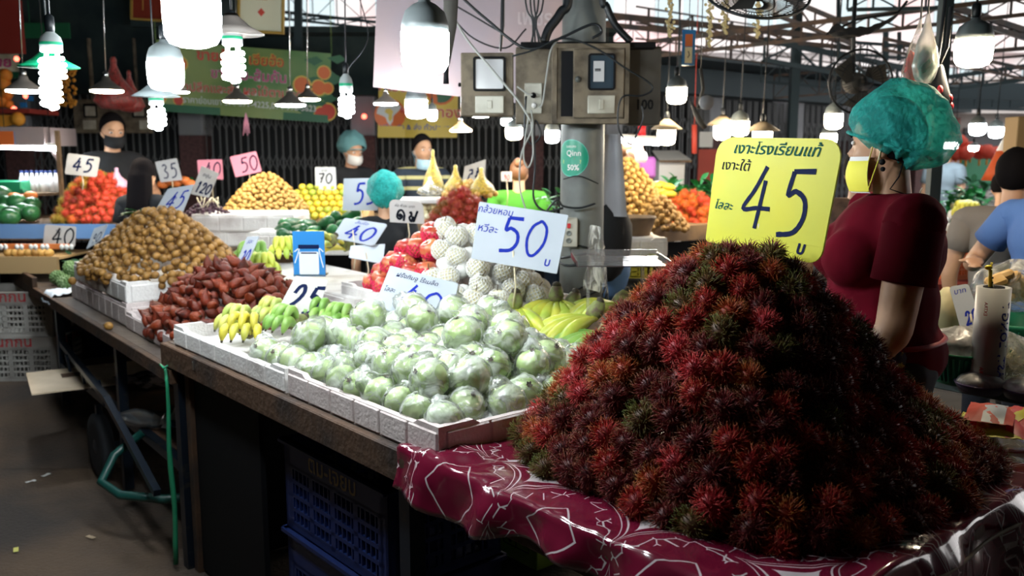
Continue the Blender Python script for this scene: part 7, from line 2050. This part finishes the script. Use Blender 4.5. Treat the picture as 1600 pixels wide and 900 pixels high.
# cloth hammock-like net on the truss
b = MB(); a = W(1296, 52, 4.2); c = W(1402, 30, 4.2)
b.sheet(lambda u_, v_: tuple(a.lerp(c, u_)+Vector((0, .12*(v_-.5), -.055*math.sin(PI*u_)*(1-.6*abs(v_-.5))+.03*(1-v_)+.014*nz((u_*9, v_*5, 0), 1)))), 24, 8)
b.tube([a, a+Vector((.12, 0, .06)), c+Vector((0, 0, .03)), c+Vector((.04, 0, .08))], .006, 6)
tag(b.build('black_net_sling', 'tee_black'), 'black net cloth slung under the sloping truss, upper right', 'cloth')
film('bag_film', (.70, .66, .62), gloss=.15, milky=.45, rough=.2, bump=1, bscale=14, patch=.4)
def hbag(label, x0, x1, y0, y1, Y, m, inner=None, skew=0.):
    s = Y/1400; p = W((x0+x1)/2, y1, Y); H = (y1-y0)*s; r = (x1-x0)*s/2
    t = thing('hanging_bag', label, 'bag', p)
    b = MB()
    def f(a_, c_):
        q = a_*2*PI; w = r*lerp_tab([(0, .45), (.08, .8), (.25, 1), (.5, .8), (.75, .38), (1, .1)], c_)*(1+.12*nz((math.cos(q)*1.5, math.sin(q)*1.5, c_*4), 1))
        return (w*math.cos(q)+skew*c_*H, w*.45*math.sin(q), H*c_)
    b.sheet(f, 28, 16); b.build('bag_skin', m, t)
    if inner:
        b = MB(); b.ball((skew*.2*H, 0, H*.28), (r*.6, r*.28, H*.24), 16, disp=lambda q: 1+.3*nz(q, 2.5)); b.build('contents', inner, t)
    b = MB(); b.tube([(skew*H, 0, H*.98), (skew*H, 0, H+.3)], .003, 5); b.build('handle', 'cable_black', t)
hbag('clear plastic bag with pink contents hanging at upper right, left of two', 1404, 1434, 33, 138, 2.95, 'bag_film', 'lantern_red', .12)
hbag('clear plastic bag with green contents hanging at upper right, right of two', 1424, 1466, 25, 130, 2.9, 'bag_film', 'sticker_green', -.02)
t = thing('net_bag', 'black and red drawstring net bag on a long strap, right of the clear bags', 'bag', W(1460, 178, 3.0)); s = 3/1400
b = MB(); b.lathe([(0, 0), (20*s, 4*s), (24*s, 20*s), (16*s, 45*s), (8*s, 70*s), (6*s, 74*s)], 16, wob=lambda q, z: 1+.12*math.sin(q*5+z*20)); b.build('bag_skin', 'tee_black', t)
b = MB()
for (x, z) in ((-8, 20), (14, 22), (-2, 35), (16, 10), (-14, 8)): b.ball((x*s, -.035, z*s), (.010, .012, .016), 8)
b.build('red_contents', 'ink_red', t)
b = MB(); b.tube([(0, 0, 70*s), (12*s, 0, 100*s), (14*s, 0, 160*s)], .012, 8, flat=.4); b.tube([(2*s, .02, 70*s), (6*s, .02, 110*s), (10*s, .02, 200*s)], .006, 6); b.build('strap', 'tee_black', t)
# meter box cut by the right edge
t, w, h = wallbox('tan electricity box cut by the right edge', 1587, 183, 1660, 238, 4.4, .12, 'counter_tan')
b = MB(); b.prism(rrect(w*.5, h*.6, .008, -w*.05, h*.55), -.012, .0); b.build('window_rim', 'black', t)

# ================================================================== FAR SHOPFRONTS, RIGHT
mat('shop_white', (.62, .58, .56), .8); mat('shop_rose', (.42, .20, .18), .8); mat('shop_door', (.10, .10, .11), .6)
b = MB(); XX = Tr(9, 18, 0)
b.box((1.6, 0, 1.5), (10, .3, 3.0), 0, XX)
for i in range(7): b.box((-2.8+i*1.25, -.2, 1.1), (.2, .1, 2.2), 1, XX); b.box((-2.2+i*1.25, -.18, 1.0), (.75, .06, 2.0), 2, XX)
b.box((1.6, -.4, 2.35), (10, .6, .18), 0, XX); struct(b.build('exterior_shopfront', ['shop_white', 'shop_rose', 'shop_door']))
b = MB(); b.lathe([(0, -.11), (.05, -.10), (.11, -.04), (.12, 0), (.11, .04), (.05, .10), (0, .11)], 14, wob=lambda q, z: 1+.04*math.cos(q*7)); l0 = b.build('red_lantern', 'lantern_red'); b = MB(); b.tube([(0, 0, -.11), (0, 0, -.2)], .015, 6); b.build('tassel', 'garland_orange', l0); tag(l0, 'lantern', 'lantern'); pl_ = Protos([l0])
for i, (x, y) in enumerate([(1486, 232), (1494, 240), (1502, 234), (1510, 239), (1517, 233), (1531, 238), (1543, 237), (1488, 218), (1500, 222), (1556, 240)]):
    pl_.put(0, Tr(W(x, y, 13.5+.1*(i % 3))), 'far red paper lantern, %s in the string behind the two white bulbs' % ORD[i], 'red lanterns over the far shops')
b = MB(); a = W(1484, 222, 13.5); c = W(1562, 228, 13.5); b.tube([a+Vector((-.3, 0, .25)), a.lerp(c, .5)+Vector((0, 0, .12)), c+Vector((.3, 0, .25))], .01, 5); tag(b.build('lantern_string', 'cable_black'), 'string carrying the far red lanterns', 'string')
b = MB(); b.box((0, 0, 0), (.62, .05, .42), 0); b.box((.48, 0, 0), (.34, .05, .42), 1); b.box((.1, -.03, -.45), (1.4, .05, .3), 2); tag(b.build('shop_sign', ['green_plastic', 'bn_yellow', 'shop_white'], None, W(1532, 268, 14)), 'far green and yellow shop sign right of the hair cap', 'sign')
t = thing('market_parasol', 'red-orange and white parasol before the far shops at right', 'parasol', W(1566, 282, 6.2)); s = 6.2/1400
mat('parasol_red', (.72, .13, .03), .6, trl=.4)
b = MB(); b.lathe([(60*s*.5, 0), (45*s*.5, 18*s), (24*s*.5, 46*s), (.01, 68*s)], 10, 0); b.m = [1 if (i//10) == 2 else 0 for i in range(len(b.f))]; b.build('canopy', ['parasol_red', 'white'], t)
b = MB(); b.tube([(0, 0, 68*s), (0, 0, -t.location.z)], .014, 8); b.build('pole', 'steel_dark', t)
crate('orange slotted crate right of the maroon shirt', Vector((W(1503, 440, 4.5).x+.03, 4.75, W(1503, 440, 4.5).z)), rad(18), .26, .34, .22, 'orange_plastic', nrow=4)
b = MB(); q = Vector((W(1503, 440, 4.5).x+.03, 4.75, W(1503, 440, 4.5).z)); b.box((0, 0, -.02), (1.0, .7, .04)); b.bar((-.4, 0, -.04), (-.4, 0, -q.z), .04); b.bar((.4, 0, -.04), (.4, 0, -q.z), .04)
tag(b.build('trestle_table', 'altar_red', None, q), 'dark red trestle table under the orange crate', 'table')
crate('small blue crate right of the orange one', Vector((W(1530, 425, 4.8).x+.06, 5.05, W(1530, 437, 4.8).z)), rad(8), .22, .26, .15, 'card_blue', nrow=3)
# goods piled on the far right stalls
counter('far right stall table heaped with greens and yellow bananas', (W(1462, 355, 7.2).x, 7.2), (W(1560, 355, 7.6).x, 7.6), .8, W(1500, 355, 7.2).z)
leaves('green vegetables heaped on the far right stall', 1480, 1535, 300, 345, 7.4, 120, .15, 'leaf_green'); leaves('dark green vegetables on the far right stall', 1500, 1545, 285, 335, 7.6, 70, .14, 'leaf_dark')
L1 = 'pale round vegetable on the far right stall'
heap(L1, 1470, 1540, 335, 362, 7.15, .3, ballp('pale_vegetable', 'foam', .045, L1), .085, 40, 'pale vegetables on the far right stall', None, 'foam', 12)
banana_hand('yellow banana hand on the far right stall right of the maroon shirt', W(1490, 340, 7.1), .3, 'banana_lady', 6, .18, .025, 1.1); banana_hand('second yellow banana hand on the far right stall', W(1512, 342, 7.0), -.5, 'banana_lady', 6, .18, .025, 1.1)

# drop the patterns of fruit that were never laid out (unused copies)
for pr in Protos.ALL:
    for o, u in zip(pr.o, pr.used):
        if not u:
            for c in [c for c in bpy.data.objects if c.parent == o]: bpy.data.objects.remove(c)
            bpy.data.objects.remove(o)
